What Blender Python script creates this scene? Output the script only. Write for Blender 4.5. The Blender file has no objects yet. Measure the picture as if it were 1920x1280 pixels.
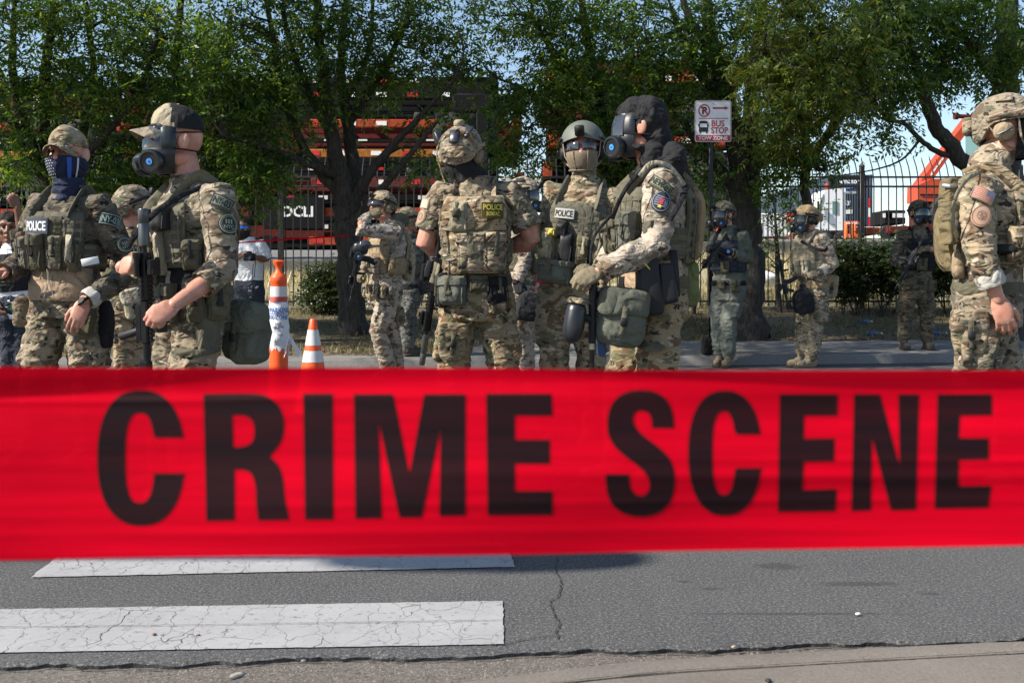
import bpy, bmesh, math, random
import numpy as np
from mathutils import Vector, Matrix, geometry
C = bpy.context.scene.collection
SC = bpy.context.scene
rad = math.radians
# ---------------------------------------------------------------- camera, sky, sun, exposure
F, CX, HY, HC = 2000.0, 960.0, 525.0, 1.0          # focal length in photo pixels, principal column, horizon row, eye height
cd = bpy.data.cameras.new('camera'); cam = bpy.data.objects.new('camera', cd); C.objects.link(cam)
cd.sensor_width = 36; cd.lens = 37.5; cd.shift_y = -115/1920; cd.clip_start = 0.02; cd.clip_end = 3000
cam.location = (0, 0, HC); cam.rotation_euler = (rad(90), 0, 0)
cd.dof.use_dof = True; cd.dof.focus_distance = 5.9; cd.dof.aperture_fstop = 15
SC.camera = cam
wd = bpy.data.worlds.new('World'); SC.world = wd; wd.use_nodes = True
nt = wd.node_tree; bg = nt.nodes['Background']
sky = nt.nodes.new('ShaderNodeTexSky'); sky.sky_type = 'NISHITA'; sky.sun_disc = False
SUN_EL, SUN_AZ = 40.0, 20.0                         # degrees above the horizon, degrees from screen-left towards the camera side
ts = Vector((-math.cos(rad(SUN_EL))*math.cos(rad(SUN_AZ)), -math.cos(rad(SUN_EL))*math.sin(rad(SUN_AZ)), math.sin(rad(SUN_EL))))
sky.sun_elevation = rad(SUN_EL); sky.sun_rotation = math.atan2(ts.x, ts.y) % (2*math.pi)
sky.air_density = 1.0; sky.dust_density = 0.4; sky.ozone_density = 1.0
nt.links.new(sky.outputs[0], bg.inputs[0]); bg.inputs[1].default_value = 0.10
sd = bpy.data.lights.new('sun', 'SUN'); sd.energy = 5.0; sd.angle = rad(0.53); sd.color = (1.0, 0.925, 0.81)
so = bpy.data.objects.new('sun', sd); C.objects.link(so); so.rotation_euler = ts.to_track_quat('Z', 'Y').to_euler()
so.location = (-20, -8, 20)
SC.view_settings.view_transform = 'Standard'; SC.view_settings.look = 'None'
SC.view_settings.exposure = 0.86; SC.view_settings.gamma = 1; SC.view_settings.use_curve_mapping = False
# ---------------------------------------------------------------- helpers
def W(px, py, d):
    """the place at distance d metres that a sight line through photo position (px, py) meets"""
    return Vector(((px-CX)/F*d, d, HC-(py-HY)/F*d))
def tag(o, label=None, cat=None, group=None, kind=None):
    if label: o['label'] = label
    if cat: o['category'] = cat
    if group: o['group'] = group
    if kind: o['kind'] = kind
    return o
def root(name, loc, label, cat, group=None):
    o = bpy.data.objects.new(name, None); o.empty_display_size = .1; C.objects.link(o); o.location = loc
    return tag(o, label, cat, group)
def basis(x, y, z):
    return Matrix((x, y, z)).transposed()
def rotm(rx=0, ry=0, rz=0):
    from mathutils import Euler
    return Euler((rad(rx), rad(ry), rad(rz))).to_matrix()
def worg(o):
    p = Vector((0, 0, 0))
    while o: p += o.location; o = o.parent
    return p
class MB:
    """collects shapes into ONE mesh"""
    def __init__(s): s.V = []; s.n = 0; s.Fc = []; s.M = []
    def add(s, V, Fs, m=0):
        V = np.asarray(V, float).reshape(-1, 3); o = s.n
        s.V.append(V); s.n += len(V)
        for f in Fs: s.Fc.append([i+o for i in f]); s.M.append(m)
        return s
    def grid(s, G, m=0, cu=False, cv=False, capu=False):
        G = np.asarray(G, float); a, b = G.shape[:2]; Fs = []
        for i in range(a if cu else a-1):
            for j in range(b if cv else b-1):
                i2, j2 = (i+1) % a, (j+1) % b
                Fs.append([i*b+j, i2*b+j, i2*b+j2, i*b+j2])
        if capu: Fs += [list(range(b)), list(range((a-1)*b, a*b))[::-1]]
        return s.add(G.reshape(-1, 3), Fs, m)
    def box(s, c, sz, R=None, b=0., m=0):
        h = np.array(sz, float)/2; b = min(b, min(h)*.9)
        vs = []; idx = {}
        if b <= 0:
            for i, sg in enumerate([(x, y, z) for x in (-1, 1) for y in (-1, 1) for z in (-1, 1)]): vs.append(h*sg)
            Fs = [[0, 1, 3, 2], [4, 6, 7, 5], [0, 4, 5, 1], [2, 3, 7, 6], [0, 2, 6, 4], [1, 5, 7, 3]]
        else:
            Fs = []
            for sx in (-1, 1):
                for sy in (-1, 1):
                    for sz_ in (-1, 1):
                        sg = np.array((sx, sy, sz_))
                        for k in range(3):
                            q = (h-b)*sg; q[k] = h[k]*sg[k]; idx[(sx, sy, sz_, k)] = len(vs); vs.append(q)
            for k in range(3):
                u, v = (k+1) % 3, (k+2) % 3
                for sg in (-1, 1):
                    f = []
                    for a_, b_ in ((-1, -1), (1, -1), (1, 1), (-1, 1)):
                        t = [0, 0, 0]; t[k] = sg; t[u] = a_; t[v] = b_; f.append(idx[(*t, k)])
                    Fs.append(f if sg > 0 else f[::-1])
                for a_ in (-1, 1):
                    for b_ in (-1, 1):
                        f = []
                        for sg, kk in ((-1, u), (-1, v), (1, v), (1, u)):
                            t = [0, 0, 0]; t[k] = sg; t[u] = a_; t[v] = b_; f.append(idx[(*t, kk)])
                        Fs.append(f if a_*b_ > 0 else f[::-1])
            for sx in (-1, 1):
                for sy in (-1, 1):
                    for sz_ in (-1, 1):
                        f = [idx[(sx, sy, sz_, k)] for k in range(3)]; Fs.append(f if sx*sy*sz_ > 0 else f[::-1])
        V = np.array(vs)
        if R is not None: V = V @ np.array(R).T
        return s.add(V+np.array(c), Fs, m)
    def ell(s, c, r, R=None, nu=16, nv=10, e=(1, 1), m=0):
        V = []
        sp = lambda x, p: math.copysign(abs(x)**p, x)
        for j in range(nv+1):
            ph = -math.pi/2+math.pi*j/nv
            for i in range(nu):
                th = 2*math.pi*i/nu
                V.append((r[0]*sp(math.cos(ph), e[0])*sp(math.cos(th), e[1]), r[1]*sp(math.cos(ph), e[0])*sp(math.sin(th), e[1]), r[2]*sp(math.sin(ph), e[0])))
        V = np.array(V)
        if R is not None: V = V @ np.array(R).T
        return s.grid((V+np.array(c)).reshape(nv+1, nu, 3), m, cv=True)
    def bag(s, c, sz, R=None, e=.45, m=0, nu=20, nv=12): return s.ell(c, np.array(sz)/2, R, nu, nv, (e, e), m)
    def tube(s, P, R, n=10, m=0, rnd=True, up=None, cap=True):
        P = [Vector(p) for p in P]; k = len(P)
        if not isinstance(R, (list, tuple, np.ndarray)): R = [R]*k
        R = [r if isinstance(r, (tuple, list)) else (r, r) for r in R]
        T = []
        for i in range(k):
            t = (P[min(i+1, k-1)]-P[max(i-1, 0)]); T.append(t.normalized() if t.length > 1e-9 else Vector((0, 0, 1)))
        u = Vector(up) if up is not None else (Vector((0, 0, 1)) if abs(T[0].z) < .9 else Vector((1, 0, 0)))
        rings = []
        def ring(p, t, ra, rb):
            nonlocal u
            u = (u-t*u.dot(t)); u = u.normalized() if u.length > 1e-6 else t.orthogonal().normalized()
            w = t.cross(u)
            rings.append([p+u*(ra*math.cos(2*math.pi*i/n))+w*(rb*math.sin(2*math.pi*i/n)) for i in range(n)])
        if rnd:
            for a in (80, 50, 25):
                q = min(R[0]); ring(P[0]-T[0]*q*math.sin(rad(a)), T[0], R[0][0]*math.cos(rad(a)), R[0][1]*math.cos(rad(a)))
        for i in range(k): ring(P[i], T[i], *R[i])
        if rnd:
            for a in (25, 50, 80):
                q = min(R[-1]); ring(P[-1]+T[-1]*q*math.sin(rad(a)), T[-1], R[-1][0]*math.cos(rad(a)), R[-1][1]*math.cos(rad(a)))
        return s.grid(np.array(rings), m, cv=True, capu=cap)
    def lathe(s, prof, c=(0, 0, 0), R=None, n=20, m=0, cap=True):
        V = np.array([[(r*math.cos(2*math.pi*i/n), r*math.sin(2*math.pi*i/n), z) for i in range(n)] for r, z in prof])
        if R is not None: V = V @ np.array(R).T
        return s.grid(V+np.array(c), m, cv=True, capu=cap)
    def cyl(s, p0, p1, r, n=14, m=0, r1=None):
        return s.tube([p0, p1], [r, r if r1 is None else r1], n, m, rnd=False)
    def map(s, fn):
        s.V = [fn(np.concatenate(s.V))] if s.V else []
        return s
    def data(s): return np.concatenate(s.V)
    def build(s, name, mats, parent=None, smooth=40, cat=None, label=None, group=None, kind=None, loc=None):
        me = bpy.data.meshes.new(name); o = bpy.data.objects.new(name, me); C.objects.link(o)
        V = s.data()
        if parent is not None:
            o.parent = parent; V = V-np.array(worg(parent))
        elif loc is not None:
            o.location = loc; V = V-np.array(loc)
        me.from_pydata(V.tolist(), [], s.Fc)
        if not isinstance(mats, (list, tuple)): mats = [mats]
        for mt in mats: me.materials.append(mt)
        if len(mats) > 1: me.polygons.foreach_set('material_index', s.M)
        if smooth:
            me.polygons.foreach_set('use_smooth', [True]*len(me.polygons)); me.set_sharp_from_angle(angle=rad(smooth))
        me.update()
        return tag(o, label, cat, group, kind)
def fastmesh(name, V, Fq, mat, parent=None, smooth=False):
    """numpy arrays -> mesh (all faces with the same number of corners)"""
    me = bpy.data.meshes.new(name); o = bpy.data.objects.new(name, me); C.objects.link(o)
    if parent is not None: o.parent = parent; V = V-np.array(worg(parent))
    k = Fq.shape[1]
    me.vertices.add(len(V)); me.vertices.foreach_set('co', np.ascontiguousarray(V, np.float32).ravel())
    me.loops.add(Fq.size); me.loops.foreach_set('vertex_index', np.ascontiguousarray(Fq, np.int32).ravel())
    me.polygons.add(len(Fq)); me.polygons.foreach_set('loop_start', np.arange(0, Fq.size, k, dtype=np.int32))
    me.update(calc_edges=True); me.validate()
    if smooth: me.polygons.foreach_set('use_smooth', [True]*len(me.polygons))
    me.materials.append(mat)
    return o
def copy_tree(o, parent=None):
    c = o.copy(); C.objects.link(c)
    if parent is not None: c.parent = parent
    for ch in list(o.children): copy_tree(ch, c)
    return c
# numpy value noise
_rs = np.random.RandomState(7); _tab = _rs.rand(4096)
def vnoise(P, seed=0):
    P = np.asarray(P, float); I = np.floor(P).astype(np.int64); f = P-I; f = f*f*(3-2*f)
    def h(x, y, z): return _tab[(x*73856093 ^ y*19349663 ^ z*83492791 ^ (seed*2654435761)) & 4095]
    x, y, z = I.T; fx, fy, fz = f.T
    c = lambda a, b, t: a+(b-a)*t
    return c(c(c(h(x, y, z), h(x+1, y, z), fx), c(h(x, y+1, z), h(x+1, y+1, z), fx), fy),
             c(c(h(x, y, z+1), h(x+1, y, z+1), fx), c(h(x, y+1, z+1), h(x+1, y+1, z+1), fx), fy), fz)
def remesh(mb, voxel, it=3):
    """one continuous surface round everything in mb -> (verts, faces, normals)"""
    o = mb.build('tmp', [], smooth=0)
    md = o.modifiers.new('r', 'REMESH'); md.mode = 'VOXEL'; md.voxel_size = voxel
    if it: sm = o.modifiers.new('s', 'SMOOTH'); sm.factor = .5; sm.iterations = it
    dg = bpy.context.evaluated_depsgraph_get(); ev = o.evaluated_get(dg); me = ev.to_mesh()
    n = len(me.vertices); V = np.empty(n*3, np.float32); N = np.empty(n*3, np.float32)
    me.vertices.foreach_get('co', V); me.vertices.foreach_get('normal', N)
    L = np.empty(len(me.loops), np.int32); me.loops.foreach_get('vertex_index', L)
    ls = np.empty(len(me.polygons), np.int32); me.polygons.foreach_get('loop_total', ls)
    Fq = L.reshape(-1, 4) if (ls == 4).all() else np.array([[*p.vertices] for p in me.polygons if len(p.vertices) == 4])
    ev.to_mesh_clear(); m0 = o.data; bpy.data.objects.remove(o); bpy.data.meshes.remove(m0)
    return V.reshape(-1, 3).astype(float), Fq.copy(), N.reshape(-1, 3).astype(float)
def wrinkle(V, N, amp, seed, sc=1.):
    Q = V*np.array((9, 9, 15.))*sc+seed*3.1
    w = np.stack([vnoise(Q*.6, 1), vnoise(Q*.6+9, 2), vnoise(Q*.6+5, 3)], 1)
    a = 1-np.abs(2*vnoise(Q+w*2.2, 4)-1); b = 1-np.abs(2*vnoise(Q*2.1+w*2.6, 5)-1); c = 1-np.abs(2*vnoise(Q*4.3+w*2.6, 6)-1)
    return V+N*(amp*((a**2-.35)+.5*(b**2-.35)+.18*(c**2-.35)))[:, None]
_tx = {}
def text2d(st, bold=.0, lh=1.):
    """flat lettering -> (verts in xy centred on 0 with cap height 1, faces)"""
    key = (st, bold)
    if key not in _tx:
        cu = bpy.data.curves.new('t', 'FONT'); cu.body = st; cu.size = 1; cu.align_x = 'CENTER'; cu.align_y = 'CENTER'; cu.offset = bold; cu.resolution_u = 3
        cu.space_line = lh; cu.fill_mode = 'FRONT'
        o = bpy.data.objects.new('t', cu); C.objects.link(o)
        dg = bpy.context.evaluated_depsgraph_get(); me = o.evaluated_get(dg).to_mesh()
        V = np.array([v.co[:] for v in me.vertices]); Fs = [list(p.vertices) for p in me.polygons]
        o.evaluated_get(dg).to_mesh_clear(); bpy.data.objects.remove(o); bpy.data.curves.remove(cu)
        lo, hi = V.min(0), V.max(0); V[:, :2] -= ((lo+hi)/2)[:2]
        _tx[key] = (V, Fs, hi-lo)
    return _tx[key]
def put_text(mb, st, fn, cx, cy, w=None, h=None, m=0, bold=.01):
    """letters fitted to w x h, mapped on a surface by fn(x, y)"""
    V, Fs, sz = text2d(st, bold)
    kx = w/sz[0] if w else h/sz[1]; ky = h/sz[1] if h else kx
    mb.add([fn(cx+v[0]*kx, cy+v[1]*ky) for v in V], Fs, m)
def poly(mb, pts, fn, holes=(), m=0):
    loops = [[Vector((p[0], p[1], 0)) for p in l] for l in (pts, *holes)]
    tr = geometry.tessellate_polygon(loops); flat = [p for l in loops for p in l]
    mb.add([fn(p.x, p.y) for p in flat], [list(t) for t in tr], m)
# ---------------------------------------------------------------- materials
def new_mat(name):
    m = bpy.data.materials.new(name); m.use_nodes = True
    return m, m.node_tree, m.node_tree.nodes['Principled BSDF']
def nd(t, typ, **kw):
    n = t.nodes.new('ShaderNode'+typ)
    for k, v in kw.items():
        if k.startswith('i_'): n.inputs[int(k[2:]) if k[2:].isdigit() else k[2:].replace('_', ' ')].default_value = v
        else: setattr(n, k, v)
    return n
def mixc(t, fac, a, b, blend='MIX'):
    n = t.nodes.new('ShaderNodeMix'); n.data_type = 'RGBA'; n.blend_type = blend
    for i, x in ((0, fac), (6, a), (7, b)):
        if hasattr(x, 'is_linked'): t.links.new(x, n.inputs[i])
        elif i == 0: n.inputs[0].default_value = x
        else: n.inputs[i].default_value = (*x[:3], 1)
    return n.outputs[2]
def ramp(t, x, p0, p1, v0=0., v1=1.):
    n = t.nodes.new('ShaderNodeMapRange'); t.links.new(x, n.inputs[0])
    for i, v in enumerate((p0, p1, v0, v1)): n.inputs[i+1].default_value = v
    return n.outputs[0]
def noise_(t, vec, scale, det=2., rough=.5, dist=0.):
    n = t.nodes.new('ShaderNodeTexNoise'); n.inputs['Scale'].default_value = scale; n.inputs['Detail'].default_value = det
    n.inputs['Roughness'].default_value = rough; n.inputs['Distortion'].default_value = dist
    if vec is not None: t.links.new(vec, n.inputs['Vector'])
    return n.outputs[0]
def coords(t, scale=(1, 1, 1), rnd=True, rot=(0, 0, 0)):
    tc = t.nodes.new('ShaderNodeTexCoord'); mp = t.nodes.new('ShaderNodeMapping'); mp.inputs['Scale'].default_value = scale
    mp.inputs['Rotation'].default_value = rot
    t.links.new(tc.outputs['Object'], mp.inputs[0])
    if rnd:
        oi = t.nodes.new('ShaderNodeObjectInfo'); mu = nd(t, 'VectorMath', operation='SCALE'); mu.inputs[3].default_value = 37.
        cx = t.nodes.new('ShaderNodeCombineXYZ'); t.links.new(oi.outputs['Random'], cx.inputs[0]); t.links.new(oi.outputs['Random'], cx.inputs[1])
        t.links.new(cx.outputs[0], mu.inputs[0]); t.links.new(mu.outputs[0], mp.inputs['Location'])
    return mp.outputs[0]
def bump(t, b, h, strength=.3, dist=.01):
    n = t.nodes.new('ShaderNodeBump'); n.inputs['Strength'].default_value = strength; n.inputs['Distance'].default_value = dist
    t.links.new(h, n.inputs['Height']); t.links.new(n.outputs[0], b.inputs['Normal'])
_mc = {}
def plain(name, col, rough=.6, var=.15, metal=0., sc=12., bmp=0., spec=None):
    """a single-colour material with a little uneven wear"""
    if name in _mc: return _mc[name]
    m, t, b = new_mat(name); v = coords(t)
    n = noise_(t, v, sc, 4, .6)
    c = mixc(t, ramp(t, n, .3, .7), [x*(1-var) for x in col], [min(1, x*(1+var)) for x in col])
    t.links.new(c, b.inputs['Base Color']); b.inputs['Roughness'].default_value = rough; b.inputs['Metallic'].default_value = metal
    t.links.new(ramp(t, n, .3, .7, rough*.85, min(1, rough*1.15)), b.inputs['Roughness'])
    if spec is not None: b.inputs['Specular IOR Level'].default_value = spec
    if bmp: bump(t, b, noise_(t, v, sc*8, 3, .6), bmp, .004)
    _mc[name] = m
    return m
def folds(t, b, v, sc, st):
    """creases in cloth: sharp ridged folds under a fine weave"""
    n = nd(t, 'Math', operation='SUBTRACT'); t.links.new(noise_(t, v, 7.5, 2.5, .55, .6), n.inputs[0]); n.inputs[1].default_value = .5
    a = nd(t, 'Math', operation='ABSOLUTE'); t.links.new(n.outputs[0], a.inputs[0])
    b1 = nd(t, 'Bump'); b1.inputs['Strength'].default_value = .75; b1.inputs['Distance'].default_value = .09; t.links.new(ramp(t, a.outputs[0], 0, .22), b1.inputs['Height']) if False else t.links.new(a.outputs[0], b1.inputs['Height'])
    b2 = nd(t, 'Bump'); b2.inputs['Strength'].default_value = st; b2.inputs['Distance'].default_value = .006; t.links.new(noise_(t, v, sc, 4, .6), b2.inputs['Height']); t.links.new(b1.outputs[0], b2.inputs['Normal']); t.links.new(b2.outputs[0], b.inputs['Normal'])
def fade(t, c):
    """every garment has faded a little differently"""
    oi = nd(t, 'ObjectInfo'); h = nd(t, 'HueSaturation'); t.links.new(c, h.inputs['Color']); t.links.new(ramp(t, oi.outputs['Random'], 0, 1, .82, 1.2), h.inputs['Value'])
    m7 = nd(t, 'Math', operation='FRACT'); m8 = nd(t, 'Math', operation='MULTIPLY'); t.links.new(oi.outputs['Random'], m8.inputs[0]); m8.inputs[1].default_value = 7.13; t.links.new(m8.outputs[0], m7.inputs[0]); t.links.new(ramp(t, m7.outputs[0], 0, 1, .8, 1.12), h.inputs['Saturation'])
    return h.outputs[0]
def camo(name, base, base2, green, brown, dark, cream, sc=1.):
    m, t, b = new_mat(name); v = coords(t, (sc, sc, 1.75*sc))
    dn = t.nodes.new('ShaderNodeTexNoise'); dn.inputs['Scale'].default_value = 14; dn.inputs['Detail'].default_value = 2; t.links.new(v, dn.inputs[0])
    av = nd(t, 'VectorMath', operation='MULTIPLY_ADD'); av.inputs[1].default_value = (.05, .05, .05); t.links.new(dn.outputs[1], av.inputs[0]); t.links.new(v, av.inputs[2])
    q = av.outputs[0]
    def off(k):
        a = nd(t, 'VectorMath', operation='ADD'); a.inputs[1].default_value = (k, k*1.7, -k); t.links.new(q, a.inputs[0]); return a.outputs[0]
    c = mixc(t, ramp(t, noise_(t, q, 5, 1), .38, .62), base, base2)
    c = mixc(t, ramp(t, noise_(t, off(3), 9, 2), .54, .585), c, green)
    c = mixc(t, ramp(t, noise_(t, off(7), 11, 2.5), .56, .58), c, brown)
    c = mixc(t, ramp(t, noise_(t, off(11), 20, 2), .625, .64), c, dark)
    c = mixc(t, ramp(t, noise_(t, off(17), 22, 2), .635, .65), c, cream)
    c = fade(t, c); f = noise_(t, v, 6, 4, .6); c = mixc(t, ramp(t, f, .35, .7, 0, .25), c, (.05, .045, .035), 'MIX')
    t.links.new(c, b.inputs['Base Color']); b.inputs['Roughness'].default_value = .92; b.inputs['Specular IOR Level'].default_value = .25
    folds(t, b, v, 28, .35)
    b.inputs['Sheen Weight'].default_value = .08
    return m
def fabric(name, col, var=.2, bm=.4, rough=.9):
    if name in _mc: return _mc[name]
    m, t, b = new_mat(name); v = coords(t); n = noise_(t, v, 9, 5, .65)
    c = mixc(t, ramp(t, n, .3, .7), [x*(1-var) for x in col], [x*(1+var) for x in col])
    c = mixc(t, ramp(t, noise_(t, v, 60, 3), .45, .65, 0, .25), c, [min(1, x*1.5) for x in col]); c = fade(t, c)
    t.links.new(c, b.inputs['Base Color']); b.inputs['Roughness'].default_value = rough; b.inputs['Specular IOR Level'].default_value = .25
    folds(t, b, v, 35, bm); _mc[name] = m
    return m
def skin_mat(name, col):
    m, t, b = new_mat(name); v = coords(t); n = noise_(t, v, 26, 5, .65)
    c = mixc(t, ramp(t, n, .3, .72), [col[0]*.74, col[1]*.56, col[2]*.50], [col[0]*1.12, col[1]*1.1, col[2]*1.08]); c = mixc(t, ramp(t, noise_(t, v, 9, 3, .6), .45, .7, 0, .45), c, [col[0]*.95, col[1]*.56, col[2]*.50])
    t.links.new(c, b.inputs['Base Color']); b.inputs['Roughness'].default_value = .5
    b.inputs['Subsurface Weight'].default_value = .12; b.inputs['Subsurface Radius'].default_value = (.012, .004, .002); b.inputs['Subsurface Scale'].default_value = .6
    bump(t, b, noise_(t, v, 190, 3), .15, .002)
    return m
MULTI = camo('camouflage_cloth', (.315, .245, .160), (.245, .195, .125), (.128, .120, .072), (.135, .088, .052), (.034, .025, .018), (.40, .34, .255))
MULTI_D = camo('camouflage_cloth_muted', (.18, .14, .095), (.125, .108, .073), (.072, .076, .047), (.065, .042, .028), (.02, .016, .013), (.23, .20, .16))
ARID = camo('camouflage_cloth_sandy', (.45, .37, .285), (.39, .32, .245), (.23, .195, .145), (.19, .13, .095), (.07, .05, .038), (.42, .37, .31))
ARID_M = camo('camouflage_cloth_sandy_muted', (.36, .29, .215), (.30, .24, .175), (.20, .175, .12), (.16, .11, .075), (.055, .04, .03), (.42, .36, .28))
DIGI = camo('camouflage_cloth_grey', (.16, .16, .14), (.12, .125, .12), (.075, .085, .075), (.06, .055, .05), (.03, .03, .035), (.26, .26, .24), 1.7)
OLIVE = fabric('olive_nylon', (.088, .080, .052)); RANGER = fabric('ranger_green_nylon', (.112, .103, .073)); COYOTE = fabric('coyote_nylon', (.24, .18, .11))
KHAKI = fabric('khaki_webbing', (.30, .26, .18)); GREYGREEN = fabric('grey_green_canvas', (.10, .105, .082), bm=.7); BLACKCLOTH = fabric('black_cloth', (.014, .014, .016), bm=.7)
OLIVECLOTH = fabric('olive_drab_cloth', (.13, .14, .10)); TANSHIRT = fabric('tan_undershirt', (.30, .215, .14)); WHITECLOTH = fabric('white_cotton', (.66, .67, .70), .06); NAVY = fabric('dark_denim', (.028, .032, .045))
GREYPANT = fabric('grey_green_trouser_cloth', (.115, .125, .108)); CUFF = fabric('pale_cuff_lining', (.36, .345, .31), .12)
RUBBER = plain('black_rubber', (.012, .014, .018), .38, .2, bmp=.1); BLACK = plain('black_metal', (.016, .017, .02), .34, .25, .6, bmp=.1); POLY = plain('black_polymer', (.014, .014, .016), .55, .2, spec=.3)
GREYMET = plain('grey_gun_metal', (.09, .095, .10), .36, .2, .7); HELM = plain('ranger_green_helmet_shell', (.105, .115, .095), .62, .12, bmp=.2); SOLE = plain('boot_sole_rubber', (.05, .042, .032), .8)
BOOT = fabric('tan_suede', (.25, .19, .12)); BOOTDK = fabric('dark_suede', (.07, .06, .05)); BLUEDISC = plain('blue_filter_label', (.05, .28, .75), .4, .05)
BLUEGLASS = plain('mirrored_blue_lens', (.03, .20, .70), .12, .3, .5); LETTER_W = plain('white_lettering', (.72, .72, .72), .7, .05); LETTER_K = plain('black_lettering', (.012, .012, .012), .7, .05)
LETTER_Y = plain('yellow_lettering', (.62, .52, .08), .7, .05); PATCHOLIVE = plain('olive_patch_backing', (.20, .21, .13), .9, .1); PATCHDK = plain('dark_patch_backing', (.018, .02, .022), .9, .1); PATCHTAN = plain('tan_patch_backing', (.34, .24, .17), .9, .1)
PATCHBR = plain('brown_patch_thread', (.15, .085, .06), .9, .1); RED_T = plain('red_thread', (.42, .04, .07), .9, .1); PALE_T = plain('pale_green_thread', (.26, .29, .22), .9, .1); NAVY_T = plain('navy_thread', (.05, .08, .18), .9, .1)
SKIN = skin_mat('fair_skin', (.52, .29, .215)); SKIN_DK = skin_mat('brown_skin', (.20, .11, .07)); EYE = plain('dark_eye', (.02, .015, .012), .2); HAIR = fabric('dark_hair', (.02, .015, .012), bm=1.)
GLOVE_T = fabric('tan_glove_cloth', (.17, .14, .09)); GLOVE_K = fabric('black_glove_cloth', (.02, .02, .022))
def glassy(name, col, rough=.05, alpha=.35):
    m, t, b = new_mat(name); g = nd(t, 'BsdfGlossy'); g.inputs['Roughness'].default_value = rough; g.inputs[0].default_value = (.8, .85, .9, 1)
    tr = nd(t, 'BsdfTransparent'); tr.inputs[0].default_value = (*col, 1); fr = nd(t, 'LayerWeight'); fr.inputs[0].default_value = .12
    mx = nd(t, 'MixShader'); t.links.new(ramp(t, fr.outputs[1], 0, 1, alpha*.10, .8), mx.inputs[0]); t.links.new(tr.outputs[0], mx.inputs[1]); t.links.new(g.outputs[0], mx.inputs[2])
    t.links.new(mx.outputs[0], t.nodes['Material Output'].inputs[0])
    return m
VISOR = glassy('clear_visor', (.55, .6, .62)); DARKVISOR = plain('smoked_visor', (.03, .035, .045), .08, .1, 0, spec=.8)
# ================================================================ THE SETTING
def ground_mat(name, c0, c1, speck, rough=.92, sc=1., bm=.5, patch=.35, spots=(), grain=1.):
    m, t, b = new_mat(name); v = coords(t, (sc, sc, sc), rnd=False)
    c = mixc(t, ramp(t, noise_(t, v, 1.3, 5, .6), .35, .65), c0, c1)
    c = mixc(t, ramp(t, noise_(t, v, 105, 3, .8), .50, .68, 0, .9*grain), c, speck)
    c = mixc(t, ramp(t, noise_(t, v, 85, 3, .8), .34, .48, .8*grain, 0), c, [x*.35 for x in c0])
    c = mixc(t, ramp(t, noise_(t, v, .55, 4, .7), .55, .75, 0, patch), c, [x*.55 for x in c0])
    for sx, sy, sw, sh in spots:                    # soft-edged oil stains
        a = nd(t, 'VectorMath', operation='SUBTRACT'); a.inputs[1].default_value = (sx, sy, 0); t.links.new(v, a.inputs[0])
        q = nd(t, 'VectorMath', operation='MULTIPLY'); q.inputs[1].default_value = (1/sw, 1/sh, 0); t.links.new(a.outputs[0], q.inputs[0])
        l = nd(t, 'VectorMath', operation='LENGTH'); t.links.new(q.outputs[0], l.inputs[0]); dn_ = nd(t, 'Math', operation='ADD'); t.links.new(l.outputs['Value'], dn_.inputs[0]); t.links.new(ramp(t, noise_(t, v, 22, 4, .7), .3, .7, -.35, .35), dn_.inputs[1])
        c = mixc(t, ramp(t, dn_.outputs[0], .55, 1.15, .55, 0), c, [x*.45 for x in c0])
    t.links.new(c, b.inputs['Base Color']); b.inputs['Roughness'].default_value = rough; b.inputs['Specular IOR Level'].default_value = .3
    bump(t, b, noise_(t, v, 120, 4, .75), bm, .008)
    return m
_g = lambda x, y: (W(x, y, F/(y-HY)).x, F/(y-HY))
ASPH = ground_mat('asphalt', (.068, .068, .070), (.084, .084, .085), (.24, .24, .237), bm=.9, spots=[(*_g(x, y), w, h) for x, y, w, h in ((1458, 1061, .085, .05), (1605, 1094, .16, .03), (1745, 1113, .04, .02), (1335, 1103, .04, .02), (1285, 1090, .025, .014), (1500, 1150, .35, .012))])
CONC = ground_mat('worn_concrete', (.135, .118, .102), (.175, .155, .135), (.28, .255, .22), bm=.35, grain=.4)
GUTT = ground_mat('dirty_gutter_concrete', (.098, .086, .076), (.125, .112, .10), (.25, .225, .20), bm=.45)
FARC = ground_mat('pavement_concrete', (.17, .163, .155), (.21, .20, .19), (.28, .265, .25), bm=.3)
def lerp(a, b, t): return a+(b-a)*t
def interp(x, xs, ys): return float(np.interp(x, xs, ys))
# heights and lines of the far side of the road
kerb_y = lambda X: 12.16+.147*X
def verge_y(X): return interp(X, (-30, -.9, -.2, 30), (9.2, 12.62, 14.35, 17.2))
def ground_z(X, d):
    k, b = kerb_y(X), verge_y(X)
    if d < k: return 0.
    if d < b: return .11+.03*(d-k)
    zb = .11+.03*(b-k)
    if d <= 18.2: return zb+(d-b)*(.52-zb)/(18.2-b)
    zt = interp(X, (-12, -3, 4, 12), (1.05, 1.08, 1.5, 1.6))
    if d <= 23.4: return lerp(.52, zt, (d-18.2)/5.2)
    return zt
edge_y = lambda X: 2.868+.079*X+.012*math.sin(X*9)+.006*math.sin(X*31+1)
rnd = random.Random(3)
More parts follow.
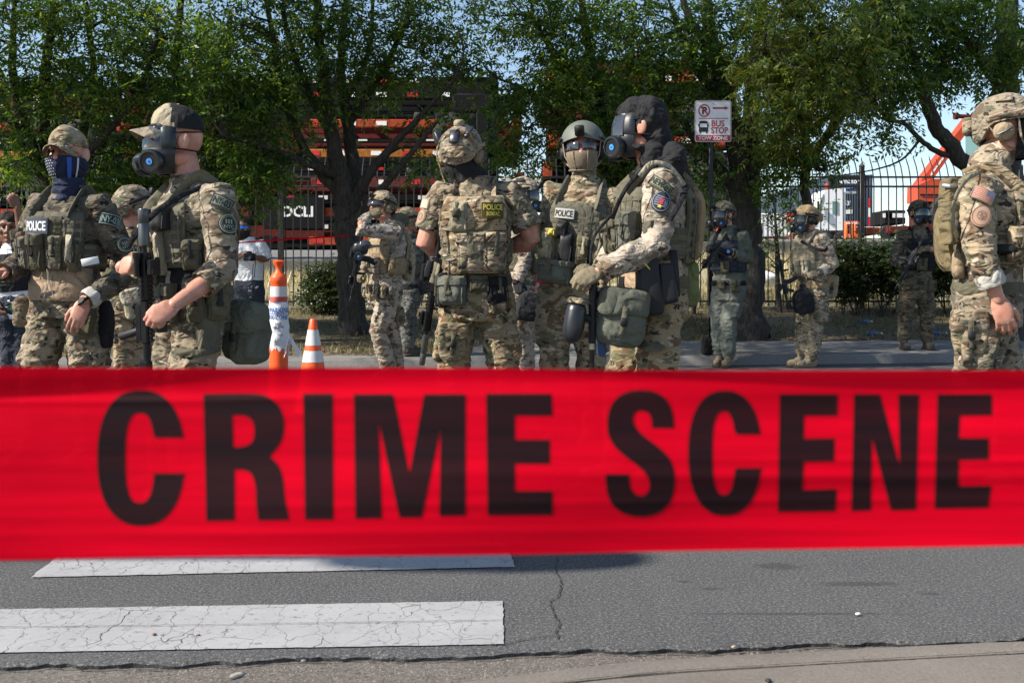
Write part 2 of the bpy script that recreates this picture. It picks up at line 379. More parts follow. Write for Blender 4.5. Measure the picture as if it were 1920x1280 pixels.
# road with a ragged edge lying on the gutter
mb = MB(); xs = sorted(set([-70, -40, -20, -10, -5]+[x*.022-3 for x in range(273)]+[5, 10, 20, 40, 70])); G = []
for x in xs:
    e = edge_y(x)+(rnd.uniform(-.007, .007) if abs(x) < 3 else 0)
    G.append([(x, e+.012, -.03), (x, e+.004, -.005+rnd.uniform(-.003, .002)), (x, e+.02, 0)]+[(x, lerp(e+.02, kerb_y(x)+.05, q), 0) for q in (.1, .3, .6, 1)])
mb.grid(G); mb.build('road', ASPH, kind='structure', smooth=60)
mb = MB(); mb.grid([[(x, y, -.016) for y in (-6, 1.5, edge_y(x)+.3)] for x in xs]); mb.build('gutter', GUTT, kind='structure')
# near kerb and pavement (a low dropped kerb that bends to the left)
KP = [(-4., 1.35), (-2.2, 1.95), (-1.0, 2.36), (-.35, 2.60), (-.05, 2.71), (.31, 2.82), (.69, 2.885), (1.17, 2.955), (1.42, 2.985), (2.4, 3.08), (6, 3.3), (30, 4.5)]
def smooth_line(P, k=6):
    out = []
    for i in range(len(P)-1):
        p0, p1, p2, p3 = [np.array(P[max(0, min(len(P)-1, i+j))], float) for j in (-1, 0, 1, 2)]
        for q in range(k):
            t = q/k; out.append(.5*((2*p1)+(p2-p0)*t+(2*p0-5*p1+4*p2-p3)*t*t+(3*p1-p0-3*p2+p3)*t**3))
    return out+[np.array(P[-1], float)]
KL = smooth_line([(x, y-.085) for x, y in KP]); mb = MB(); G = []; G2 = []
for p in KL:
    j = rnd.uniform(-.004, .004)
    G.append([(p[0], p[1]+a+j, z) for a, z in ((.03, -.03), (.012, -.008), (-.004, .018), (-.03, .032), (-.09, .036), (-.112, .031), (-.118, -.02))])
    G2.append([(p[0], p[1]-a, z) for a, z in ((.121+j*.5, -.01), (.125+j*.5, .031), (.15, .034), (1.2, .034), (6, .034))])
mb.grid(G); mb.build('kerb', CONC, kind='structure')
mb = MB(); mb.grid(G2); mb.build('pavement', CONC, kind='structure')
def strip(name, pts, w, z, mat, kind='structure', seed=1, jag=.3, taper=True):
    """a jagged dark line lying on the ground (a crack)"""
    r = random.Random(seed); P = []
    for i in range(len(pts)-1):
        a, b = Vector((*pts[i], 0)), Vector((*pts[i+1], 0)); n = max(2, int((b-a).length/.014))
        for k in range(n): P.append(a.lerp(b, k/n)+Vector((r.uniform(-1, 1), r.uniform(-1, 1), 0))*w*jag*3)
    P.append(Vector((*pts[-1], 0))); m_ = MB(); G = []
    for i, p in enumerate(P):
        t = (P[min(i+1, len(P)-1)]-P[max(0, i-1)]).normalized(); n = Vector((-t.y, t.x, 0)); ww = w*r.uniform(.35, 1.1)*(min(1, (len(P)-1-i)/4+.15) if taper else 1)
        G.append([p+n*ww*.5+Vector((0, 0, z)), p-n*ww*.5+Vector((0, 0, z))])
    m_.grid(G); return m_.build(name, mat, kind=kind, smooth=0)
CRACK = plain('crack_dirt', (.022, .020, .018), .95, .3)
gp = lambda x, y, z=0.: W(x, y, (HC-z)*F/(y-HY))
def gxy(x, y): p = gp(x, y); return (p.x, p.y)
strip('asphalt_crack', [gxy(x, y) for x, y in ((1046, 1045), (1040, 1070), (1052, 1092), (1048, 1118), (1030, 1130), (1038, 1150), (1050, 1172), (1042, 1190), (1054, 1206))], .0045, .004, CRACK, seed=4)
strip('asphalt_crack', [gxy(x, y) for x, y in ((1050, 1192), (1010, 1196), (975, 1202), (945, 1209), (900, 1212))], .004, .004, CRACK, seed=6)
strip('pavement_joint', [(1.06, 1.5), (.74, 2.1), (.50, 2.42), (.40, 2.54)], .005, .037, CRACK, seed=8, taper=False)
strip('asphalt_crack', [(x*.05-2.2, edge_y(x*.05-2.2)-.008) for x in range(90)], .005, -.011, CRACK, seed=9, taper=False)
strip('pavement_joint', [(p[0], p[1]-.119) for p in KL[6:58]], .004, .0365, CRACK, seed=10, jag=.12, taper=False)
# crosswalk bars of cracked thermoplastic paint
m, t, b = new_mat('cracked_white_paint'); v = coords(t, (1, 1, 1), rnd=False)
def crackline(scale, sx, rot, w, seed):
    mp = nd(t, 'Mapping'); mp.inputs['Scale'].default_value = sx; mp.inputs['Rotation'].default_value = (0, 0, rot); mp.inputs['Location'].default_value = (seed, seed, 0)
    dn = nd(t, 'TexNoise'); dn.inputs['Scale'].default_value = 9; dn.inputs['Detail'].default_value = 4; t.links.new(v, dn.inputs[0])
    ma = nd(t, 'VectorMath', operation='MULTIPLY_ADD'); ma.inputs[1].default_value = (.10, .10, 0); t.links.new(dn.outputs[1], ma.inputs[0]); t.links.new(v, ma.inputs[2])
    t.links.new(ma.outputs[0], mp.inputs[0])
    vo = nd(t, 'TexVoronoi'); vo.feature = 'DISTANCE_TO_EDGE'; vo.inputs['Scale'].default_value = scale; t.links.new(mp.outputs[0], vo.inputs['Vector'])
    return ramp(t, vo.outputs['Distance'], w*.4, w, 1, 0)
k1 = crackline(5.5, (1.7, .62, 1), .5, .0058, 1.3); k2 = crackline(9, (1.0, .8, 1), -.6, .004, 4.1)
gate = ramp(t, noise_(t, v, 2.3, 2), .44, .58)
k2g = nd(t, 'Math', operation='MULTIPLY'); t.links.new(k2, k2g.inputs[0]); t.links.new(gate, k2g.inputs[1])
kk = nd(t, 'Math', operation='MAXIMUM'); t.links.new(k1, kk.inputs[0]); t.links.new(k2g.outputs[0], kk.inputs[1])
c = mixc(t, ramp(t, noise_(t, v, 3, 5, .7), .35, .7), (.27, .27, .278), (.325, .325, .333)); c = mixc(t, ramp(t, noise_(t, v, 90, 3, .7), .58, .72, 0, .55), c, (.40, .40, .40))
fl = ramp(t, noise_(t, v, 34, 7, .8), .575, .62); c = mixc(t, fl, c, (.13, .13, .13))
c = mixc(t, kk.outputs[0], c, (.09, .087, .084)); t.links.new(c, b.inputs['Base Color']); b.inputs['Roughness'].default_value = .75
iv = nd(t, 'Math', operation='SUBTRACT'); iv.inputs[0].default_value = 1; t.links.new(kk.outputs[0], iv.inputs[1]); bump(t, b, iv.outputs[0], .6, .004)
WPAINT = m
def bar(corners, seed):
    r = random.Random(seed); P = [gxy(*c_) for c_ in corners]; out = []
    for i in range(4):
        a, b_ = np.array(P[i]), np.array(P[(i+1) % 4]); n = int(np.linalg.norm(b_-a)/.03)+1
        for k in range(n): out.append(tuple(a+(b_-a)*k/n+np.array([r.uniform(-1, 1), r.uniform(-1, 1)])*(.0025 if i % 2 == 0 else .003)))
    m_ = MB(); poly(m_, out, lambda x, y: (x, y, .004)); return m_
bar([(-500, 1234), (946, 1209), (943, 1128), (-420, 1150.5)], 1).build('crosswalk_bar', WPAINT, kind='structure', smooth=0)
bar([(57, 1083.5), (966, 1064), (950, 1018), (122, 1034)], 2).build('crosswalk_bar', WPAINT, kind='structure', smooth=0)
P0 = [gxy(-400, 1184), gxy(400, 1175), gxy(944, 1166)]
strip('paint_seam', P0, .0035, .008, CRACK, seed=12, jag=.15, taper=False)
# far kerb and pavement, verge, bank, wall, yard
xs2 = [-60, -30, -16, -12]+[x*.25-9 for x in range(73)]+[12, 16, 30, 60]
mb = MB(); mb.grid([[(x, kerb_y(x)+a, z) for a, z in ((-.02, -.02), (0, 0.), (.012, .095), (.03, .112), (.15, .114), (.152, .05))] for x in xs2]); mb.build('far_kerb', FARC, kind='structure')
mb = MB(); mb.grid([[(x, lerp(kerb_y(x)+.158, verge_y(x)+.12, q), ground_z(x, lerp(kerb_y(x)+.158, verge_y(x)-.01, q))) for q in (0, .03, .3, .6, 1)] for x in xs2]); mb.build('far_pavement', FARC, kind='structure')
VERGE = ground_mat('dry_verge_soil', (.115, .088, .05), (.16, .13, .075), (.26, .21, .13), bm=.9, sc=.6)
BANK = ground_mat('dry_bank_grass', (.22, .195, .115), (.30, .27, .17), (.42, .38, .28), bm=.9, sc=.5, patch=.5); YARD = ground_mat('yard_gravel', (.13, .124, .115), (.17, .163, .152), (.24, .235, .22), sc=.3)
def hgrid(xs_, fy, ny, dz=0.):
    return [[(x, y, ground_z(x, y)+dz+.03*(vnoise([(x*1.7, y*1.7, 0)])[0]-.5)*(j > 0)) for j, y in enumerate(lerp(fy(x)[0], fy(x)[1], q/ny) for q in range(ny+1))] for x in xs_]
mb = MB(); mb.grid(hgrid(xs2, lambda x: (verge_y(x), 18.25), 14)); mb.build('verge', VERGE, kind='structure')
mb = MB(); mb.grid(hgrid(xs2, lambda x: (18.2, 23.6), 12)); mb.build('bank', BANK, kind='structure')
def yard_z(x, d):
    a = interp(x, (-12, -3, 4, 12), (1.30, 1.34, 1.78, 1.85)); return a+(d-23.8)*.040
mb = MB(); mb.grid([[(x, y, yard_z(x, y)) for y in (23.8, 30, 40, 60, 90, 200)] for x in (-160, -60, -20, -12, -3, 4, 12, 20, 60, 160)]); mb.build('yard', YARD, kind='structure')
mb = MB(); mb.grid([[(-400, -300, -.06), (-400, 24, -.06)], [(400, -300, -.06), (400, 24, -.06)]]); mb.build('ground', VERGE, kind='structure')
mb = MB(); mb.grid([[(-900, 60, .5), (-900, 1800, 20)], [(900, 60, .5), (900, 1800, 20)]]); mb.build('terrain', YARD, kind='structure')
WALLC = ground_mat('retaining_wall_concrete', (.10, .096, .09), (.13, .126, .118), (.19, .186, .175), sc=.5)
wall = root('concrete_wall', (0, 23.5, 1), 'low grey concrete retaining wall behind the fence, below the trailer yard', 'wall')
for i in range(16):                                # cast panels with open joints
    x0, x1 = -16+i*2, -14.02+i*2; mb = MB()
    tz = lambda x: interp(x, (-12, -3, 4, 12), (1.43, 1.45, 1.84, 1.9))
    bz = lambda x: ground_z(x, 23.4)-.1
    mb.grid([[(x0, 23.45, bz(x0)), (x1, 23.45, bz(x1))], [(x0, 23.45, tz(x0)-.02), (x1, 23.45, tz(x1)-.02)], [(x0, 23.47, tz(x0)), (x1, 23.47, tz(x1))], [(x0, 23.8, tz(x0)), (x1, 23.8, tz(x1))], [(x0, 23.8, bz(x0)), (x1, 23.8, bz(x1))]])
    mb.build('panel', WALLC, wall, smooth=0)
# ---------------------------------------------------------------- fence
IRON = plain('black_painted_iron', (.012, .012, .013), .5, .25)
FY = 18.05
fence = root('picket_fence', (0, FY, .5), 'tall black iron picket fence with outward curved tips along the back of the verge', 'fence')
mb = MB(); mb.tube([(0, FY, .56), (0, FY, 1.6), (0, FY, 2.62), (0, FY+.03, 2.76), (0, FY+.10, 2.92), (0, FY+.20, 3.05), (0, FY+.235, 3.12)], [.0105, .0105, .0105, .0105, .0105, .0105, .002], 6, rnd=False)
pk = None
for i in range(-78, 79):
    X = i*.1275
    if pk is None: pk = mb.build('picket', IRON, fence, smooth=30); o = pk
    else: o = pk.copy(); C.objects.link(o); o.parent = fence
    o.location = (X, random.Random(i).uniform(-.004, .004), random.Random(i).uniform(-.012, .012)); o.rotation_euler = (random.Random(i+500).uniform(-.006, .006), random.Random(i+900).uniform(-.004, .004), 0)
for z in (.64, 2.58, 2.74):
    mb = MB(); mb.box((0, FY, z), (20.2, .03, .032), b=.004); mb.build('rail', IRON, fence)
mb = MB(); mb.box((0, FY, 1.66), (.075, .075, 2.5), b=.006); mb.lathe([(.05, 0), (.055, .02), (.0, .08)], (0, FY, 2.91), n=4); ps = None
for X in (-9.2, -6.55, -3.9, -1.25, 1.4, 5.92, 8.6):
    if ps is None: ps = mb.build('post', IRON, fence); o = ps
    else: o = ps.copy(); C.objects.link(o); o.parent = fence
    o.location = (X, 0, 0)
# ================================================================ TREES AND PLANTS
def leaf_mat(name, cols, trans=.45):
    m, t, b = new_mat(name); g = nd(t, 'NewGeometry')
    cr = nd(t, 'ValToRGB'); cr.color_ramp.interpolation = 'LINEAR'; e = cr.color_ramp.elements
    while len(e) < len(cols): e.new(.5)
    for i, (p, c) in enumerate(cols): e[i].position = p; e[i].color = (*c, 1)
    t.links.new(g.outputs['Random Per Island'], cr.inputs[0]); t.links.new(cr.outputs[0], b.inputs['Base Color'])
    b.inputs['Roughness'].default_value = .42; b.inputs['Specular IOR Level'].default_value = .45
    tl = nd(t, 'BsdfTranslucent'); hs = nd(t, 'HueSaturation'); hs.inputs['Hue'].default_value = .475; hs.inputs['Saturation'].default_value = 1.15; hs.inputs['Value'].default_value = 2.3
    t.links.new(cr.outputs[0], hs.inputs['Color']); t.links.new(hs.outputs[0], tl.inputs[0])
    mx = nd(t, 'MixShader'); mx.inputs[0].default_value = trans; t.links.new(b.outputs[0], mx.inputs[1]); t.links.new(tl.outputs[0], mx.inputs[2])
    t.links.new(mx.outputs[0], t.nodes['Material Output'].inputs[0])
    return m
LEAF = leaf_mat('ash_leaves', [(0, (.022, .052, .014)), (.45, (.046, .098, .019)), (.85, (.088, .155, .028)), (1, (.18, .22, .04))])
LEAFY = leaf_mat('turning_ash_leaves', [(0, (.05, .085, .022)), (.5, (.105, .155, .032)), (.95, (.17, .205, .045)), (1, (.30, .20, .03))])
HEDGE = leaf_mat('hedge_leaves', [(0, (.018, .032, .012)), (.6, (.034, .055, .018)), (1, (.06, .08, .022))], .25)
m, t, b = new_mat('rough_bark'); v = coords(t, (1, 1, .22)); n = noise_(t, v, 26, 5, .7, .4)
t.links.new(mixc(t, ramp(t, n, .35, .65), (.018, .015, .013), (.075, .064, .055)), b.inputs['Base Color']); b.inputs['Roughness'].default_value = .95; bump(t, b, n, 1., .03); BARK = m
def leaves(centres, rs, size=.085, per=(6, 10), spread=.19, nsp=20, droop=.45, wid=.34):
    """pinnate sprays of leaflets round each centre -> one array of quads"""
    M = len(centres)*nsp; cen = np.repeat(np.asarray(centres), nsp, 0)+rs.normal(0, spread, (M, 3))*np.array((1, 1, .75))
    d = rs.normal(0, 1, (M, 3)); d[:, 2] = d[:, 2]*.45-droop; d /= np.linalg.norm(d, axis=1)[:, None]
    side = np.cross(d, rs.normal(0, .35, (M, 3))+np.array((0, 0, 1.))); side /= np.linalg.norm(side, axis=1)[:, None]+1e-9
    up = np.cross(side, d); V = []
    L = rs.uniform(.75, 1.25, M)*size
    for k in range(9):
        keep = np.ones(M, bool) if k < per[0] else rs.rand(M) < .6
        j = k//2; s = (1 if k % 2 else -1) if k < 8 else 0
        base = cen+d*(L*(j*.62+.2))[:, None]
        ld = d*(.62 if s else 1.)+side*(.85*s)+rs.normal(0, .22, (M, 3)); ld[:, 2] -= .22; ld /= np.linalg.norm(ld, axis=1)[:, None]
        wv = np.cross(ld, up+rs.normal(0, .4, (M, 3))); wv /= np.linalg.norm(wv, axis=1)[:, None]+1e-9
        ll = (L*rs.uniform(.8, 1.2, M))[:, None]; mid = base+ld*ll*.45; cup = up*ll*.05
        q = np.stack([base, mid+wv*ll*wid*.5-cup, base+ld*ll-cup*1.5, mid-wv*ll*wid*.5-cup], 1)[keep]; V.append(q)
    V = np.concatenate(V).reshape(-1, 3); return V, np.arange(len(V)).reshape(-1, 4)
TREES = 'ash trees along the fence'
def curve_pts(P, k=5): return [Vector(p) for p in smooth_line([tuple(p) for p in P], k)]
def make_tree(label, base, limbs, blobs, mat, seed, nsp=20, size=.085, dens=.55, droop=.45, twig=.011, over=()):
    """limbs: [(photo px, px, depth, radius) ...]; blobs: (px, py, r px, depth, number of leaf clumps)"""
    rs = np.random.RandomState(seed); rt = root('ash_tree', base, label, 'tree', TREES)
    mb = MB(); nodes = []
    for L in limbs:
        P = [W(a, b_, d) for a, b_, d, r in L]; Q = curve_pts(P); R = np.interp(np.linspace(0, len(L)-1, len(Q)), range(len(L)), [l[3] for l in L])
        Q = [q+Vector(rs.normal(0, .25, 3))*r*.5 for q, r in zip(Q, R)]
        mb.tube(Q, list(R), 10 if R[0] > .05 else 7, rnd=False); nodes += [(np.array(q), r) for q, r in zip(Q[2:], R[2:])]
    tr = mb.build('trunk', BARK, rt, smooth=80)
    NP = np.array([n_[0] for n_ in nodes]); NR = np.array([n_[1] for n_ in nodes]); cen = []; tw = MB()
    for (px, py, r, d, n_) in blobs:
        c0 = np.array(W(px, py, d)); R = r/F*d
        for _ in range(int(n_*dens)):
            while True:
                u = rs.uniform(-1, 1, 3)
                if u @ u < 1: break
            p = c0+u*np.array((R, min(R*1.15, 1.9), R*.9)); sx, sy = CX+p[0]/p[1]*F, HY-(p[2]-HC)/p[1]*F
            if p[1] < 13.4 and 1255 < sx < 1420 and 140 < sy < 320: continue      # nothing grows in front of the sign
            cen.append(p)
            if rs.rand() < .45: continue
            dist = np.linalg.norm(NP-p, axis=1)+np.maximum(0, NP[:, 2]-p[2])*.4
            q = NP[int(np.argmin(dist))]; mid = (q+p)/2+rs.normal(0, .08, 3)+np.array((0, 0, .12*np.linalg.norm(p-q)))
            tw.tube([q, (q+mid)/2+rs.normal(0, .03, 3), mid, (mid+p)/2+rs.normal(0, .04, 3), p, p+rs.normal(0, .12, 3)], [twig*1.7, twig*1.4, twig, twig*.8, twig*.5, twig*.25], 4, rnd=False, cap=False)
    for (px, py, d, R, n_) in over:
        n_ = int(n_*1.9)                 # unseen upper crown above the frame, thickened over the road for shade below
        c0 = np.array(W(px, py, d)); cen += list(c0+rs.normal(0, .5, (n_, 3))*np.array((R, R*.75, R*.42)))
    tw.build('branches', BARK, rt, smooth=80)['kind'] = 'stuff'
    V, Q = leaves(cen, rs, size, nsp=nsp, droop=droop); fastmesh('crown', V, Q, mat, rt)['kind'] = 'stuff'
    return rt
gb = lambda X, d: (X, d, ground_z(X, d))
def limb(*a): return list(a)
# tree beside the officer with his arm over his face
make_tree('many-stemmed ash tree whose grey trunk stands behind the officer wiping his face', gb(-2.16, 14.6),
  [limb((664, 640, 14.6, .24), (662, 600, 14.6, .19), (656, 520, 14.6, .175), (652, 440, 14.6, .17), (650, 390, 14.6, .17), (640, 330, 14.5, .12), (622, 250, 14.3, .10), (606, 150, 14.2, .08), (596, 40, 14, .06), (590, -90, 14, .04)),
   limb((652, 400, 14.6, .13), (664, 320, 14.7, .10), (648, 220, 14.8, .08), (640, 110, 14.9, .06), (655, -40, 15, .04)),
   limb((655, 400, 14.6, .11), (690, 330, 14.5, .07), (740, 270, 14.3, .05), (800, 205, 14.1, .035), (850, 150, 13.9, .02)),
   limb((660, 420, 14.5, .08), (720, 350, 14.3, .05), (772, 285, 14.1, .038), (822, 225, 14, .022)),
   limb((645, 370, 14.6, .10), (585, 300, 14.4, .07), (545, 220, 14.2, .05), (520, 120, 14, .04), (500, 0, 13.9, .03)),
   limb((640, 330, 14.5, .07), (560, 300, 14, .05), (480, 270, 13.6, .035), (420, 255, 13.3, .02)),
   limb((625, 260, 14.3, .06), (560, 130, 14.2, .04), (530, 20, 14, .03)), limb((650, 240, 14.8, .06), (720, 130, 14.8, .045), (770, 20, 14.7, .03)),
   limb((640, 200, 14.8, .05), (690, 100, 14.8, .035), (700, -40, 14.8, .02))],
  [(600, 60, 130, 14.2, 50), (480, 60, 120, 13.9, 50), (740, 60, 110, 14.6, 40), (540, 190, 95, 14.1, 36), (440, 210, 80, 13.6, 34), (700, 150, 70, 14.8, 16), (780, 100, 85, 14.4, 26),
   (480, 310, 62, 13.8, 24), (770, 300, 40, 14.9, 8), (860, 90, 70, 14.3, 16), (820, 190, 45, 14, 6), (400, 130, 80, 13.4, 26)], LEAF, 11, over=[(560, -420, 12.2, 3.4, 55), (420, -260, 11.2, 2.6, 26)])
# tree behind the bus stop
make_tree('thick dark ash tree standing behind the bus stop sign', gb(3.27, 14.9),
  [limb((1404, 640, 14.9, .30), (1402, 590, 14.9, .235), (1402, 500, 14.9, .215), (1400, 420, 14.9, .21), (1396, 350, 14.9, .20), (1382, 270, 14.8, .15), (1360, 190, 14.7, .13), (1338, 90, 14.6, .10), (1322, -40, 14.5, .07)),
   limb((1400, 350, 14.9, .17), (1412, 270, 15, .14), (1410, 180, 15.1, .12), (1420, 80, 15.2, .09), (1440, -60, 15.3, .06)),
   limb((1400, 340, 14.9, .12), (1440, 280, 14.7, .09), (1490, 220, 14.5, .07), (1540, 160, 14.2, .05), (1600, 90, 14, .03)),
   limb((1396, 370, 14.9, .11), (1350, 320, 14.8, .08), (1310, 270, 14.6, .06), (1260, 200, 14.4, .045), (1210, 120, 14.2, .03)),
   limb((1420, 300, 14.7, .07), (1490, 300, 14.2, .045), (1545, 320, 13.9, .025)), limb((1370, 210, 14.7, .08), (1300, 120, 14.5, .05), (1260, 20, 14.4, .03)),
   limb((1345, 110, 14.6, .07), (1290, 30, 14.6, .05), (1270, -60, 14.6, .03)), limb((1410, 180, 15.1, .07), (1480, 90, 15, .05), (1520, -20, 15, .03))],
  [(1340, 60, 120, 14.5, 44), (1460, 60, 110, 14.8, 44), (1260, 110, 95, 14.3, 40), (1420, 150, 70, 14.3, 16), (1210, 200, 75, 14.4, 28), (1470, 290, 50, 14.2, 26),
   (1535, 295, 34, 13.9, 10), (1290, 260, 55, 14.7, 18), (1335, 350, 26, 14.9, 4), (1180, 60, 80, 14.3, 26), (1455, 350, 35, 14.3, 8), (1290, 350, 45, 15.2, 9)], LEAF, 23, over=[(1330, -460, 13.0, 3.2, 36), (1150, -320, 12.6, 2.4, 22)])
# the sunlit crown to its right, hanging out over the road
make_tree('yellowing ash tree leaning over the verge, its leaves turning gold', gb(4.15, 14.6),
  [limb((1528, 640, 14.6, .10), (1527, 560, 14.6, .085), (1522, 470, 14.6, .075), (1514, 400, 14.5, .07), (1508, 320, 14.3, .065), (1510, 230, 13.9, .06), (1515, 140, 13.4, .06), (1500, 40, 13, .04)),
   limb((1508, 320, 14.2, .06), (1580, 210, 13.8, .05), (1620, 120, 13.3, .04), (1650, 30, 13, .03)), limb((1510, 240, 14, .05), (1470, 160, 13.4, .04), (1430, 90, 12.9, .025)), limb((1510, 250, 14, .05), (1600, 190, 13.5, .04), (1660, 170, 13, .02))],
  [(1480, 120, 85, 12.9, 36), (1530, 190, 70, 13.1, 26), (1580, 90, 90, 12.9, 34), (1440, 210, 55, 13, 14), (1520, 20, 90, 12.9, 30), (1600, 160, 45, 13.2, 14), (1470, 240, 40, 13.3, 12)], LEAFY, 31, size=.075, droop=.7, dens=.8)
# tree at the right, trunk behind the man in the foreground
make_tree('ash tree at the right with a bare limb leaning left above the fence', gb(6.75, 15.0),
  [limb((1884, 660, 15, .28), (1886, 560, 15, .24), (1884, 400, 15, .22), (1882, 250, 15, .20), (1884, 150, 15, .18), (1888, 40, 15, .15), (1895, -90, 15, .1)),
   limb((1884, 400, 15, .13), (1836, 330, 14.9, .12), (1790, 285, 14.7, .11), (1755, 235, 14.5, .095), (1734, 190, 14.3, .085), (1722, 140, 14.1, .07), (1700, 60, 13.8, .05), (1670, -40, 13.6, .03)),
   limb((1800, 300, 14.8, .05), (1760, 285, 14.6, .04), (1725, 262, 14.4, .034), (1696, 232, 14.2, .03), (1668, 228, 14.1, .016)), limb((1725, 262, 14.4, .02), (1690, 300, 14.3, .014), (1640, 318, 14.2, .010), (1570, 330, 14.1, .006)),
   limb((1884, 180, 15, .09), (1830, 100, 14.6, .06), (1780, 40, 14.3, .04)), limb((1886, 120, 15, .09), (1930, 60, 14.6, .06), (1980, 0, 14.2, .04)), limb((1728, 170, 14.2, .05), (1780, 110, 14, .03), (1830, 80, 13.9, .02))],
  [(1720, 60, 85, 14, 44), (1640, 60, 75, 13.8, 34), (1800, 70, 85, 14.3, 46), (1890, 60, 80, 14.6, 36), (1680, 140, 55, 13.9, 24), (1770, 140, 48, 14.2, 20), (1620, 190, 45, 13.8, 16), (1860, 120, 50, 14.4, 18),
   (1590, 130, 60, 13.7, 18), (1690, 244, 20, 14.1, 5), (1640, 240, 24, 13.9, 5), (1660, 15, 80, 13.6, 24), (1810, 10, 80, 14, 22)], LEAF, 43, size=.08, droop=.55, over=[(1850, -400, 12.6, 3.2, 46)])
# left trees
make_tree('ash tree at the left edge of the picture with thin upright stems', gb(-6.1, 14.4),
  [limb((112, 650, 14.4, .2), (114, 560, 14.4, .17), (112, 450, 14.4, .15), (110, 380, 14.4, .14), (90, 260, 14.3, .09), (85, 140, 14.2, .07), (100, 20, 14, .05), (110, -90, 14, .03)),
   limb((110, 390, 14.4, .10), (60, 270, 14.2, .07), (25, 150, 14, .055), (28, 0, 13.9, .03)), limb((112, 380, 14.4, .09), (150, 270, 14.4, .06), (175, 150, 14.3, .05), (160, 0, 14.2, .03)),
   limb((112, 330, 14.3, .06), (200, 250, 14, .045), (265, 160, 13.7, .035), (300, 40, 13.5, .02)), limb((90, 260, 14.2, .05), (20, 230, 13.9, .035), (-50, 180, 13.6, .02))],
  [(40, 60, 110, 13.9, 44), (160, 50, 110, 14, 44), (270, 80, 105, 13.7, 44), (60, 200, 90, 14, 32), (180, 200, 85, 14, 34), (40, 310, 70, 14.2, 22), (190, 320, 60, 14.3, 22), (-60, 150, 100, 13.8, 24), (290, 200, 60, 13.7, 16), (20, 400, 55, 14.6, 9), (110, 390, 40, 15, 6)], LEAF, 57, over=[(80, -420, 12., 3.4, 50), (-350, -250, 12., 3., 34)])
make_tree('dense ash tree behind the officer in the split-colour cap', gb(-4.5, 15.2),
  [limb((366, 660, 15.2, .2), (368, 560, 15.2, .17), (366, 460, 15.2, .15), (362, 370, 15.2, .14), (350, 260, 15, .09), (330, 140, 14.8, .07), (340, 0, 14.7, .04)),
   limb((364, 390, 15.2, .10), (400, 290, 15, .07), (425, 160, 14.9, .05), (430, 20, 14.8, .03)), limb((362, 360, 15.2, .08), (300, 300, 14.9, .05), (250, 240, 14.6, .035))],
  [(340, 60, 100, 14.7, 32), (420, 280, 80, 14.9, 36), (340, 220, 80, 14.7, 30), (250, 310, 70, 14.8, 30), (390, 360, 70, 15, 26), (300, 370, 60, 15, 22), (480, 360, 48, 15.2, 14), (420, 60, 80, 14.7, 18), (220, 390, 55, 15.4, 14), (520, 250, 60, 15, 16)], LEAF, 61, over=[(330, -430, 13.4, 3., 30)])
make_tree('tall ash tree behind the two officers talking, branches hanging over the fence', gb(1.75, 16.2),
  [limb((1188, 640, 16.2, .2), (1186, 540, 16.2, .18), (1184, 440, 16.2, .16), (1170, 340, 16, .13), (1140, 240, 15.8, .10), (1110, 130, 15.5, .07), (1090, 0, 15.3, .05)),
   limb((1180, 400, 16.1, .1), (1120, 300, 15.6, .06), (1050, 220, 15.2, .045), (985, 170, 14.9, .03), (940, 150, 14.8, .015)), limb((1140, 240, 15.8, .07), (1060, 130, 15.4, .05), (1000, 40, 15, .03)), limb((1175, 350, 16, .08), (1210, 240, 15.8, .06), (1220, 120, 15.6, .04))],
  [(1080, 60, 100, 15.2, 40), (980, 30, 85, 14.9, 30), (1060, 190, 80, 15, 38), (970, 210, 55, 14.8, 20), (1140, 130, 85, 15.4, 32), (1120, 270, 70, 15.3, 30), (1000, 290, 48, 14.9, 13), (1040, 130, 70, 15, 20), (1190, 300, 55, 15.8, 16), (940, 290, 32, 14.8, 7), (1150, 370, 45, 16, 9), (905, 35, 60, 14.8, 12)], LEAF, 71, over=[(960, -420, 12.4, 3.0, 24), (800, -330, 11.2, 2.4, 26)])
# ---------------------------------------------------------------- shrubs, saplings
def shrub(name, label, cat, c, r, n, seed, mat=HEDGE, size=.05, group=None, nsp=10, stems=7):
    rs = np.random.RandomState(seed); rt = root(name, (c[0], c[1], ground_z(c[0], c[1])), label, cat, group); z0 = ground_z(c[0], c[1])
    mb = MB(); cen = []
    for _ in range(n):
        while True:
            u = rs.uniform(-1, 1, 3)
            if (np.abs(u)**2.6).sum() < 1: break
        cen.append(np.array(c)+u*np.array(r))
    for _ in range(stems):
        a = np.array((c[0]+rs.uniform(-.7, .7)*r[0], c[1]+rs.uniform(-.4, .4)*r[1], z0-.03)); e = cen[rs.randint(len(cen))]
        mb.tube([a, (a+e)/2+rs.normal(0, .05, 3), e], [.014, .010, .004], 5, rnd=False)
    mb.build('stem', BARK, rt); V, Q = leaves(cen, rs, size, spread=.085, nsp=nsp, droop=.05, wid=.5); fastmesh('foliage', V, Q, mat, rt)['kind'] = 'stuff'
p = W(618, 545, 17.3); shrub('bush', 'small dark rounded bush in front of the fence beside the grey tree trunk', 'bush', (p.x-.02, 17.3, .88), (.36, .34, .36), 190, 5)
p = W(20, 560, 16.5); shrub('bush', 'dark low bush at the far left edge under the trees', 'bush', (p.x, 16.5, .78), (.55, .35, .42), 120, 6)
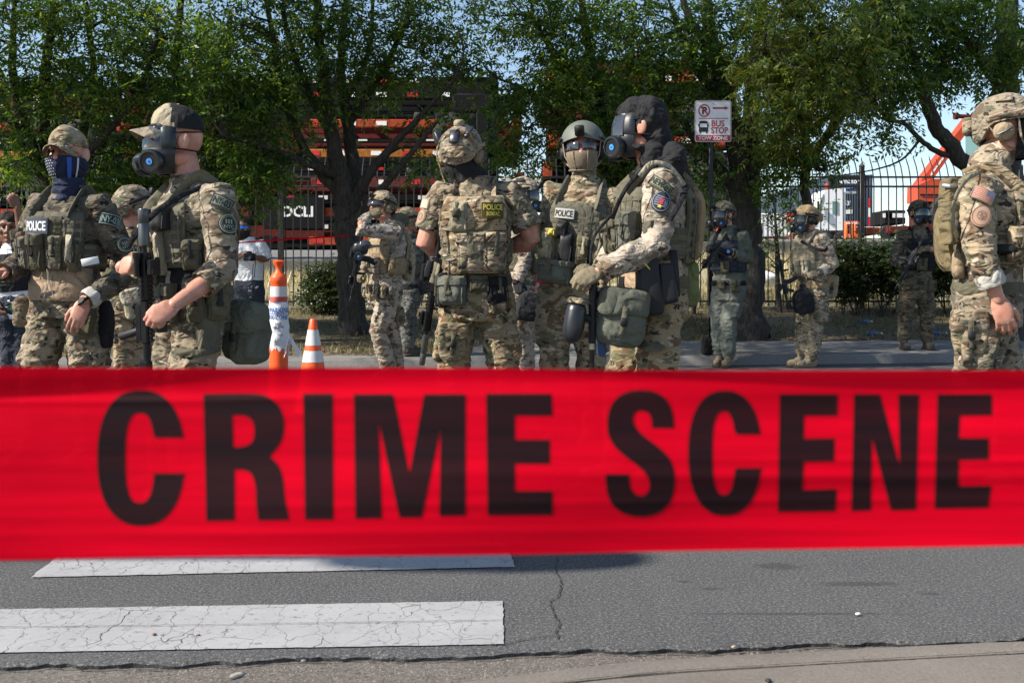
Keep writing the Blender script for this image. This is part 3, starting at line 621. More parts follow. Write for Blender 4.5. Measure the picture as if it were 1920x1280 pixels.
for i, (x, y, rx, rz) in enumerate(((1600, 505, .42, .44), (1675, 500, .40, .42), (1752, 500, .38, .44), (1830, 500, .42, .46))):
    p = W(x, y, 17.4); shrub('hedge_bush', ('dark clipped hedge bush beside the tan-trousered officer at the right', 'hedge bush behind the legs of the officer standing on the pavement', 'hedge bush between the pavement officer and the foreground man', 'hedge bush hidden mostly behind the foreground man at the right')[i], 'bush', (p.x, 17.4, p.z-.02), (rx, .3, rz), 210, 80+i, group='hedge along the fence')
def sapling(label, px, d, top, seed, n=16):
    rs = np.random.RandomState(seed); X = W(px, 0, d).x; rt = root('sapling', gb(X, d), label, 'sapling'); z0 = ground_z(X, d); mb = MB(); cen = []
    zt = W(px, top, d).z; sp = [Vector((X+rs.normal(0, .03), d, lerp(z0, zt, q))) for q in (0, .3, .6, 1)]; mb.tube(sp, [.045, .04, .03, .012], 8, rnd=False)
    for k in range(n):
        a = sp[1].lerp(sp[3], rs.rand()); e = a+Vector((rs.normal(0, .35), rs.normal(0, .25), rs.uniform(.05, .45))); cen.append(np.array(e)); mb.tube([a, a.lerp(e, .5)+Vector((0, 0, .04)), e], [.012, .008, .004], 5, rnd=False)
    mb.build('trunk', BARK, rt); V, Q = leaves(cen, rs, .07, nsp=9, droop=.3); fastmesh('foliage', V, Q, LEAF, rt)['kind'] = 'stuff'
sapling('thin sapling by the fence between the bus stop tree and the tan-clad officer', 1456, 17.6, 360, 3, 20)
sapling('leafy sapling by the fence left of the bus stop pole', 1300, 17.4, 350, 4, 26)
# grass, bank weeds, fallen leaves: nobody could count them
def blades(name, label, n, xr, fy, hgt, mat, seed, wid=.006, lean=.5, off=0.):
    rs = np.random.RandomState(seed); X = rs.uniform(*xr, n*2); lo = np.array([fy(x)[0] for x in X]); hi = np.array([fy(x)[1] for x in X]); Y = lo+(hi-lo)*rs.rand(n*2)
    k = vnoise(np.stack([X*1.1, Y*1.1, X*0], 1), seed) > rs.rand(n*2)*.75+.12; X, Y = X[k][:n], Y[k][:n]; n = len(X)
    Z = np.array([ground_z(a, b_) for a, b_ in zip(X, Y)])+off; B = np.stack([X, Y, Z], 1); h = hgt*rs.uniform(.5, 1.3, n)
    a = rs.uniform(0, 6.28, n); dv = np.stack([np.cos(a), np.sin(a), a*0], 1); wv = np.stack([-np.sin(a), np.cos(a), a*0], 1)*(wid*rs.uniform(.6, 1.4, n))[:, None]
    tip = B+dv*(h*lean*rs.rand(n))[:, None]+np.array((0, 0, 1))*h[:, None]; V = np.stack([B-wv, B+wv, tip], 1).reshape(-1, 3)
    o = fastmesh(name, V, np.arange(len(V)).reshape(-1, 3), mat); return tag(o, label, 'grass', kind='stuff')
GRASS = leaf_mat('verge_grass', [(0, (.05, .065, .02)), (.5, (.10, .10, .035)), (1, (.22, .18, .09))], .2); DRYG = leaf_mat('dry_weeds', [(0, (.22, .19, .09)), (.5, (.34, .31, .15)), (1, (.50, .46, .30))], .3)
blades('grass', 'short patchy dry grass on the verge under the trees', 22000, (-9.5, 9.5), lambda x: (verge_y(x)+.05, 18.0), .065, GRASS, 2, .007)
blades('dry_weeds', 'pale dry weeds on the bank behind the fence', 16000, (-9.5, 10), lambda x: (18.2, 23.3), .22, DRYG, 3, .013, .8)
def litter(name, label, n, xr, fy, size, mat, seed):
    rs = np.random.RandomState(seed); X = rs.uniform(*xr, n); lo = np.array([fy(x)[0] for x in X]); hi = np.array([fy(x)[1] for x in X]); Y = lo+(hi-lo)*rs.rand(n)**1.6
    Z = np.array([ground_z(a, b_) for a, b_ in zip(X, Y)])+.012+rs.rand(n)*.012; a = rs.uniform(0, 6.28, n); s = size*rs.uniform(.5, 1.2, n); tl = rs.normal(0, .35, (n, 2))
    d = np.stack([np.cos(a), np.sin(a), tl[:, 0]], 1)*s[:, None]; w = np.stack([-np.sin(a), np.cos(a), tl[:, 1]], 1)*(s*.4)[:, None]; B = np.stack([X, Y, Z], 1)
    V = np.stack([B-d*.5, B+w*.5, B+d*.5, B-w*.5], 1); V[:, :, 2] = np.maximum(V[:, :, 2], (Z-.010)[:, None]); o = fastmesh(name, V.reshape(-1, 3), np.arange(n*4).reshape(-1, 4), mat); return tag(o, label, 'leaves', kind='stuff')
FALL = leaf_mat('fallen_leaves', [(0, (.08, .045, .02)), (.5, (.17, .10, .05)), (1, (.32, .24, .12))], .1)
litter('fallen_leaves', 'brown fallen leaves scattered along the back of the pavement and the verge', 5200, (-9, 9.5), lambda x: (verge_y(x)-.12, 17.9), .075, FALL, 4)
# ================================================================ YARD BEHIND THE FENCE
ORANGE = plain('orange_chassis_paint', (.30, .045, .015), .65, .35, bmp=.1, spec=.2); DKRED = plain('dark_red_chassis_paint', (.10, .014, .010), .7, .35, spec=.2); CHBLK = plain('black_chassis_paint', (.008, .008, .009), .8, .3, spec=.12)
AMBER = plain('faded_amber_paint', (.27, .10, .018), .65, .3, spec=.2); TYRE = plain('tyre_rubber', (.018, .018, .018), .8); REFL_W = plain('white_reflector', (.75, .75, .72), .4, .05); REFL_R = plain('red_reflector', (.5, .02, .02), .4, .05); GALV = plain('galvanised_steel', (.35, .36, .38), .4, .2, .6)
def stack_chassis(x0, x1, d, z, col, trim, label, group, text=None, seed=0, wheels=True, bh=.20):
    r = random.Random(seed); L = x1-x0; rt = root('container_chassis', ((x0+x1)/2, d, z), label, 'trailer chassis', group)
    for y in (-.5, .5):
        mb = MB(); mb.box(((x0+x1)/2, d+y, z+.55), (L, .05, bh), b=.01)
        for zz in (.535-bh/2, .565+bh/2): mb.box(((x0+x1)/2, d+y, z+zz), (L, .14, .026), b=.006)
        mb.build('main_beam', trim, rt)
    n = int(L/1.6)
    for i in range(n):
        mb = MB(); mb.box((x0+L*(i+.5)/n, d, z+.55), (.09, .92, .15), b=.01); mb.build('cross_member', trim, rt)
    for x, nm in ((x0+.14, 'front_bolster'), (x1-.14, 'rear_bolster')):
        mb = MB(); mb.box((x, d, z+.60), (.24, 2.44, .27), b=.02); mb.box((x, d-1.17, z+.78), (.2, .12, .10), b=.02); mb.box((x, d+1.17, z+.78), (.2, .12, .10), b=.02)
        bo = mb.build(nm, col, rt)
    mb = MB(); mb.box((lerp(x0, x1, .62), d-1.0, z+.60), (L*.42, .10, .20), b=.015); bo = mb.build('side_panel', col, rt)
    for k in range(5):
        mb = MB(); mb.box((lerp(x0, x1, .44)+k*L*.085, d-1.056, z+.60), (.26, .012, .11)); mb.build('reflector', REFL_W if k % 3 else REFL_R, bo)
    for k in (0, 1):
        mb = MB(); mb.cyl((lerp(x0, x1, .25)+k*.42, d-1.03, z+.60), (lerp(x0, x1, .25)+k*.42, d-1.08, z+.60), .14, 14); mb.build('tail_lamp', CHBLK if k else DKRED, bo)
    for y in (-.75, .75):
        mb = MB(); mb.box((lerp(x0, x1, .2), d+y, z+.33), (.13, .13, .5), b=.01); mb.box((lerp(x0, x1, .2), d+y, z+.05), (.3, .26, .05), b=.01); mb.build('landing_leg', col, rt)
    if wheels:
        for x in (.80, .885):
            for y in (-.95, .95):
                X = lerp(x0, x1, x); mb = MB(); mb.lathe([(.22, -.14), (.36, -.145), (.43, -.10), (.44, 0), (.43, .10), (.36, .145), (.22, .14), (.2, .05), (.06, .06)], (X, d+y, z+.36), rotm(90), 22); w_ = mb.build('wheel', TYRE, rt)
    if text:
        mb = MB(); mb.box((text[1], d-1.12, z+.56), (1.5, .06, .78), b=.02); p_ = mb.build('name_board', CHBLK, rt); mb = MB(); put_text(mb, text[0], lambda x, y: (x, d-1.153, y), text[1]+.1, z+.60, h=.27, bold=.03); mb.build('lettering', LETTER_W, p_, smooth=0)
    return rt
CG = 'container chassis stacked in the yard'
lv = ['bottom', 'second', 'third', 'fourth', 'fifth', 'sixth']; cols = [(ORANGE, CHBLK), (ORANGE, CHBLK), (DKRED, DKRED), (AMBER, CHBLK), (ORANGE, DKRED), (CHBLK, CHBLK)]
for k in range(6):
    stack_chassis(-8.6-.2*(k % 2), .15+.1*(k % 3), 27.2+.1*(k % 2), 1.36+k*.72, *cols[k], lv[k]+' container chassis of the long stack left of centre'+(' bearing white letters' if k == 1 else ''), CG, ('DCLI', -5.35) if k == 1 else None, k, wheels=k % 2 == 0)
for k in range(6):
    stack_chassis(-20.5-.3*(k % 2), -9.6+.2*(k % 2), 27.8, 1.36+k*.72, *cols[(k+3) % 6], lv[k]+' container chassis of the stack at the far left', CG, None, 20+k, wheels=k % 2 == 0)
for k in range(6):
    stack_chassis(.72+.15*(k % 2), 5.2+.2*(k % 3), 27.0, 1.5+k*.76, *cols[(k+4) % 6], lv[k]+' container chassis of the short stack right of centre', CG, None, 40+k, wheels=k % 2 == 0)
for k in range(6):                                  # dark row added behind, raised to close the bright gaps between front levels
    stack_chassis(-11.5+.3*(k % 2), .2-.3*(k % 3), 31.4, 1.917+k*.83, CHBLK, CHBLK if k % 3 else DKRED, lv[k]+' dark container chassis of the second row behind the long stack', CG, None, 60+k, wheels=k % 2 == 0, bh=.44)
for k in range(6):
    stack_chassis(-24.5, -12.2+.3*(k % 2), 31.4, 1.885+k*.814, CHBLK, CHBLK, lv[k]+' dark container chassis of the second row at the far left', CG, None, 80+k, wheels=k % 2 == 0, bh=.44)
for k in range(6):
    stack_chassis(1.0, 6.3+.3*(k % 2), 31.0, 2.092+k*.873, CHBLK, DKRED if k % 2 else CHBLK, lv[k]+' dark container chassis of the second row right of centre', CG, None, 90+k, bh=.46)
mb = MB(); r0 = root('stacking_post', (-.72, 26.0, 1.4), 'tall dark steel post at the end of the chassis stack behind the helmeted officer', 'post'); mb.box((-.72, 26.0, 3.2), (.30, .3, 3.8), b=.03); mb.build('column', CHBLK, r0); mb = MB(); mb.box((-.95, 26.0, 5.3), (1.0, .3, .45), b=.04); mb.build('head_plate', CHBLK, r0)
# road tractor, dark container, lifting machine, barriers at the right
def tractor():
    d = 56.; rt = root('yard_tractor', (W(1568, 0, d).x, d, yard_z(17, d)), 'white terminal tractor cab parked left of the dark container', 'truck')
    x0, x1 = W(1528, 0, d).x, W(1586, 0, d).x; zt = W(0, 352, d).z; zb = W(0, 432, d).z; xm = lerp(x0, x1, .45); WH = plain('white_cab_paint', (.70, .71, .72), .35, .05); GL = plain('green_tinted_glass', (.10, .19, .19), .08, .1)
    mb = MB(); prof = [(x1, zb), (x1, zt-.05), (x1-.1, zt), (xm-.2, zt-.12), (x0+.35, zt-.52), (x0+.05, lerp(zt, zb, .55)), (x0, lerp(zt, zb, .60)), (x0, zb)]
    mb.grid([[(x, d, z) for x, z in prof], [(x, d+2.3, z) for x, z in prof]], cv=True); poly(mb, prof, lambda x, z: (x, d, z)); poly(mb, prof, lambda x, z: (x, d+2.3, z)); mb.build('cab', WH, rt, smooth=20)
    for nm, a in (('windscreen', [(x0+.10, lerp(zt, zb, .52)), (x0+.42, zt-.58), (xm-.32, zt-.30), (xm-.5, lerp(zt, zb, .5))]), ('door_window', [(xm+.18, lerp(zt, zb, .32)), (xm+.18, lerp(zt, zb, .62)), (x1-.42, lerp(zt, zb, .62)), (x1-.42, lerp(zt, zb, .32))])):
        mb = MB(); mb.grid([[(x, d-.04, z) for x, z in a], [(x, d-.004, z) for x, z in a]], cv=True); poly(mb, a, lambda x, z: (x, d-.04, z)); mb.build(nm, GL, rt, smooth=0)
    mb = MB(); mb.box((lerp(x0, x1, .5), d+1.1, zb-.25), (x1-x0+1.2, 2.2, .45), b=.05); mb.build('frame', CHBLK, rt)
    mb = MB(); mb.ell(((xm+.1), d+.6, zt+.12), (.14, .14, .2)); mb.build('beacon', ORANGE, rt); mb = MB(); mb.cyl((x1-.1, d-.03, lerp(zt, zb, .1)), (x1-.1, d-.03, lerp(zt, zb, .95)), .05); mb.build('grab_rail', GALV, rt)
    mb = MB(); mb.box((x0+.1, d-.25, lerp(zt, zb, .45)), (.08, .2, .6), b=.03); mb.build('mirror', CHBLK, rt)
    for x in (x0+.5, x1-.2):
        mb = MB(); mb.lathe([(.2, -.15), (.45, -.15), (.52, -.08), (.52, .08), (.45, .15), (.2, .15)], (x, d+.1, zb-.55), rotm(90), 20); mb.build('wheel', TYRE, rt)
tractor()
def container():
    d = 59.; NB = plain('dark_navy_container_paint', (.022, .036, .062), .5, .15); x0, x1 = W(1553, 0, d).x, W(1635, 0, d).x; zt, zb = W(0, 328, d).z, W(0, 425, d).z
    rt = root('shipping_container', ((x0+x1)/2, d, zb), 'dark navy shipping container with white lettering on an orange chassis behind the white tractor', 'container')
    mb = MB(); n = 16; G = []                        # corrugated end and side
    for i in range(n*4+1):
        x = lerp(x0+.12, x1-.12, i/(n*4)); G.append([(x, d+(.035 if (i//2) % 2 else 0), z) for z in (zb+.12, zt-.12)])
    mb.grid(G); G = []
    for i in range(121): y = lerp(d+.1, d+15.9, i/120); G.append([(x1-(.04 if (i//2) % 2 else 0), y, z) for z in (zb+.12, zt-.12)])
    mb.grid(G); mb.box(((x0+x1)/2, d+8, zt-.06), (x1-x0, 16.1, .12)); mb.box((x0+.03, d+8, (zb+zt)/2), (.06, 16, zt-zb-.25)); mb.build('body', NB, rt, smooth=20)
    mb = MB()
    for x in (x0+.07, x1-.07): mb.box((x, d-.005, (zb+zt)/2), (.15, .15, zt-zb+.02), b=.01)
    for z in (zb+.06, zt-.062): mb.box(((x0+x1)/2, d-.002, z), (x1-x0-.31, .13, .12), b=.01)
    mb.build('frame', NB, rt)
    fn = lambda x, y: (x, d-.02, y); mb = MB(); p = W(1594, 341, d); put_text(mb, 'amazon', fn, p.x-.02, p.z, w=1.15, bold=.03); mb.build('lettering', LETTER_W, rt, smooth=0); mb = MB(); p = W(1590, 381, d); put_text(mb, "53'", fn, p.x-.05, p.z, h=.26, bold=.02); mb.build('lettering', LETTER_W, rt, smooth=0); mb = MB()
    p = W(1591, 361, d); put_text(mb, 'UMXU 250', fn, p.x, p.z, h=.13); mb.build('lettering', LETTER_W, rt, smooth=0); p = W(1591, 397, d); mb = MB(); mb.box((p.x, d-.01, p.z), (.42, .02, .24)); mb.build('white_panel', LETTER_W, rt, smooth=0)
    mb = MB(); p = W(1592, 349, d); G = []
    for i in range(17): t = i/16; G.append([(p.x+lerp(-.4, .4, t), d-.02, p.z-.10*math.sin(t*math.pi)+k*.045*math.sin(t*math.pi)) for k in (-1, 1)])
    mb.grid(G); mb.build('smile_mark', BLUEDISC, rt, smooth=0)
    for i in range(3):
        mb = MB(); p = W(1629, 0, d); z0, z1 = W(0, 372+i*18, d).z, W(0, 389+i*18, d).z; mb.box((p.x, d-.09, (z0+z1)/2), (.10, .02, abs(z0-z1))); mb.build('marker_strip', REFL_W if i == 1 else REFL_R, rt)
    mb = MB(); mb.box(((x0+x1)/2, d+6, zb-.28), (x1-x0+.1, 14, .40), b=.03); mb.build('chassis', ORANGE, rt)
    for x in (x0+.3, x1-.3):
        mb = MB(); mb.lathe([(.2, -.3), (.45, -.3), (.5, -.2), (.5, .2), (.45, .3), (.2, .3)], (x, d+2, zb-.75), rotm(0, 90), 18); mb.build('wheel', TYRE, rt)
container()
def stacker():
    d = 34.; rt = root('reach_stacker', (W(1760, 0, d).x, d, yard_z(13, d)), 'orange container lifting machine with a raised lattice-marked boom behind the foreground man', 'lifting machine')
    X = lambda px: W(px, 0, d).x; Z = lambda py: W(0, py, d).z; OR = plain('bright_orange_machine_paint', (.45, .052, .012), .5, .15)
    prof = [(X(1700), Z(400)), (X(1701), Z(347)), (X(1725), Z(336)), (X(1860), Z(331)), (X(1860), Z(378)), (X(1703), Z(378)), ]
    prof = [(X(1722), Z(378)), (X(1723), Z(347)), (X(1745), Z(336)), (X(1870), Z(331)), (X(1870), Z(378))]
    mb = MB(); mb.grid([[(x, d, z) for x, z in prof], [(x, d+1.0, z) for x, z in prof]], cv=True); poly(mb, prof, lambda x, z: (x, d, z)); mb.build('counterweight', OR, rt, smooth=20)
    mb = MB(); mb.box(((X(1724)+X(1868))/2, d+.5, (Z(379)+Z(470))/2), (X(1868)-X(1724), .9, Z(379)-Z(470)-.01), b=.04); mb.build('body', DKRED, rt)
    mb = MB(); mb.box((X(1796), d-.02, Z(365)), (X(1868)-X(1726), .05, .03)); mb.build('panel_seam', CHBLK, rt)
    a, b_ = Vector((X(1746), d+1.2, Z(350))), Vector((X(1848), d+1.2, Z(212))); mb = MB(); q = (b_-a).normalized(); n = Vector((-q.z, 0, q.x)); h = .15
    mb.grid([[a+n*h+Vector((0, y, 0)), a-n*h+Vector((0, y, 0)), b_-n*h*.8+Vector((0, y, 0)), b_+n*h*.8+Vector((0, y, 0))] for y in (-.3, .3)], cv=True, capu=True); bm_ = mb.build('boom', OR, rt, smooth=20)
    for k in range(7):
        mb = MB(); c = a.lerp(b_, .22+k*.05); mb.box(c+Vector((0, -.305, 0)), (.05, .01, .16), rotm(0, 25+10*(k % 3), 0)); mb.build('boom_mark', LETTER_W, bm_)
    GL = plain('green_tinted_glass', (0, 0, 0)); mb = MB(); mb.box((X(1827), d-.5, Z(262)), (X(1842)-X(1812), 1.2, Z(225)-Z(298)), b=.03); cb = mb.build('cab', GL, rt)
    for px in (1811, 1843):
        mb = MB(); mb.box((X(px), d-1.11, Z(262)), (.10, .1, Z(218)-Z(304)), b=.02); mb.build('cab_pillar', CHBLK, cb)
    for py in (220, 303):
        mb = MB(); mb.box((X(1827), d-1.115, Z(py)), (X(1840)-X(1814)-.02, .1, .10), b=.02); mb.build('cab_rail', CHBLK, cb)
    mb = MB(); mb.cyl((X(1790), d, Z(218)), (X(1850), d, Z(220)), .07); mb.cyl((X(1789), d, Z(218)), (X(1796), d, Z(218)), .11); mb.build('mast_arm', DKRED, rt)
    for x in (1790, 1850):
        mb = MB(); mb.lathe([(.3, -.3), (.75, -.3), (.82, -.2), (.82, .2), (.75, .3), (.3, .3)], (X(x), d+.2, yard_z(13, d)+.8), rotm(90), 24); mb.build('wheel', TYRE, rt)
stacker()
BARR = plain('orange_plastic_barrier', (.62, .12, .02), .5, .1)
for i, px in enumerate((1591, 1607)):
    d = 40.; a, b_ = W(px-7, 448, d), W(px+7, 415, d); rt = root('traffic_barrier', (W(px, 0, d).x, d, a.z), ('left' if i == 0 else 'right')+' of the two orange plastic barriers under the dark container', 'barrier', 'orange plastic barriers'); mb = MB()
    w, h = b_.x-a.x, b_.z-a.z
    for x, ww in ((a.x+w*.14, w*.28), (b_.x-w*.14, w*.28)): mb.box((x, d, (a.z+b_.z)/2), (ww, .25, h), b=.02)
    for z, hh in ((a.z+h*.14, h*.28), (b_.z-h*.12, h*.24)): mb.box(((a.x+b_.x)/2, d, z), (w*.45, .24, hh), b=.02)
    mb.build('shell', BARR, rt); mb = MB(); mb.box(((a.x+b_.x)/2, d, b_.z-.08), (w*.9, .27, .05)); mb.build('reflective_band', REFL_W, rt)
def dark_truck():
    d = 75.; X = lambda px: W(px, 0, d).x; Z = lambda py: W(0, py, d).z; rt = root('dark_lorry', (X(1680), d, Z(445)), 'distant dark lorry with a pale lettered side seen between the container and the orange machine', 'lorry')
    mb = MB(); mb.box((X(1679), d+2, (Z(394)+Z(420))/2), (X(1698)-X(1660), 4, Z(394)-Z(420)), b=.05); mb.build('box_body', CHBLK, rt); mb = MB(); mb.box((X(1678), d, Z(432)), (X(1698)-X(1655), 2.4, .5), b=.05); mb.build('chassis', DKRED, rt)
    for i, px in enumerate((1664, 1669, 1688)): mb = MB(); mb.box((X(px), d-.03, Z(404)), (.22*3, .04, .3)); mb.build('marking', LETTER_W, rt)
    for px in (1662, 1692): mb = MB(); mb.lathe([(.2, -.2), (.5, -.2), (.55, 0), (.5, .2), (.2, .2)], (X(px), d-.2, Z(437)), rotm(90), 16); mb.build('wheel', TYRE, rt)
dark_truck()
def long_trailers():
    WHT = plain('white_trailer_side', (.62, .63, .64), .45, .1)
    for i, (a, b_, y0, y1, d) in enumerate(((1285, 1345, 418, 455, 60), (1418, 1478, 400, 444, 62))):
        X = lambda px: W(px, 0, d).x; Z = lambda py: W(0, py, d).z; rt = root('white_trailer', ((X(a)+X(b_))/2, d, Z(y1)-1), ('white box trailer far off behind the bus stop pole', 'white box trailer far off left of the white tractor')[i], 'trailer', 'white trailers in the yard'); mb = MB()
        mb.box(((X(a)+X(b_))/2, d+1.2, (Z(y0)+Z(y1))/2), (X(b_)-X(a), 2.4, Z(y0)-Z(y1)), b=.05); bx = mb.build('box', WHT, rt)
        for k in range(8): mb = MB(); mb.box((lerp(X(a), X(b_), (k+.5)/8), d-.01, (Z(y0)+Z(y1))/2), (.04, .03, Z(y0)-Z(y1)-.1)); mb.build('rib', WHT, bx)
        for q in (.75, .9): mb = MB(); mb.lathe([(.2, -.2), (.45, -.2), (.5, 0), (.45, .2), (.2, .2)], (lerp(X(a), X(b_), q), d+.1, Z(y1)-.5), rotm(90), 16); mb.build('wheel', TYRE, rt)
long_trailers()
d = 30.; p = W(1483, 409, d); rt = root('red_sign', (p.x, d, yard_z(p.x, d)), 'small red round sign with a white bar beyond the fence left of the tan-clad officer', 'sign'); mb = MB(); mb.cyl((p.x, d, p.z), (p.x, d-.03, p.z), .15, 20); mb.build('plate', REFL_R, rt); mb = MB(); mb.box((p.x, d-.035, p.z), (.2, .01, .05)); mb.build('bar', LETTER_W, rt); mb = MB(); mb.cyl((p.x, d+.03, yard_z(p.x, d)), (p.x, d+.03, p.z+.15), .03); mb.build('pole', GALV, rt)
# sign on the fence
d = FY-.06; a, b_ = W(945, 331, d), W(1016, 362, d); w, h = b_.x-a.x, a.z-b_.z; c = (a+b_)/2; rt = root('fence_sign', (c.x, d, b_.z), 'white rectangular warning sign with black lettering wired to the fence', 'sign'); mb = MB(); mb.box((c.x, d, c.z), (w, .006, h), b=.002); mb.build('plate', plain('white_sign_sheet', (.55, .56, .56), .5, .06), rt)
mb = MB(); fn = lambda x, y: (x, d-.005, y)
for s_, z, hh in (('NO', .30, .055), ('TRESPASSING', .05, .055), ('RAILROAD CO.', -.18, .036), ('1-800-832-5452', -.36, .028)): mb = MB(); put_text(mb, s_, fn, c.x, c.z+z*h, h=hh*1.05, w=min(w*.9, hh*1.05*len(s_)*.75), bold=.02); mb.build('lettering', LETTER_K, rt, smooth=0)
mb = MB(); t_ = .008
for z in (h/2-.012, -h/2+.012): mb.box((c.x, d-.005, c.z+z), (w-.03, .002, t_))
for x in (w/2-.012, -w/2+.012): mb.box((c.x+x, d-.0052, c.z), (t_, .002, h-.03))
mb.build('border', LETTER_K, rt, smooth=0)
# ================================================================ STREET FURNITURE
def bus_sign():
    d = 12.75; a, b_ = W(1303, 189, d), W(1371, 266, d); w, h = b_.x-a.x, a.z-b_.z; c = (a+b_)/2; px = W(1334, 0, d).x; g = ground_z(px, d)
    rt = root('bus_stop_sign', (px, d, g), 'white and red bus stop tow zone sign on a dark steel pole', 'sign'); WS = plain('white_sign_face', (.68, .68, .70), .45, .03); RS = plain('sign_red', (.36, .018, .03), .45, .05)
    def rrect(cx, cz, w_, h_, r): return [(cx+sx*(w_/2-r)+r*math.cos(rad(t)), cz+sz*(h_/2-r)+r*math.sin(rad(t))) for sx, sz, t0 in ((1, 1, 0), (-1, 1, 90), (-1, -1, 180), (1, -1, 270)) for t in (t0, t0+30, t0+60, t0+90)]
    o = rrect(c.x, c.z, w, h, .022); mb = MB(); mb.grid([[(x, d-.001, z) for x, z in o], [(x, d+.002, z) for x, z in o]], cv=True, capu=True); pl = mb.build('plate', WS, rt, smooth=0)
    f = lambda k: (lambda x, z: (x, d-.002-.0012*k, z)); mb = MB(); poly(mb, rrect(c.x, c.z, w-.012, h-.012, .018), f(1), [rrect(c.x, c.z, w-.022, h-.022, .014)])
    u = lambda x, y: (a.x+(x-66)/(274-66)*w, a.z-(y-566)/(797-566)*h)                     # from the enlarged photograph
    def RP(pts, k=2, m=0): poly(mb, [u(*p) for p in pts], f(k), m=m)
    RP([(70, 760), (271, 760), (271, 785), (262, 793), (79, 793), (70, 785)])
    RP([(86, 664), (256, 664), (256, 668), (86, 668)]); RP([(168, 603), (236, 603), (236, 597), (260, 608), (236, 619), (236, 613), (168, 613)])
    cc, ri, ro = (119, 622), 27, 34
    poly(mb, [u(cc[0]+ro*math.cos(i*.2618), cc[1]+ro*1.07*math.sin(i*.2618)) for i in range(24)], f(3), [[u(cc[0]+ri*math.cos(i*.2618), cc[1]+ri*1.07*math.sin(i*.2618)) for i in range(24)]])
    RP([(95, 601), (101, 595), (143, 641), (138, 647)], 3.5)
    put_text(mb, 'BUS', f(2), *u(198, 694), h=36/231*h, w=75/208*w, bold=.02); put_text(mb, 'STOP', f(2), *u(207, 733), h=36/231*h, w=97/208*w, bold=.02); mb.build('red_print', RS, pl, smooth=0)
    mb = MB(); put_text(mb, 'TOW ZONE', f(4), *u(169, 776), h=22/231*h, w=168/208*w, bold=.02); mb.build('white_print', LETTER_W, pl, smooth=0)
    mb = MB(); put_text(mb, 'P', f(2), *u(121, 622), h=42/231*h, w=28/208*w, bold=.04)
    bus = [(92, 684), (100, 680), (130, 680), (138, 684), (141, 700), (141, 741), (88, 741), (88, 700)]; poly(mb, [u(*p) for p in bus], f(2), [[u(*p) for p in ((94, 694), (136, 694), (136, 716), (94, 716))]]); RP([(92, 741), (100, 741), (100, 750), (92, 750)]); RP([(129, 741), (137, 741), (137, 750), (129, 750)]); RP([(84, 698), (87, 698), (87, 712), (84, 712)]); RP([(142, 698), (145, 698), (145, 712), (142, 712)])
    mb.build('black_print', LETTER_K, pl, smooth=0)
    mb = MB(); mb.box((px, d+.03, lerp(g, c.z+h*.3, .5)), (.055, .035, c.z+h*.3-g), b=.008); mb.build('pole', BLACK, rt)
    for z in (.33, -.33): mb = MB(); mb.cyl((c.x, d-.002, c.z+z*h*1.3), (c.x, d-.010, c.z+z*h*1.3), .008, 8); mb.build('bolt', GALV, rt)
    mb = MB(); mb.lathe([(.09, 0), (.085, .03), (.05, .05), (.045, .12)], (px, d+.03, g), n=16); mb.build('base_collar', GALV, rt)
bus_sign()
pole_x = W(1327, 0, 12.7).x
rt = root('black_bag', (pole_x, 12.62, ground_z(pole_x, 12.62)), 'small black bag slumped at the foot of the bus stop pole', 'bag'); mb = MB(); mb.bag((pole_x-.02, 12.60, ground_z(pole_x, 12.6)+.11), (.15, .12, .22), rotm(0, 8, 10), .6); mb.build('sack', BLACKCLOTH, rt); mb = MB(); mb.tube([(pole_x-.05, 12.58, .36), (pole_x-.02, 12.57, .42), (pole_x+.02, 12.58, .35)], .008, 6); mb.build('handle', BLACKCLOTH, rt)
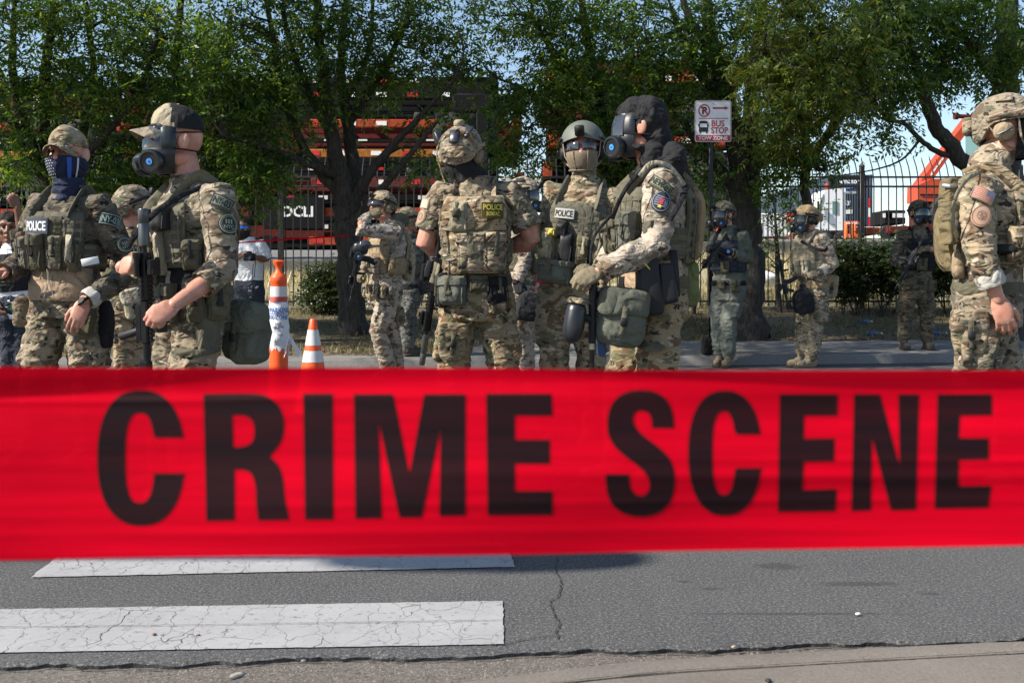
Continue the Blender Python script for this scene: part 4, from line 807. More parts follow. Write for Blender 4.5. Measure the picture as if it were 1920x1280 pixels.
def delineator():
    d = 6.5; X = W(522.5, 0, d).x; OP = plain('fluorescent_orange_plastic', (.85, .10, .015), .45, .06); WR = plain('white_reflective_sleeve', (.60, .60, .60), .5, .08); Z = lambda py: W(0, py, d).z; R = lambda px: px/F*d
    rt = root('delineator_post', (X, d, 0), 'orange channelizer post with a bulb handle and a torn paper sign wrapped round it', 'channelizer post')
    mb = MB(); mb.lathe([(.25, 0), (.25, .05), (.22, .075), (.13, .09)], (X, d, 0), n=8); mb.build('rubber_base', TYRE, rt)
    mb = MB(); mb.lathe([(.07, .08), (.066, .2), (R(17.5), Z(690)), (R(15.2), Z(540)), (R(15), Z(530)), (R(15.5), Z(529)), (R(15.5), Z(520)), (R(13.5), Z(516)), (R(7), Z(510)), (R(5.2), Z(504)), (R(6), Z(499)), (R(10), Z(494)), (R(10.6), Z(490)), (R(8), Z(488)), (.001, Z(487.5))], (X, d, 0), n=28); mb.build('post', OP, rt)
    mb = MB(); mb.lathe([(R(15.6), Z(559)), (R(15.4), Z(537))], (X, d, 0), n=28, cap=False); mb.build('reflective_band', WR, rt)
    mb = MB(); G = []; r = random.Random(4)         # creased paper wrap, torn hem
    hem = lambda a: 648+9*math.sin(a*2.3)+5*math.sin(a*7)
    Rf = lambda y: R(18.0+.5*math.sin(y*.23)+(2.2 if 612 < y < 640 else 0))
    cols_ = 96; fnp = lambda a, y: (X+math.sin(a)*(Rf(y)+.0022*math.sin(a*4+y*.25)), d-math.cos(a)*(Rf(y)+.0022*math.sin(a*4+y*.25)), Z(y))
    for i in range(cols_): a = 2*math.pi*i/cols_; G.append([fnp(a, lerp(562+2*math.sin(a*3), hem(a), q/14)) for q in range(15)])
    PAPER = plain('white_paper', (.72, .73, .76), .75, .06); mb.grid(G, cu=True); ps = mb.build('paper_sign', PAPER, rt, smooth=70)
    mb = MB()
    mb.grid([[fnp(a*.15-.9, y) for y in (556, 566)] for a in range(15)]); mb.map(lambda V: V+(V-np.array((X, d, 0)))*np.array((.05, .05, 0))); mb.build('red_stripe', plain('faded_red_print', (.50, .10, .09), .7), ps, smooth=0)
    off = lambda x, y: tuple(np.array(fnp(x/16., y))+np.array((math.sin(x/16.), -math.cos(x/16.), 0))*.0035)
    mb = MB()
    def line(s_, cx, cy, w_, h_, m_=0):
        V, Fs, sz = text2d(s_, .015); mb.add([off(cx+v[0]/sz[0]*w_, cy-v[1]/sz[1]*h_) for v in V], Fs, m_)
    line('NO PARKING', -3, 581, 54, 10); line('TOW ZONE', -2, 594, 44, 9); mb.grid([[off(x, y) for y in (586.8, 587.8)] for x in range(-16, 17, 2)]); mb.build('blue_print', plain('blue_print', (.05, .14, .42), .7), ps, smooth=0); mb = MB(); line('8AM', 2, 606, 9, 4); line('FROM', 3, 612, 15, 5); line('TO', 5, 627, 8, 5); mb.build('grey_print', plain('grey_print', (.15, .16, .2), .7), ps, smooth=0, kind='stuff')
    for k in range(7):                              # torn plastic tails at the foot of the paper
        mb = MB(); a0 = r.uniform(-2.2, 1.8); s_ = Vector(fnp(a0, 636)); o_ = Vector((math.sin(a0), -math.cos(a0), 0)); s_.z += .01; P = [s_+o_*(.004+.008*q)+Vector((-.012*q if k < 4 else .006*q, 0, -.016*q-.003*q*q+r.uniform(-.006, .006))) for q in range(5)]
        mb.grid([[p+Vector((r.uniform(.004, .012), 0, .012)), p-Vector((r.uniform(.004, .012), 0, .010))] for p in P])
        mb.build('torn_strip', PAPER, ps, smooth=0)
delineator()
def cone():
    d = 7.9; X = W(587, 0, d).x; OP = plain('fluorescent_orange_plastic', (0, 0, 0)); WR = plain('white_reflective_sleeve', (0, 0, 0)); rt = root('traffic_cone', (X, d, 0), 'orange traffic cone with two white reflective bands', 'cone'); Z = lambda py: W(0, py, d).z; zt = Z(598)
    rr = lambda z: lerp(.145, .024, z/zt)
    mb = MB(); mb.box((X, d, .015), (.36, .36, .03), b=.01); mb.build('base', TYRE, rt); mb = MB(); mb.lathe([(.15, .03), (rr(.04), .045)]+[(rr(z), z) for z in (.2, .4, .6, zt-.01)]+[(rr(zt)*.8, zt), (.012, zt+.001), (.012, zt-.03)], (X, d, 0), n=28); mb.build('body', OP, rt)
    for a, b_ in ((618, 647), (657, 678)): mb = MB(); mb.lathe([(rr(Z(b_))+.002, Z(b_)), (rr(Z(a))+.002, Z(a))], (X, d, 0), n=28, cap=False); mb.build('reflective_band', WR, rt)
cone()
# litter
PET = glassy('clear_bottle_plastic', (.75, .82, .88), .1, .8); CAPB = plain('blue_bottle_label', (.04, .08, .26), .4)
for i, (px, py, ang, lab) in enumerate(((1622, 577, 20, 'crushed clear plastic bottle on the verge highest up beside the hedge'), (1637, 612, 5, 'clear plastic bottle with a blue label lying near the pavement edge'), (1757, 609, -12, 'crumpled clear bottle on the verge right of the officer standing on the pavement'))):
    d = {0: 16.4, 1: 15.2, 2: 15.3}[i]; p = W(px, py, d); g = ground_z(p.x, d)+.035; rt = root('plastic_bottle', (p.x, d, g-.035), lab, 'bottle', 'plastic bottles littering the verge'); Rm = rotm(0, 90, 0); Rz = rotm(0, 0, ang)
    mb = MB(); mb.lathe([(.0, -.12), (.03, -.12), (.034, -.1), (.031, -.03), (.034, .03), (.033, .06), (.014, .1), (.013, .12)], (p.x, d, g), Rz @ Rm, 12); mb.build('body', PET, rt); mb = MB(); mb.lathe([(.0352, -.05), (.0358, .02)], (p.x, d, g), Rz @ Rm, 12, cap=False); mb.build('label_wrap', CAPB, rt); mb = MB(); mb.lathe([(.0155, .115), (.0155, .135)], (p.x, d, g), Rz @ Rm, 10); mb.build('cap', LETTER_W, rt)
p = W(1441, 523, 19.6); rt = root('plastic_bag', (p.x, 19.6, p.z-.13), 'white crumpled plastic bag lying on the dry bank behind the fence', 'bag'); mb = MB(); mb.bag((p.x, 19.6, p.z), (.44, .3, .26), rotm(5, 6, 10), .8); mb.map(lambda V: V+(vnoise(V*14, 3)[:, None]-.5)*.06); mb.build('sack', plain('white_plastic', (.75, .75, .76), .5, .05), rt)
for i, (px, py, s_, lab) in enumerate(((1609, 1152, .008, 'small white pebble on the asphalt at the lower right'), (570, 1240, .008, 'grey stone in the gutter below the front crosswalk bar'), (445, 1268, .012, 'flat pale fragment lying in the gutter at bottom left'), (1440, 1277, .010, 'black pebble on the near pavement'), (289, 1190, .007, 'left brown leaf scrap on the front crosswalk bar'), (372, 1191, .006, 'right brown leaf scrap on the front crosswalk bar'), (1375, 1213, .006, 'tan pebble by the ragged asphalt edge'))):
    z0 = .034 if i == 3 else (-.016 if 1240 <= py else .004); p = gp(px, py, z0); mb = MB(); mb.ell((p.x, p.y, z0+s_*.35), (s_*(2.6 if i == 2 else 1.1), s_*.8, s_*.5), rotm(8, 5, 30*i), 8, 5); mb.map(lambda V: V+(vnoise(V*150, i)[:, None]-.5)*s_*.5)
    mb.build('leaf_scrap' if i in (4, 5) else 'stone', plain(('white_stone', 'grey_stone', 'pale_shard', 'black_stone', 'brown_leaf', 'brown_leaf2', 'tan_stone')[i], ((.6, .6, .58), (.2, .19, .18), (.42, .37, .30), (.03, .03, .03), (.16, .06, .02), (.18, .07, .02), (.35, .28, .2))[i], .8), label=lab, cat='leaf' if i in (4, 5) else 'pebble', smooth=60)
rs = np.random.RandomState(9); V = []                # grit along the gutter
n = 900; X = rs.uniform(-1.6, 1.7, n); Y = np.array([edge_y(x) for x in X])-np.abs(rs.normal(0, .10, n))-.005; s_ = rs.uniform(.001, .0032, n)
o4 = np.array([(1, 0, -.6), (-.5, .87, -.6), (-.5, -.87, -.6), (0, 0, .9)]); V = np.stack([X, Y, -.016+s_*.5], 1)[:, None, :]+o4[None]*s_[:, None, None]*(1+rs.uniform(-.3, .3, (n, 4, 1)))
Ft = (np.arange(n)[:, None, None]*4+np.array([(0, 1, 3), (1, 2, 3), (2, 0, 3)])[None]).reshape(-1, 3); tag(fastmesh('gutter_grit', V.reshape(-1, 3), Ft, plain('grit', (.24, .21, .18), .9, .4)), 'loose grit and crumbs of asphalt in the near gutter', 'grit', kind='stuff')
def near_blades():
    rs = np.random.RandomState(5); n = 420; X = rs.uniform(1.30, 1.75, n); Y = 2.777+.10*(X-1.3)+rs.normal(0, .022, n); a = rs.uniform(0, 6.28, n); B = np.stack([X, Y, X*0+.022], 1); dv = np.stack([np.cos(a), np.sin(a)*.5, rs.uniform(.02, .5, n)], 1); h = rs.uniform(.02, .075, n); wv = np.stack([-np.sin(a), np.cos(a), a*0], 1)*.0016
    V = np.stack([B-wv, B+wv, B+dv*h[:, None]], 1); tag(fastmesh('dry_grass', V.reshape(-1, 3), np.arange(n*3).reshape(-1, 3), DRYG), 'tuft of dry yellow grass growing between the near kerb and pavement', 'grass', kind='stuff')
near_blades()
# ================================================================ TAPES
def tape_mat(name, col, tr):
    m, t, b = new_mat(name); v = coords(t, (1.2, 1, 30), rnd=False); n = noise_(t, v, 6, 3, .6)
    c = mixc(t, ramp(t, n, .3, .7), [x*.74 for x in col], [x*1.08 for x in col]); t.links.new(c, b.inputs['Base Color']); b.inputs['Roughness'].default_value = .42; b.inputs['Specular IOR Level'].default_value = .06
    tl = nd(t, 'BsdfTranslucent'); t.links.new(c, tl.inputs[0]); mx = nd(t, 'MixShader'); mx.inputs[0].default_value = tr; t.links.new(b.outputs[0], mx.inputs[1]); t.links.new(tl.outputs[0], mx.inputs[2]); tp_ = nd(t, 'BsdfTransparent'); tp_.inputs[0].default_value = (1, .03, .06, 1); m2 = nd(t, 'MixShader'); m2.inputs[0].default_value = .07; t.links.new(mx.outputs[0], m2.inputs[1]); t.links.new(tp_.outputs[0], m2.inputs[2]); t.links.new(m2.outputs[0], t.nodes['Material Output'].inputs[0]); return m
TAPE = tape_mat('red_barrier_tape', (.80, .001, .019), .30)
m, t, b = new_mat('black_tape_ink'); v = coords(t, (1.2, 1, 22), rnd=False); t.links.new(mixc(t, ramp(t, noise_(t, v, 6, 3), .35, .7), (.008, .003, .005), (.024, .004, .006)), b.inputs['Base Color']); b.inputs['Roughness'].default_value = .6; b.inputs['Specular IOR Level'].default_value = .12; INK = m
TD = .435
def tape_d(px, py):
    t_ = (py-interp(px, (0, 960, 1920), (686, 690, 693)))/350
    return TD+.004*math.sin(px*.0021+.6)+.0035*math.sin(px*.0046+1.8*t_)*t_+.0016*math.sin(t_*11+px*.003)*math.exp(-3*t_)+.0012*math.sin(t_*6+px*.0012)
def tape_d(px, py, _b=tape_d):                      # the upper margin folds forward, with long creases below it
    t_ = (py-interp(px, (0, 960, 1920), (686, 690, 693)))/350; w_ = .11+.05*math.sin(px*.0017+2)
    cr = sum(a*math.exp(-((t_-c-.02*math.sin(px*f_+c*9))/s_)**2) for a, c, s_, f_ in ((.0007, .17, .018, .003), (.0005, .47, .016, .0021), (.0009, .56, .03, .0016), (.0005, .72, .02, .0027), (.0006, .88, .025, .002)))
    return _b(px, py)-.0026*max(0, 1-t_/w_)**1.5-cr*.6*(.5+.5*math.sin(px*.0023+t_*7))
tp = root('crime_scene_tape', W(960, 860, TD), 'wide red barrier tape printed with large black capitals stretched across the foreground', 'tape')
top_y = lambda px: interp(px, (-500, 0, 960, 1920, 2500), (683, 687, 691, 695, 698)); bot_y = lambda px: interp(px, (-500, 0, 500, 1000, 1500, 1920, 2500), (1060, 1050, 1043, 1038, 1030, 1021, 1008))
mb = MB(); G = []
for i in range(121):
    px = -500+25*i; G.append([W(px, lerp(top_y(px), bot_y(px), q/72)+1.2*math.sin(px*.006+q)*(q in (0, 72)), tape_d(px, lerp(top_y(px), bot_y(px), q/72))) for q in range(73)])
mb.grid(G); mb.build('ribbon', TAPE, tp, smooth=80)
def catmull(P, corners=()):
    n = len(P); out = []
    for i in range(n):
        p1, p2 = np.array(P[i], float), np.array(P[(i+1) % n], float)
        p0 = np.array(P[i-1], float) if i not in corners else p1; p3 = np.array(P[(i+2) % n], float) if (i+1) % n not in corners else p2
        for q in range(4): t = q/4; out.append(tuple(.5*((2*p1)+(p2-p0)*t+(2*p0-5*p1+4*p2-p3)*t*t+(3*p1-p0-3*p2+p3)*t**3)))
    return out
def letter_obj(pts, holes=()):
    fn = lambda x, y: W(x, y, tape_d(x, y)-.00022); m_ = MB()
    loops = [[Vector((p[0], p[1], 0)) for p in l] for l in (pts, *holes)]; tr = geometry.tessellate_polygon(loops); flat = [p for l in loops for p in l]
    bm = bmesh.new(); vs = [bm.verts.new((p.x, p.y, 0)) for p in flat]
    for t_ in tr:
        try: bm.faces.new([vs[i] for i in t_])
        except ValueError: pass
    for _ in range(6):
        es = [e for e in bm.edges if e.calc_length() > 9]
        if es: bmesh.ops.subdivide_edges(bm, edges=es, cuts=1); bmesh.ops.triangulate(bm, faces=[f for f in bm.faces if len(f.verts) > 3])
    bm.verts.ensure_lookup_table(); m_.add([fn(v.co.x, v.co.y) for v in bm.verts], [[v.index for v in f.verts] for f in bm.faces]); bm.free(); m_.build('letter', INK, tp, smooth=80)
def L5(P): return [(x/2, 660+y/2) for x, y in P]
def L6(P): return [(960+x/2, 660+y/2) for x, y in P]
def se(cx, cy, rx, ry, a0, a1, n, e):
    out = []
    for i in range(n+1):
        a = rad(lerp(a0, a1, i/n)); c_, s_ = math.cos(a), math.sin(a); out.append((cx+rx*math.copysign(abs(c_)**(2/e), c_), cy-ry*math.copysign(abs(s_)**(2/e), s_)))
    return out
def Cletter(cx, cy, ro, io, y1, y2, xi):
    o1 = [p for p in se(cx, cy, *ro, 2, 358, 90, 2.35)]; x_r = cx+ro[0]
    o1 = [p for p in o1 if not (p[0] > cx+ro[0]*.5 and y1 < p[1] < y2)]
    i1 = [p for p in se(cx-2, cy, *io, 2, 358, 60, 2.7) if not (p[0] > cx-2+io[0]*.3 and y1 < p[1] < y2)]
    letter_obj([(x_r-1, y1)]+o1+[(x_r+2, y2), (xi, y2)]+i1[::-1]+[(xi, y1)])
Cletter(264, 858, (82, 127), (27, 84), 820, 887, 290)
R_o = L5([(762, 157), (935, 155), (1000, 165), (1045, 200), (1065, 255), (1062, 310), (1045, 350), (1012, 390), (1045, 425), (1062, 480), (1068, 545), (1085, 628), (968, 630), (960, 570), (958, 510), (945, 462), (920, 443), (880, 440), (880, 630), (773, 632)])
letter_obj(catmull(R_o, (0, 7, 11, 12, 17, 18, 19)), [catmull(L5([(872, 237), (915, 238), (945, 258), (953, 295), (945, 335), (915, 352), (875, 357)]), (0, 6))])
letter_obj(L5([(1136, 155), (1248, 155), (1250, 627), (1143, 628)]))
letter_obj(L5([(1326, 157), (1474, 157), (1535, 455), (1590, 157), (1746, 157), (1746, 612), (1647, 614), (1652, 285), (1582, 619), (1497, 619), (1420, 262), (1432, 622), (1332, 624)]))
letter_obj(L5([(1822, 155), (2068, 155), (2072, 238), (1931, 238), (1931, 328), (2062, 328), (2062, 418), (1931, 418), (1931, 520), (2072, 520), (2072, 610), (1828, 612)]))
S_o = L6([(609, 285), (525, 283), (522, 250), (510, 228), (488, 219), (465, 225), (455, 245), (458, 268), (475, 295), (510, 325), (550, 355), (585, 390), (605, 430), (611, 480), (605, 530), (585, 575), (545, 605), (490, 617), (430, 608), (385, 582), (360, 540), (352, 495), (350, 457), (440, 457), (442, 490), (452, 520), (475, 537), (500, 533), (514, 512), (514, 485), (500, 455), (470, 425), (430, 395), (390, 360), (365, 320), (357, 275), (362, 225), (385, 180), (425, 152), (480, 142), (540, 150), (580, 178), (602, 225)])
letter_obj(catmull(S_o, (0, 1, 22, 23)))
Cletter(1359, 849, (69, 117), (21, 78), 814, 877, 1381)
letter_obj(L6([(1003, 157), (1222, 157), (1220, 238), (1096, 238), (1094, 324), (1210, 322), (1208, 408), (1094, 410), (1090, 516), (1218, 512), (1213, 596), (996, 598)]))
letter_obj(L6([(1282, 157), (1380, 157), (1453, 425), (1448, 157), (1527, 157), (1515, 590), (1420, 592), (1350, 320), (1346, 592), (1272, 595)]))
letter_obj(L6([(1595, 157), (1800, 157), (1800, 236), (1680, 238), (1676, 322), (1788, 322), (1788, 402), (1676, 404), (1674, 502), (1798, 500), (1786, 582), (1584, 586)]))
# thin far tape from the grey trunk to the left
mb = MB(); G = []
for i in range(61):
    q = i/60; px = lerp(-120, 655, q); d = lerp(8.6, 14.3, q); py = lerp(484, 442, q)+9*math.sin(q*math.pi)*(1-q); tw = .4+.9*math.sin(q*9); p = W(px, py, d); G.append([p+Vector((0, .03*math.cos(tw), .006*math.sin(tw)+.005)), p-Vector((0, .03*math.cos(tw), .006*math.sin(tw)+.005))])
mb.grid(G); tag(mb.build('barrier_tape', TAPE, loc=W(300, 470, 12)), 'thin twisted red tape strung far back from the grey trunk past the white-shirted onlooker', 'tape')
# assumed street lamp, unseen at left, set so its head shadows the asphalt
q = Vector((-.09, 3.83, 0)); h_ = 5.6; lp = q+ts*(h_/ts.z)
rt = root('assumed_street_lamp', (lp.x-3.4, lp.y, 0), 'assumed tall grey street lamp with a long arm, unseen left of the view', 'street lamp'); mb = MB(); mb.tube([(lp.x-3.4, lp.y, 0), (lp.x-3.4, lp.y, h_-1.2), (lp.x-3.2, lp.y, h_-.3), (lp.x-2.2, lp.y, h_+.05), (lp.x-.5, lp.y, h_+.02)], [.1, .07, .06, .045, .035], 12); mb.build('pole', GALV, rt)
mb = MB(); mb.bag((lp.x, lp.y, h_), (1.15, .34, .16), None, .7); mb.ell((lp.x+.2, lp.y, h_-.08), (.3, .15, .1)); mb.build('lamp_head', GALV, rt)
# ================================================================ PEOPLE: builder
def head_prefab():
    mb = MB()
    mb.ell((0, -.012, .028), (.077, .098, .097)); mb.ell((0, .022, -.035), (.064, .072, .085)); mb.ell((0, .045, -.088), (.036, .040, .030)); mb.ell((0, .070, -.098), (.022, .022, .018))
    mb.tube([(0, .088, .012), (0, .104, -.018), (0, .110, -.030)], [.010, .013, .014], 10); mb.ell((.012, .096, -.032), (.010, .012, .009)); mb.ell((-.012, .096, -.032), (.010, .012, .009))
    mb.tube([(-.050, .062, .030), (-.02, .084, .027), (0, .084, .024), (.02, .084, .027), (.050, .062, .030)], [.012, .013, .011, .013, .012], 8)
    for s in (-1, 1):
        mb.ell((s*.046, .056, -.028), (.024, .030, .022)); mb.ell((s*.084, -.012, -.006), (.011, .024, .036), rotm(12, 0, s*24)); mb.ell((s*.086, -.004, -.004), (.007, .012, .020)); mb.ell((s*.055, .0, -.07), (.02, .045, .03))
    mb.tube([(-.022, .084, -.062), (0, .094, -.060), (.022, .084, -.062)], [.006, .009, .006], 8); mb.tube([(-.018, .082, -.072), (0, .091, -.072), (.018, .082, -.072)], [.006, .009, .006], 8)
    return remesh(mb, .0045, 2)[:2]
HEADV, HEADF = head_prefab()
def hand_prefab(curl, thumb, spread=1., vox=.0034):
    mb = MB(); mb.ell((.002, .050, 0), (.041, .060, .0165), None, 18, 10, (.8, .75)); mb.tube([(0, -.02, 0), (0, .03, 0)], [(.016, .027), (.0155, .034)], 14, up=(0, 0, 1)); mb.ell((.028, .040, -.008), (.017, .032, .015), rotm(0, 0, -25))
    for i, (x, y, L, r) in enumerate(((.029, .094, .073, .0095), (.0095, .099, .082, .0098), (-.010, .096, .076, .0094), (-.028, .087, .060, .0083))):
        a = rad((i-1.5)*-5*spread); P = [Vector((x*.8, y-.03, 0)), Vector((x, y, .001))]; ang = 0
        for s, c in zip((.46, .30, .24), curl):
            ang += rad(c*(1+.07*(i-1))); P.append(P[-1]+Vector((math.sin(a)*math.cos(ang), math.cos(a)*math.cos(ang), -math.sin(ang)))*L*s)
        mb.tube(P, [r, r*1.08, r*.98, r*.92, r*.78], 10)
    t = [Vector(p) for p in thumb]; mb.tube([Vector((.018, .025, -.006))]+t, [.014, .0135, .0115, .0085], 10)
    return remesh(mb, vox, 2)[:2]
HANDS = {'relax': hand_prefab((22, 28, 18), ((.045, .055, -.012), (.056, .085, -.022), (.055, .108, -.032))),
         'grip': hand_prefab((62, 72, 45), ((.046, .052, -.020), (.048, .080, -.042), (.030, .098, -.058)), .4),
         'point': hand_prefab((34, 40, 25), ((.050, .052, -.006), (.066, .080, -.012), (.074, .103, -.020)), 1.2),
         'fist': hand_prefab((80, 90, 55), ((.044, .05, -.024), (.040, .075, -.044), (.016, .086, -.052)), .3)}
RT = np.array([(-.2, .172, .128), (0, .180, .136), (.12, .176, .132), (.25, .164, .124), (.45, .170, .130), (.65, .186, .140), (.80, .186, .136), (.92, .158, .116), (1.0, .112, .092), (1.08, .078, .078), (1.16, .069, .070)])
class Person:
    def __init__(s, label, d, head, S, P, yaw, hyaw=None, hpitch=0, hroll=0, ground=0., k=1., vox=.009, skin=SKIN, shirt=MULTI, pants=MULTI, boot=BOOT, L=None, R=None, kn=(None, None), an=(None, None), toe=None, sleeve=(1., 1.), shL=None, shR=None, group='camouflaged officers standing in the road', cat='person', amp=.0105, collar=True, blouse=True, hs=1.13, thick=1.):
        s.d, s.k, s.vox, s.ground, s.amp = d, k, vox, ground, amp; s.seed = (len(label)*7+int(S[0])) % 97
        w = lambda p: W(p[0], p[1], d+(p[2] if len(p) > 2 else 0))
        s.w = w; s.S, s.P = w(S), w(P); s.root = root('person', (s.P.x, s.P.y, ground), label, cat, group)
        s.U = (s.S-s.P).normalized(); L0 = Vector((math.cos(rad(yaw)), math.sin(rad(yaw)), 0)); s.Fw = L0.cross(s.U).normalized(); s.L = s.U.cross(s.Fw).normalized(); s.len = (s.S-s.P).length
        hy = yaw if hyaw is None else hyaw; f = Vector((math.sin(rad(hy)), -math.cos(rad(hy)), 0)); r = Vector((-math.cos(rad(hy)), -math.sin(rad(hy)), 0))
        s.HR = basis(r, f, Vector((0, 0, 1))) @ rotm(hpitch, hroll, 0) * hs; s.hs = hs; s.H = w(head)
        s.sh = {1: w(shL) if shL else s.S+s.L*.178*k-s.U*.02, -1: w(shR) if shR else s.S-s.L*.178*k-s.U*.02}
        s.hip = {1: s.P+s.L*.092*k-s.U*.03, -1: s.P-s.L*.092*k-s.U*.03}; s.arm = {}; s.leg = {}
        for sd_, A in ((1, L), (-1, R)): s.arm[sd_] = (s.sh[sd_], w(A['el']), w(A['wr']), w(A['tip']), A)
        for i, sd_ in ((0, 1), (1, -1)):
            h = s.hip[sd_]; K = w(kn[i]) if kn[i] else Vector((h.x+s.Fw.x*.03, h.y+s.Fw.y*.03, ground+.5)); A = w(an[i]) if an[i] else Vector((K.x-s.Fw.x*.02, K.y-s.Fw.y*.02, ground+.11)); s.leg[sd_] = (h, K, A)
        s.fdir = Vector((math.sin(rad(toe if toe is not None else yaw)), -math.cos(rad(toe if toe is not None else yaw)), 0))
        s.parts = {}
        # -- skin: one continuous figure
        mb = MB(); mb.tube([s.P-s.U*.03, s.P+s.U*.25, s.S-s.U*.12, s.S-s.U*.02], [.11, .105, .115, .09], 14)
        nb = s.S+s.U*.0; nt_ = s.H+s.HR @ Vector((0, -.025, -.055)); mb.tube([nb, nb.lerp(nt_, .5), nt_], [.070, .063*hs**.5, .060*hs], 14)
        for sd_ in (1, -1):
            a, e, q, t_, A = s.arm[sd_]; mb.tube([s.S-s.U*.04, a], [.06, .055], 12); mb.tube([a, a.lerp(e, .4), e, e.lerp(q, .28), e.lerp(q, .7), q], [x*thick for x in (.054, .052, .044, .048, .037, .028)], 14)
            h, K, An = s.leg[sd_]; mb.tube([s.P, h, h.lerp(K, .4), K, K.lerp(An, .3), An], [.08, .085, .078, .055, .055, .038], 12)
        bv, bf, bn = remesh(mb, max(vox, .008), 2)
        R3 = np.array(s.HR); parts = [(bv, bf), (HEADV*(1, 1, 1) @ R3.T+np.array(s.H), HEADF)]
        for sd_ in (1, -1):
            a, e, q, t_, A = s.arm[sd_]; hv, hf = HANDS[A.get('pose', 'relax')]; D = (t_-q).normalized(); N = Vector(A['n']) if 'n' in A else s.L*sd_
            N = (N-D*N.dot(D)).normalized(); X = D.cross(N); B = np.array(basis(X, D, N)); v = hv.copy(); ff = hf
            if sd_ < 0: v = v*np.array((-1, 1, 1)); ff = hf[:, ::-1]
            v = v*A.get('sc', 1.03) @ B.T+np.array(q); parts.append((v, ff))
            if A.get('glove'):
                gv = (v-np.array(q)); nn = v*0
                g = MB(); g.add(np.concatenate([np.array(q)+gv*1.05]), ff.tolist()); g.tube([q-D*.05, q+D*.015], [.040, .036], 14, rnd=False, cap=False); s.part('glove', g, A['glove'], smooth=80)
            if sleeve[0 if sd_ > 0 else 1] > .97 and not A.get('glove'): pass
        o = 0; V = []; Fq = []
        for v, f_ in parts: V.append(v); Fq.append(f_+o); o += len(v)
        s.body = fastmesh('body', np.concatenate(V), np.concatenate(Fq), skin, s.root, True)
        s.eyes()
        # -- shirt
        mb = MB(); G = []
        for t, a, b_ in RT: G.append([s.T(i*360/28, t, .006) for i in range(28)])
        mb.grid(G, cv=True, capu=True)
        for i, sd_ in ((0, 1), (1, -1)):
            a, e, q, t_, A = s.arm[sd_]; fr = sleeve[i]; P_ = [s.S+s.L*sd_*.06-s.U*.05, a, a.lerp(e, .45), e]; Rr = [.085, .082*k, .074*k, .064*k]
            if fr > 1: fr2 = min(1, fr-1); P_ += [e.lerp(q, fr2*.5), e.lerp(q, fr2*.9)]; Rr += [.062*k, lerp(.060, .046, fr2)*k]
            else: P_ = P_[:2]+[a.lerp(e, fr*.5), a.lerp(e, fr)]; Rr = [.085, .084*k, .078*k, .074*k]
            mb.tube(P_, Rr, 16); s.arm[sd_] += (P_[-1], (P_[-1]-P_[-2]).normalized(), Rr[-1])
        if collar:
            c0 = s.S+s.U*.045; c1 = c0.lerp(s.H+s.HR @ Vector((0, -.025, -.09)), collar if collar is not True else .42); mb.tube([c0, c1], [.088, .082], 20, rnd=False)
        v, f_, n = remesh(mb, vox, 2); v = wrinkle(v, n, amp*1.15, s.seed); s.shirt = fastmesh('shirt', v, f_, shirt, s.root, True)
        for i, sd_ in ((0, 1), (1, -1)):           # turned cuffs
            c, dd, r_ = s.arm[sd_][5:8]; A = s.arm[sd_][4]
            if not A.get('nocuff'):
                mb = MB(); u = dd.orthogonal().normalized(); w2 = dd.cross(u); h = .026 if A.get('roll') else .02; G = []
                for q_ in range(26):
                    a = 2*math.pi*q_/26; o_ = u*math.cos(a)+w2*math.sin(a); wv = .0025*math.sin(a*5+s.seed); G.append([c+dd*z+o_*(r_+rr+wv) for z, rr in ((-h, .002), (-h*.5, .008), (r_*.55, .010), (r_*.7+.006, .004), (r_*.62, -.006), (-.01, -.012))])
                mb.grid(G, cu=True); s.part('cuff', mb, A.get('cuff', shirt), s.shirt, smooth=80)
        # -- trousers
        mb = MB(); G = []
        for t, a, b_ in RT[:4]: G.append([s.T(i*360/28, t-.02, .012) for i in range(28)])
        mb.grid(G, cv=True, capu=True); mb.tube([s.hip[1], s.hip[-1]], [.115*k, .115*k], 16)
        for sd_ in (1, -1):
            h, K, An = s.leg[sd_]; en = An+Vector((0, 0, .02)); mid = h.lerp(K, .5); lo = K.lerp(An, .45); mb.tube([h+s.U*.03, h.lerp(K, .25), mid, K, lo, K.lerp(An, .8), en], [.112*k, .108*k, .100*k, .082*k, .083*k, (.080 if blouse else .075)*k, (.070 if blouse else .078)*k], 18)
            if pants is not NAVY: mb.bag(mid.lerp(K, .25)+s.L*sd_*.085*k-s.Fw*.01, (.05, .15, .19), basis(s.L, s.Fw, (h-K).normalized()), .5)
        v, f_, n = remesh(mb, vox*1.05, 3); v = wrinkle(v, n, amp*1.25, s.seed+5); s.pants = fastmesh('trousers', v, f_, pants, s.root, True)
        # -- boots
        for sd_ in (1, -1):
            h, K, An = s.leg[sd_]; B = basis(Vector((s.fdir.y, -s.fdir.x, 0)), s.fdir, Vector((0, 0, 1))); g = Vector((An.x, An.y, ground)); mb = MB(); mb.tube([An+Vector((0, 0, .10)), An, g+Vector((0, 0, .05))], [.056, .052, .05], 14)
            mb.bag(g+s.fdir*.065+Vector((0, 0, .05)), (.098, .27, .085), B, .65); mb.ell(g+s.fdir*.02+Vector((0, 0, .075)), (.046, .10, .055), B); v, f_, n = remesh(mb, .008, 3); v[:, 2] = np.maximum(v[:, 2], ground+.016)
            bo = fastmesh('boot', v, f_, boot, s.root, True); mb = MB(); mb.bag(g+s.fdir*.066+Vector((0, 0, .014)), (.106, .288, .028), B, .4); s.part('sole', mb, SOLE, bo, smooth=60)
    def part(s, name, mb, mats, parent=None, smooth=50, **kw): return mb.build(name, mats, parent or s.root, smooth, **kw)
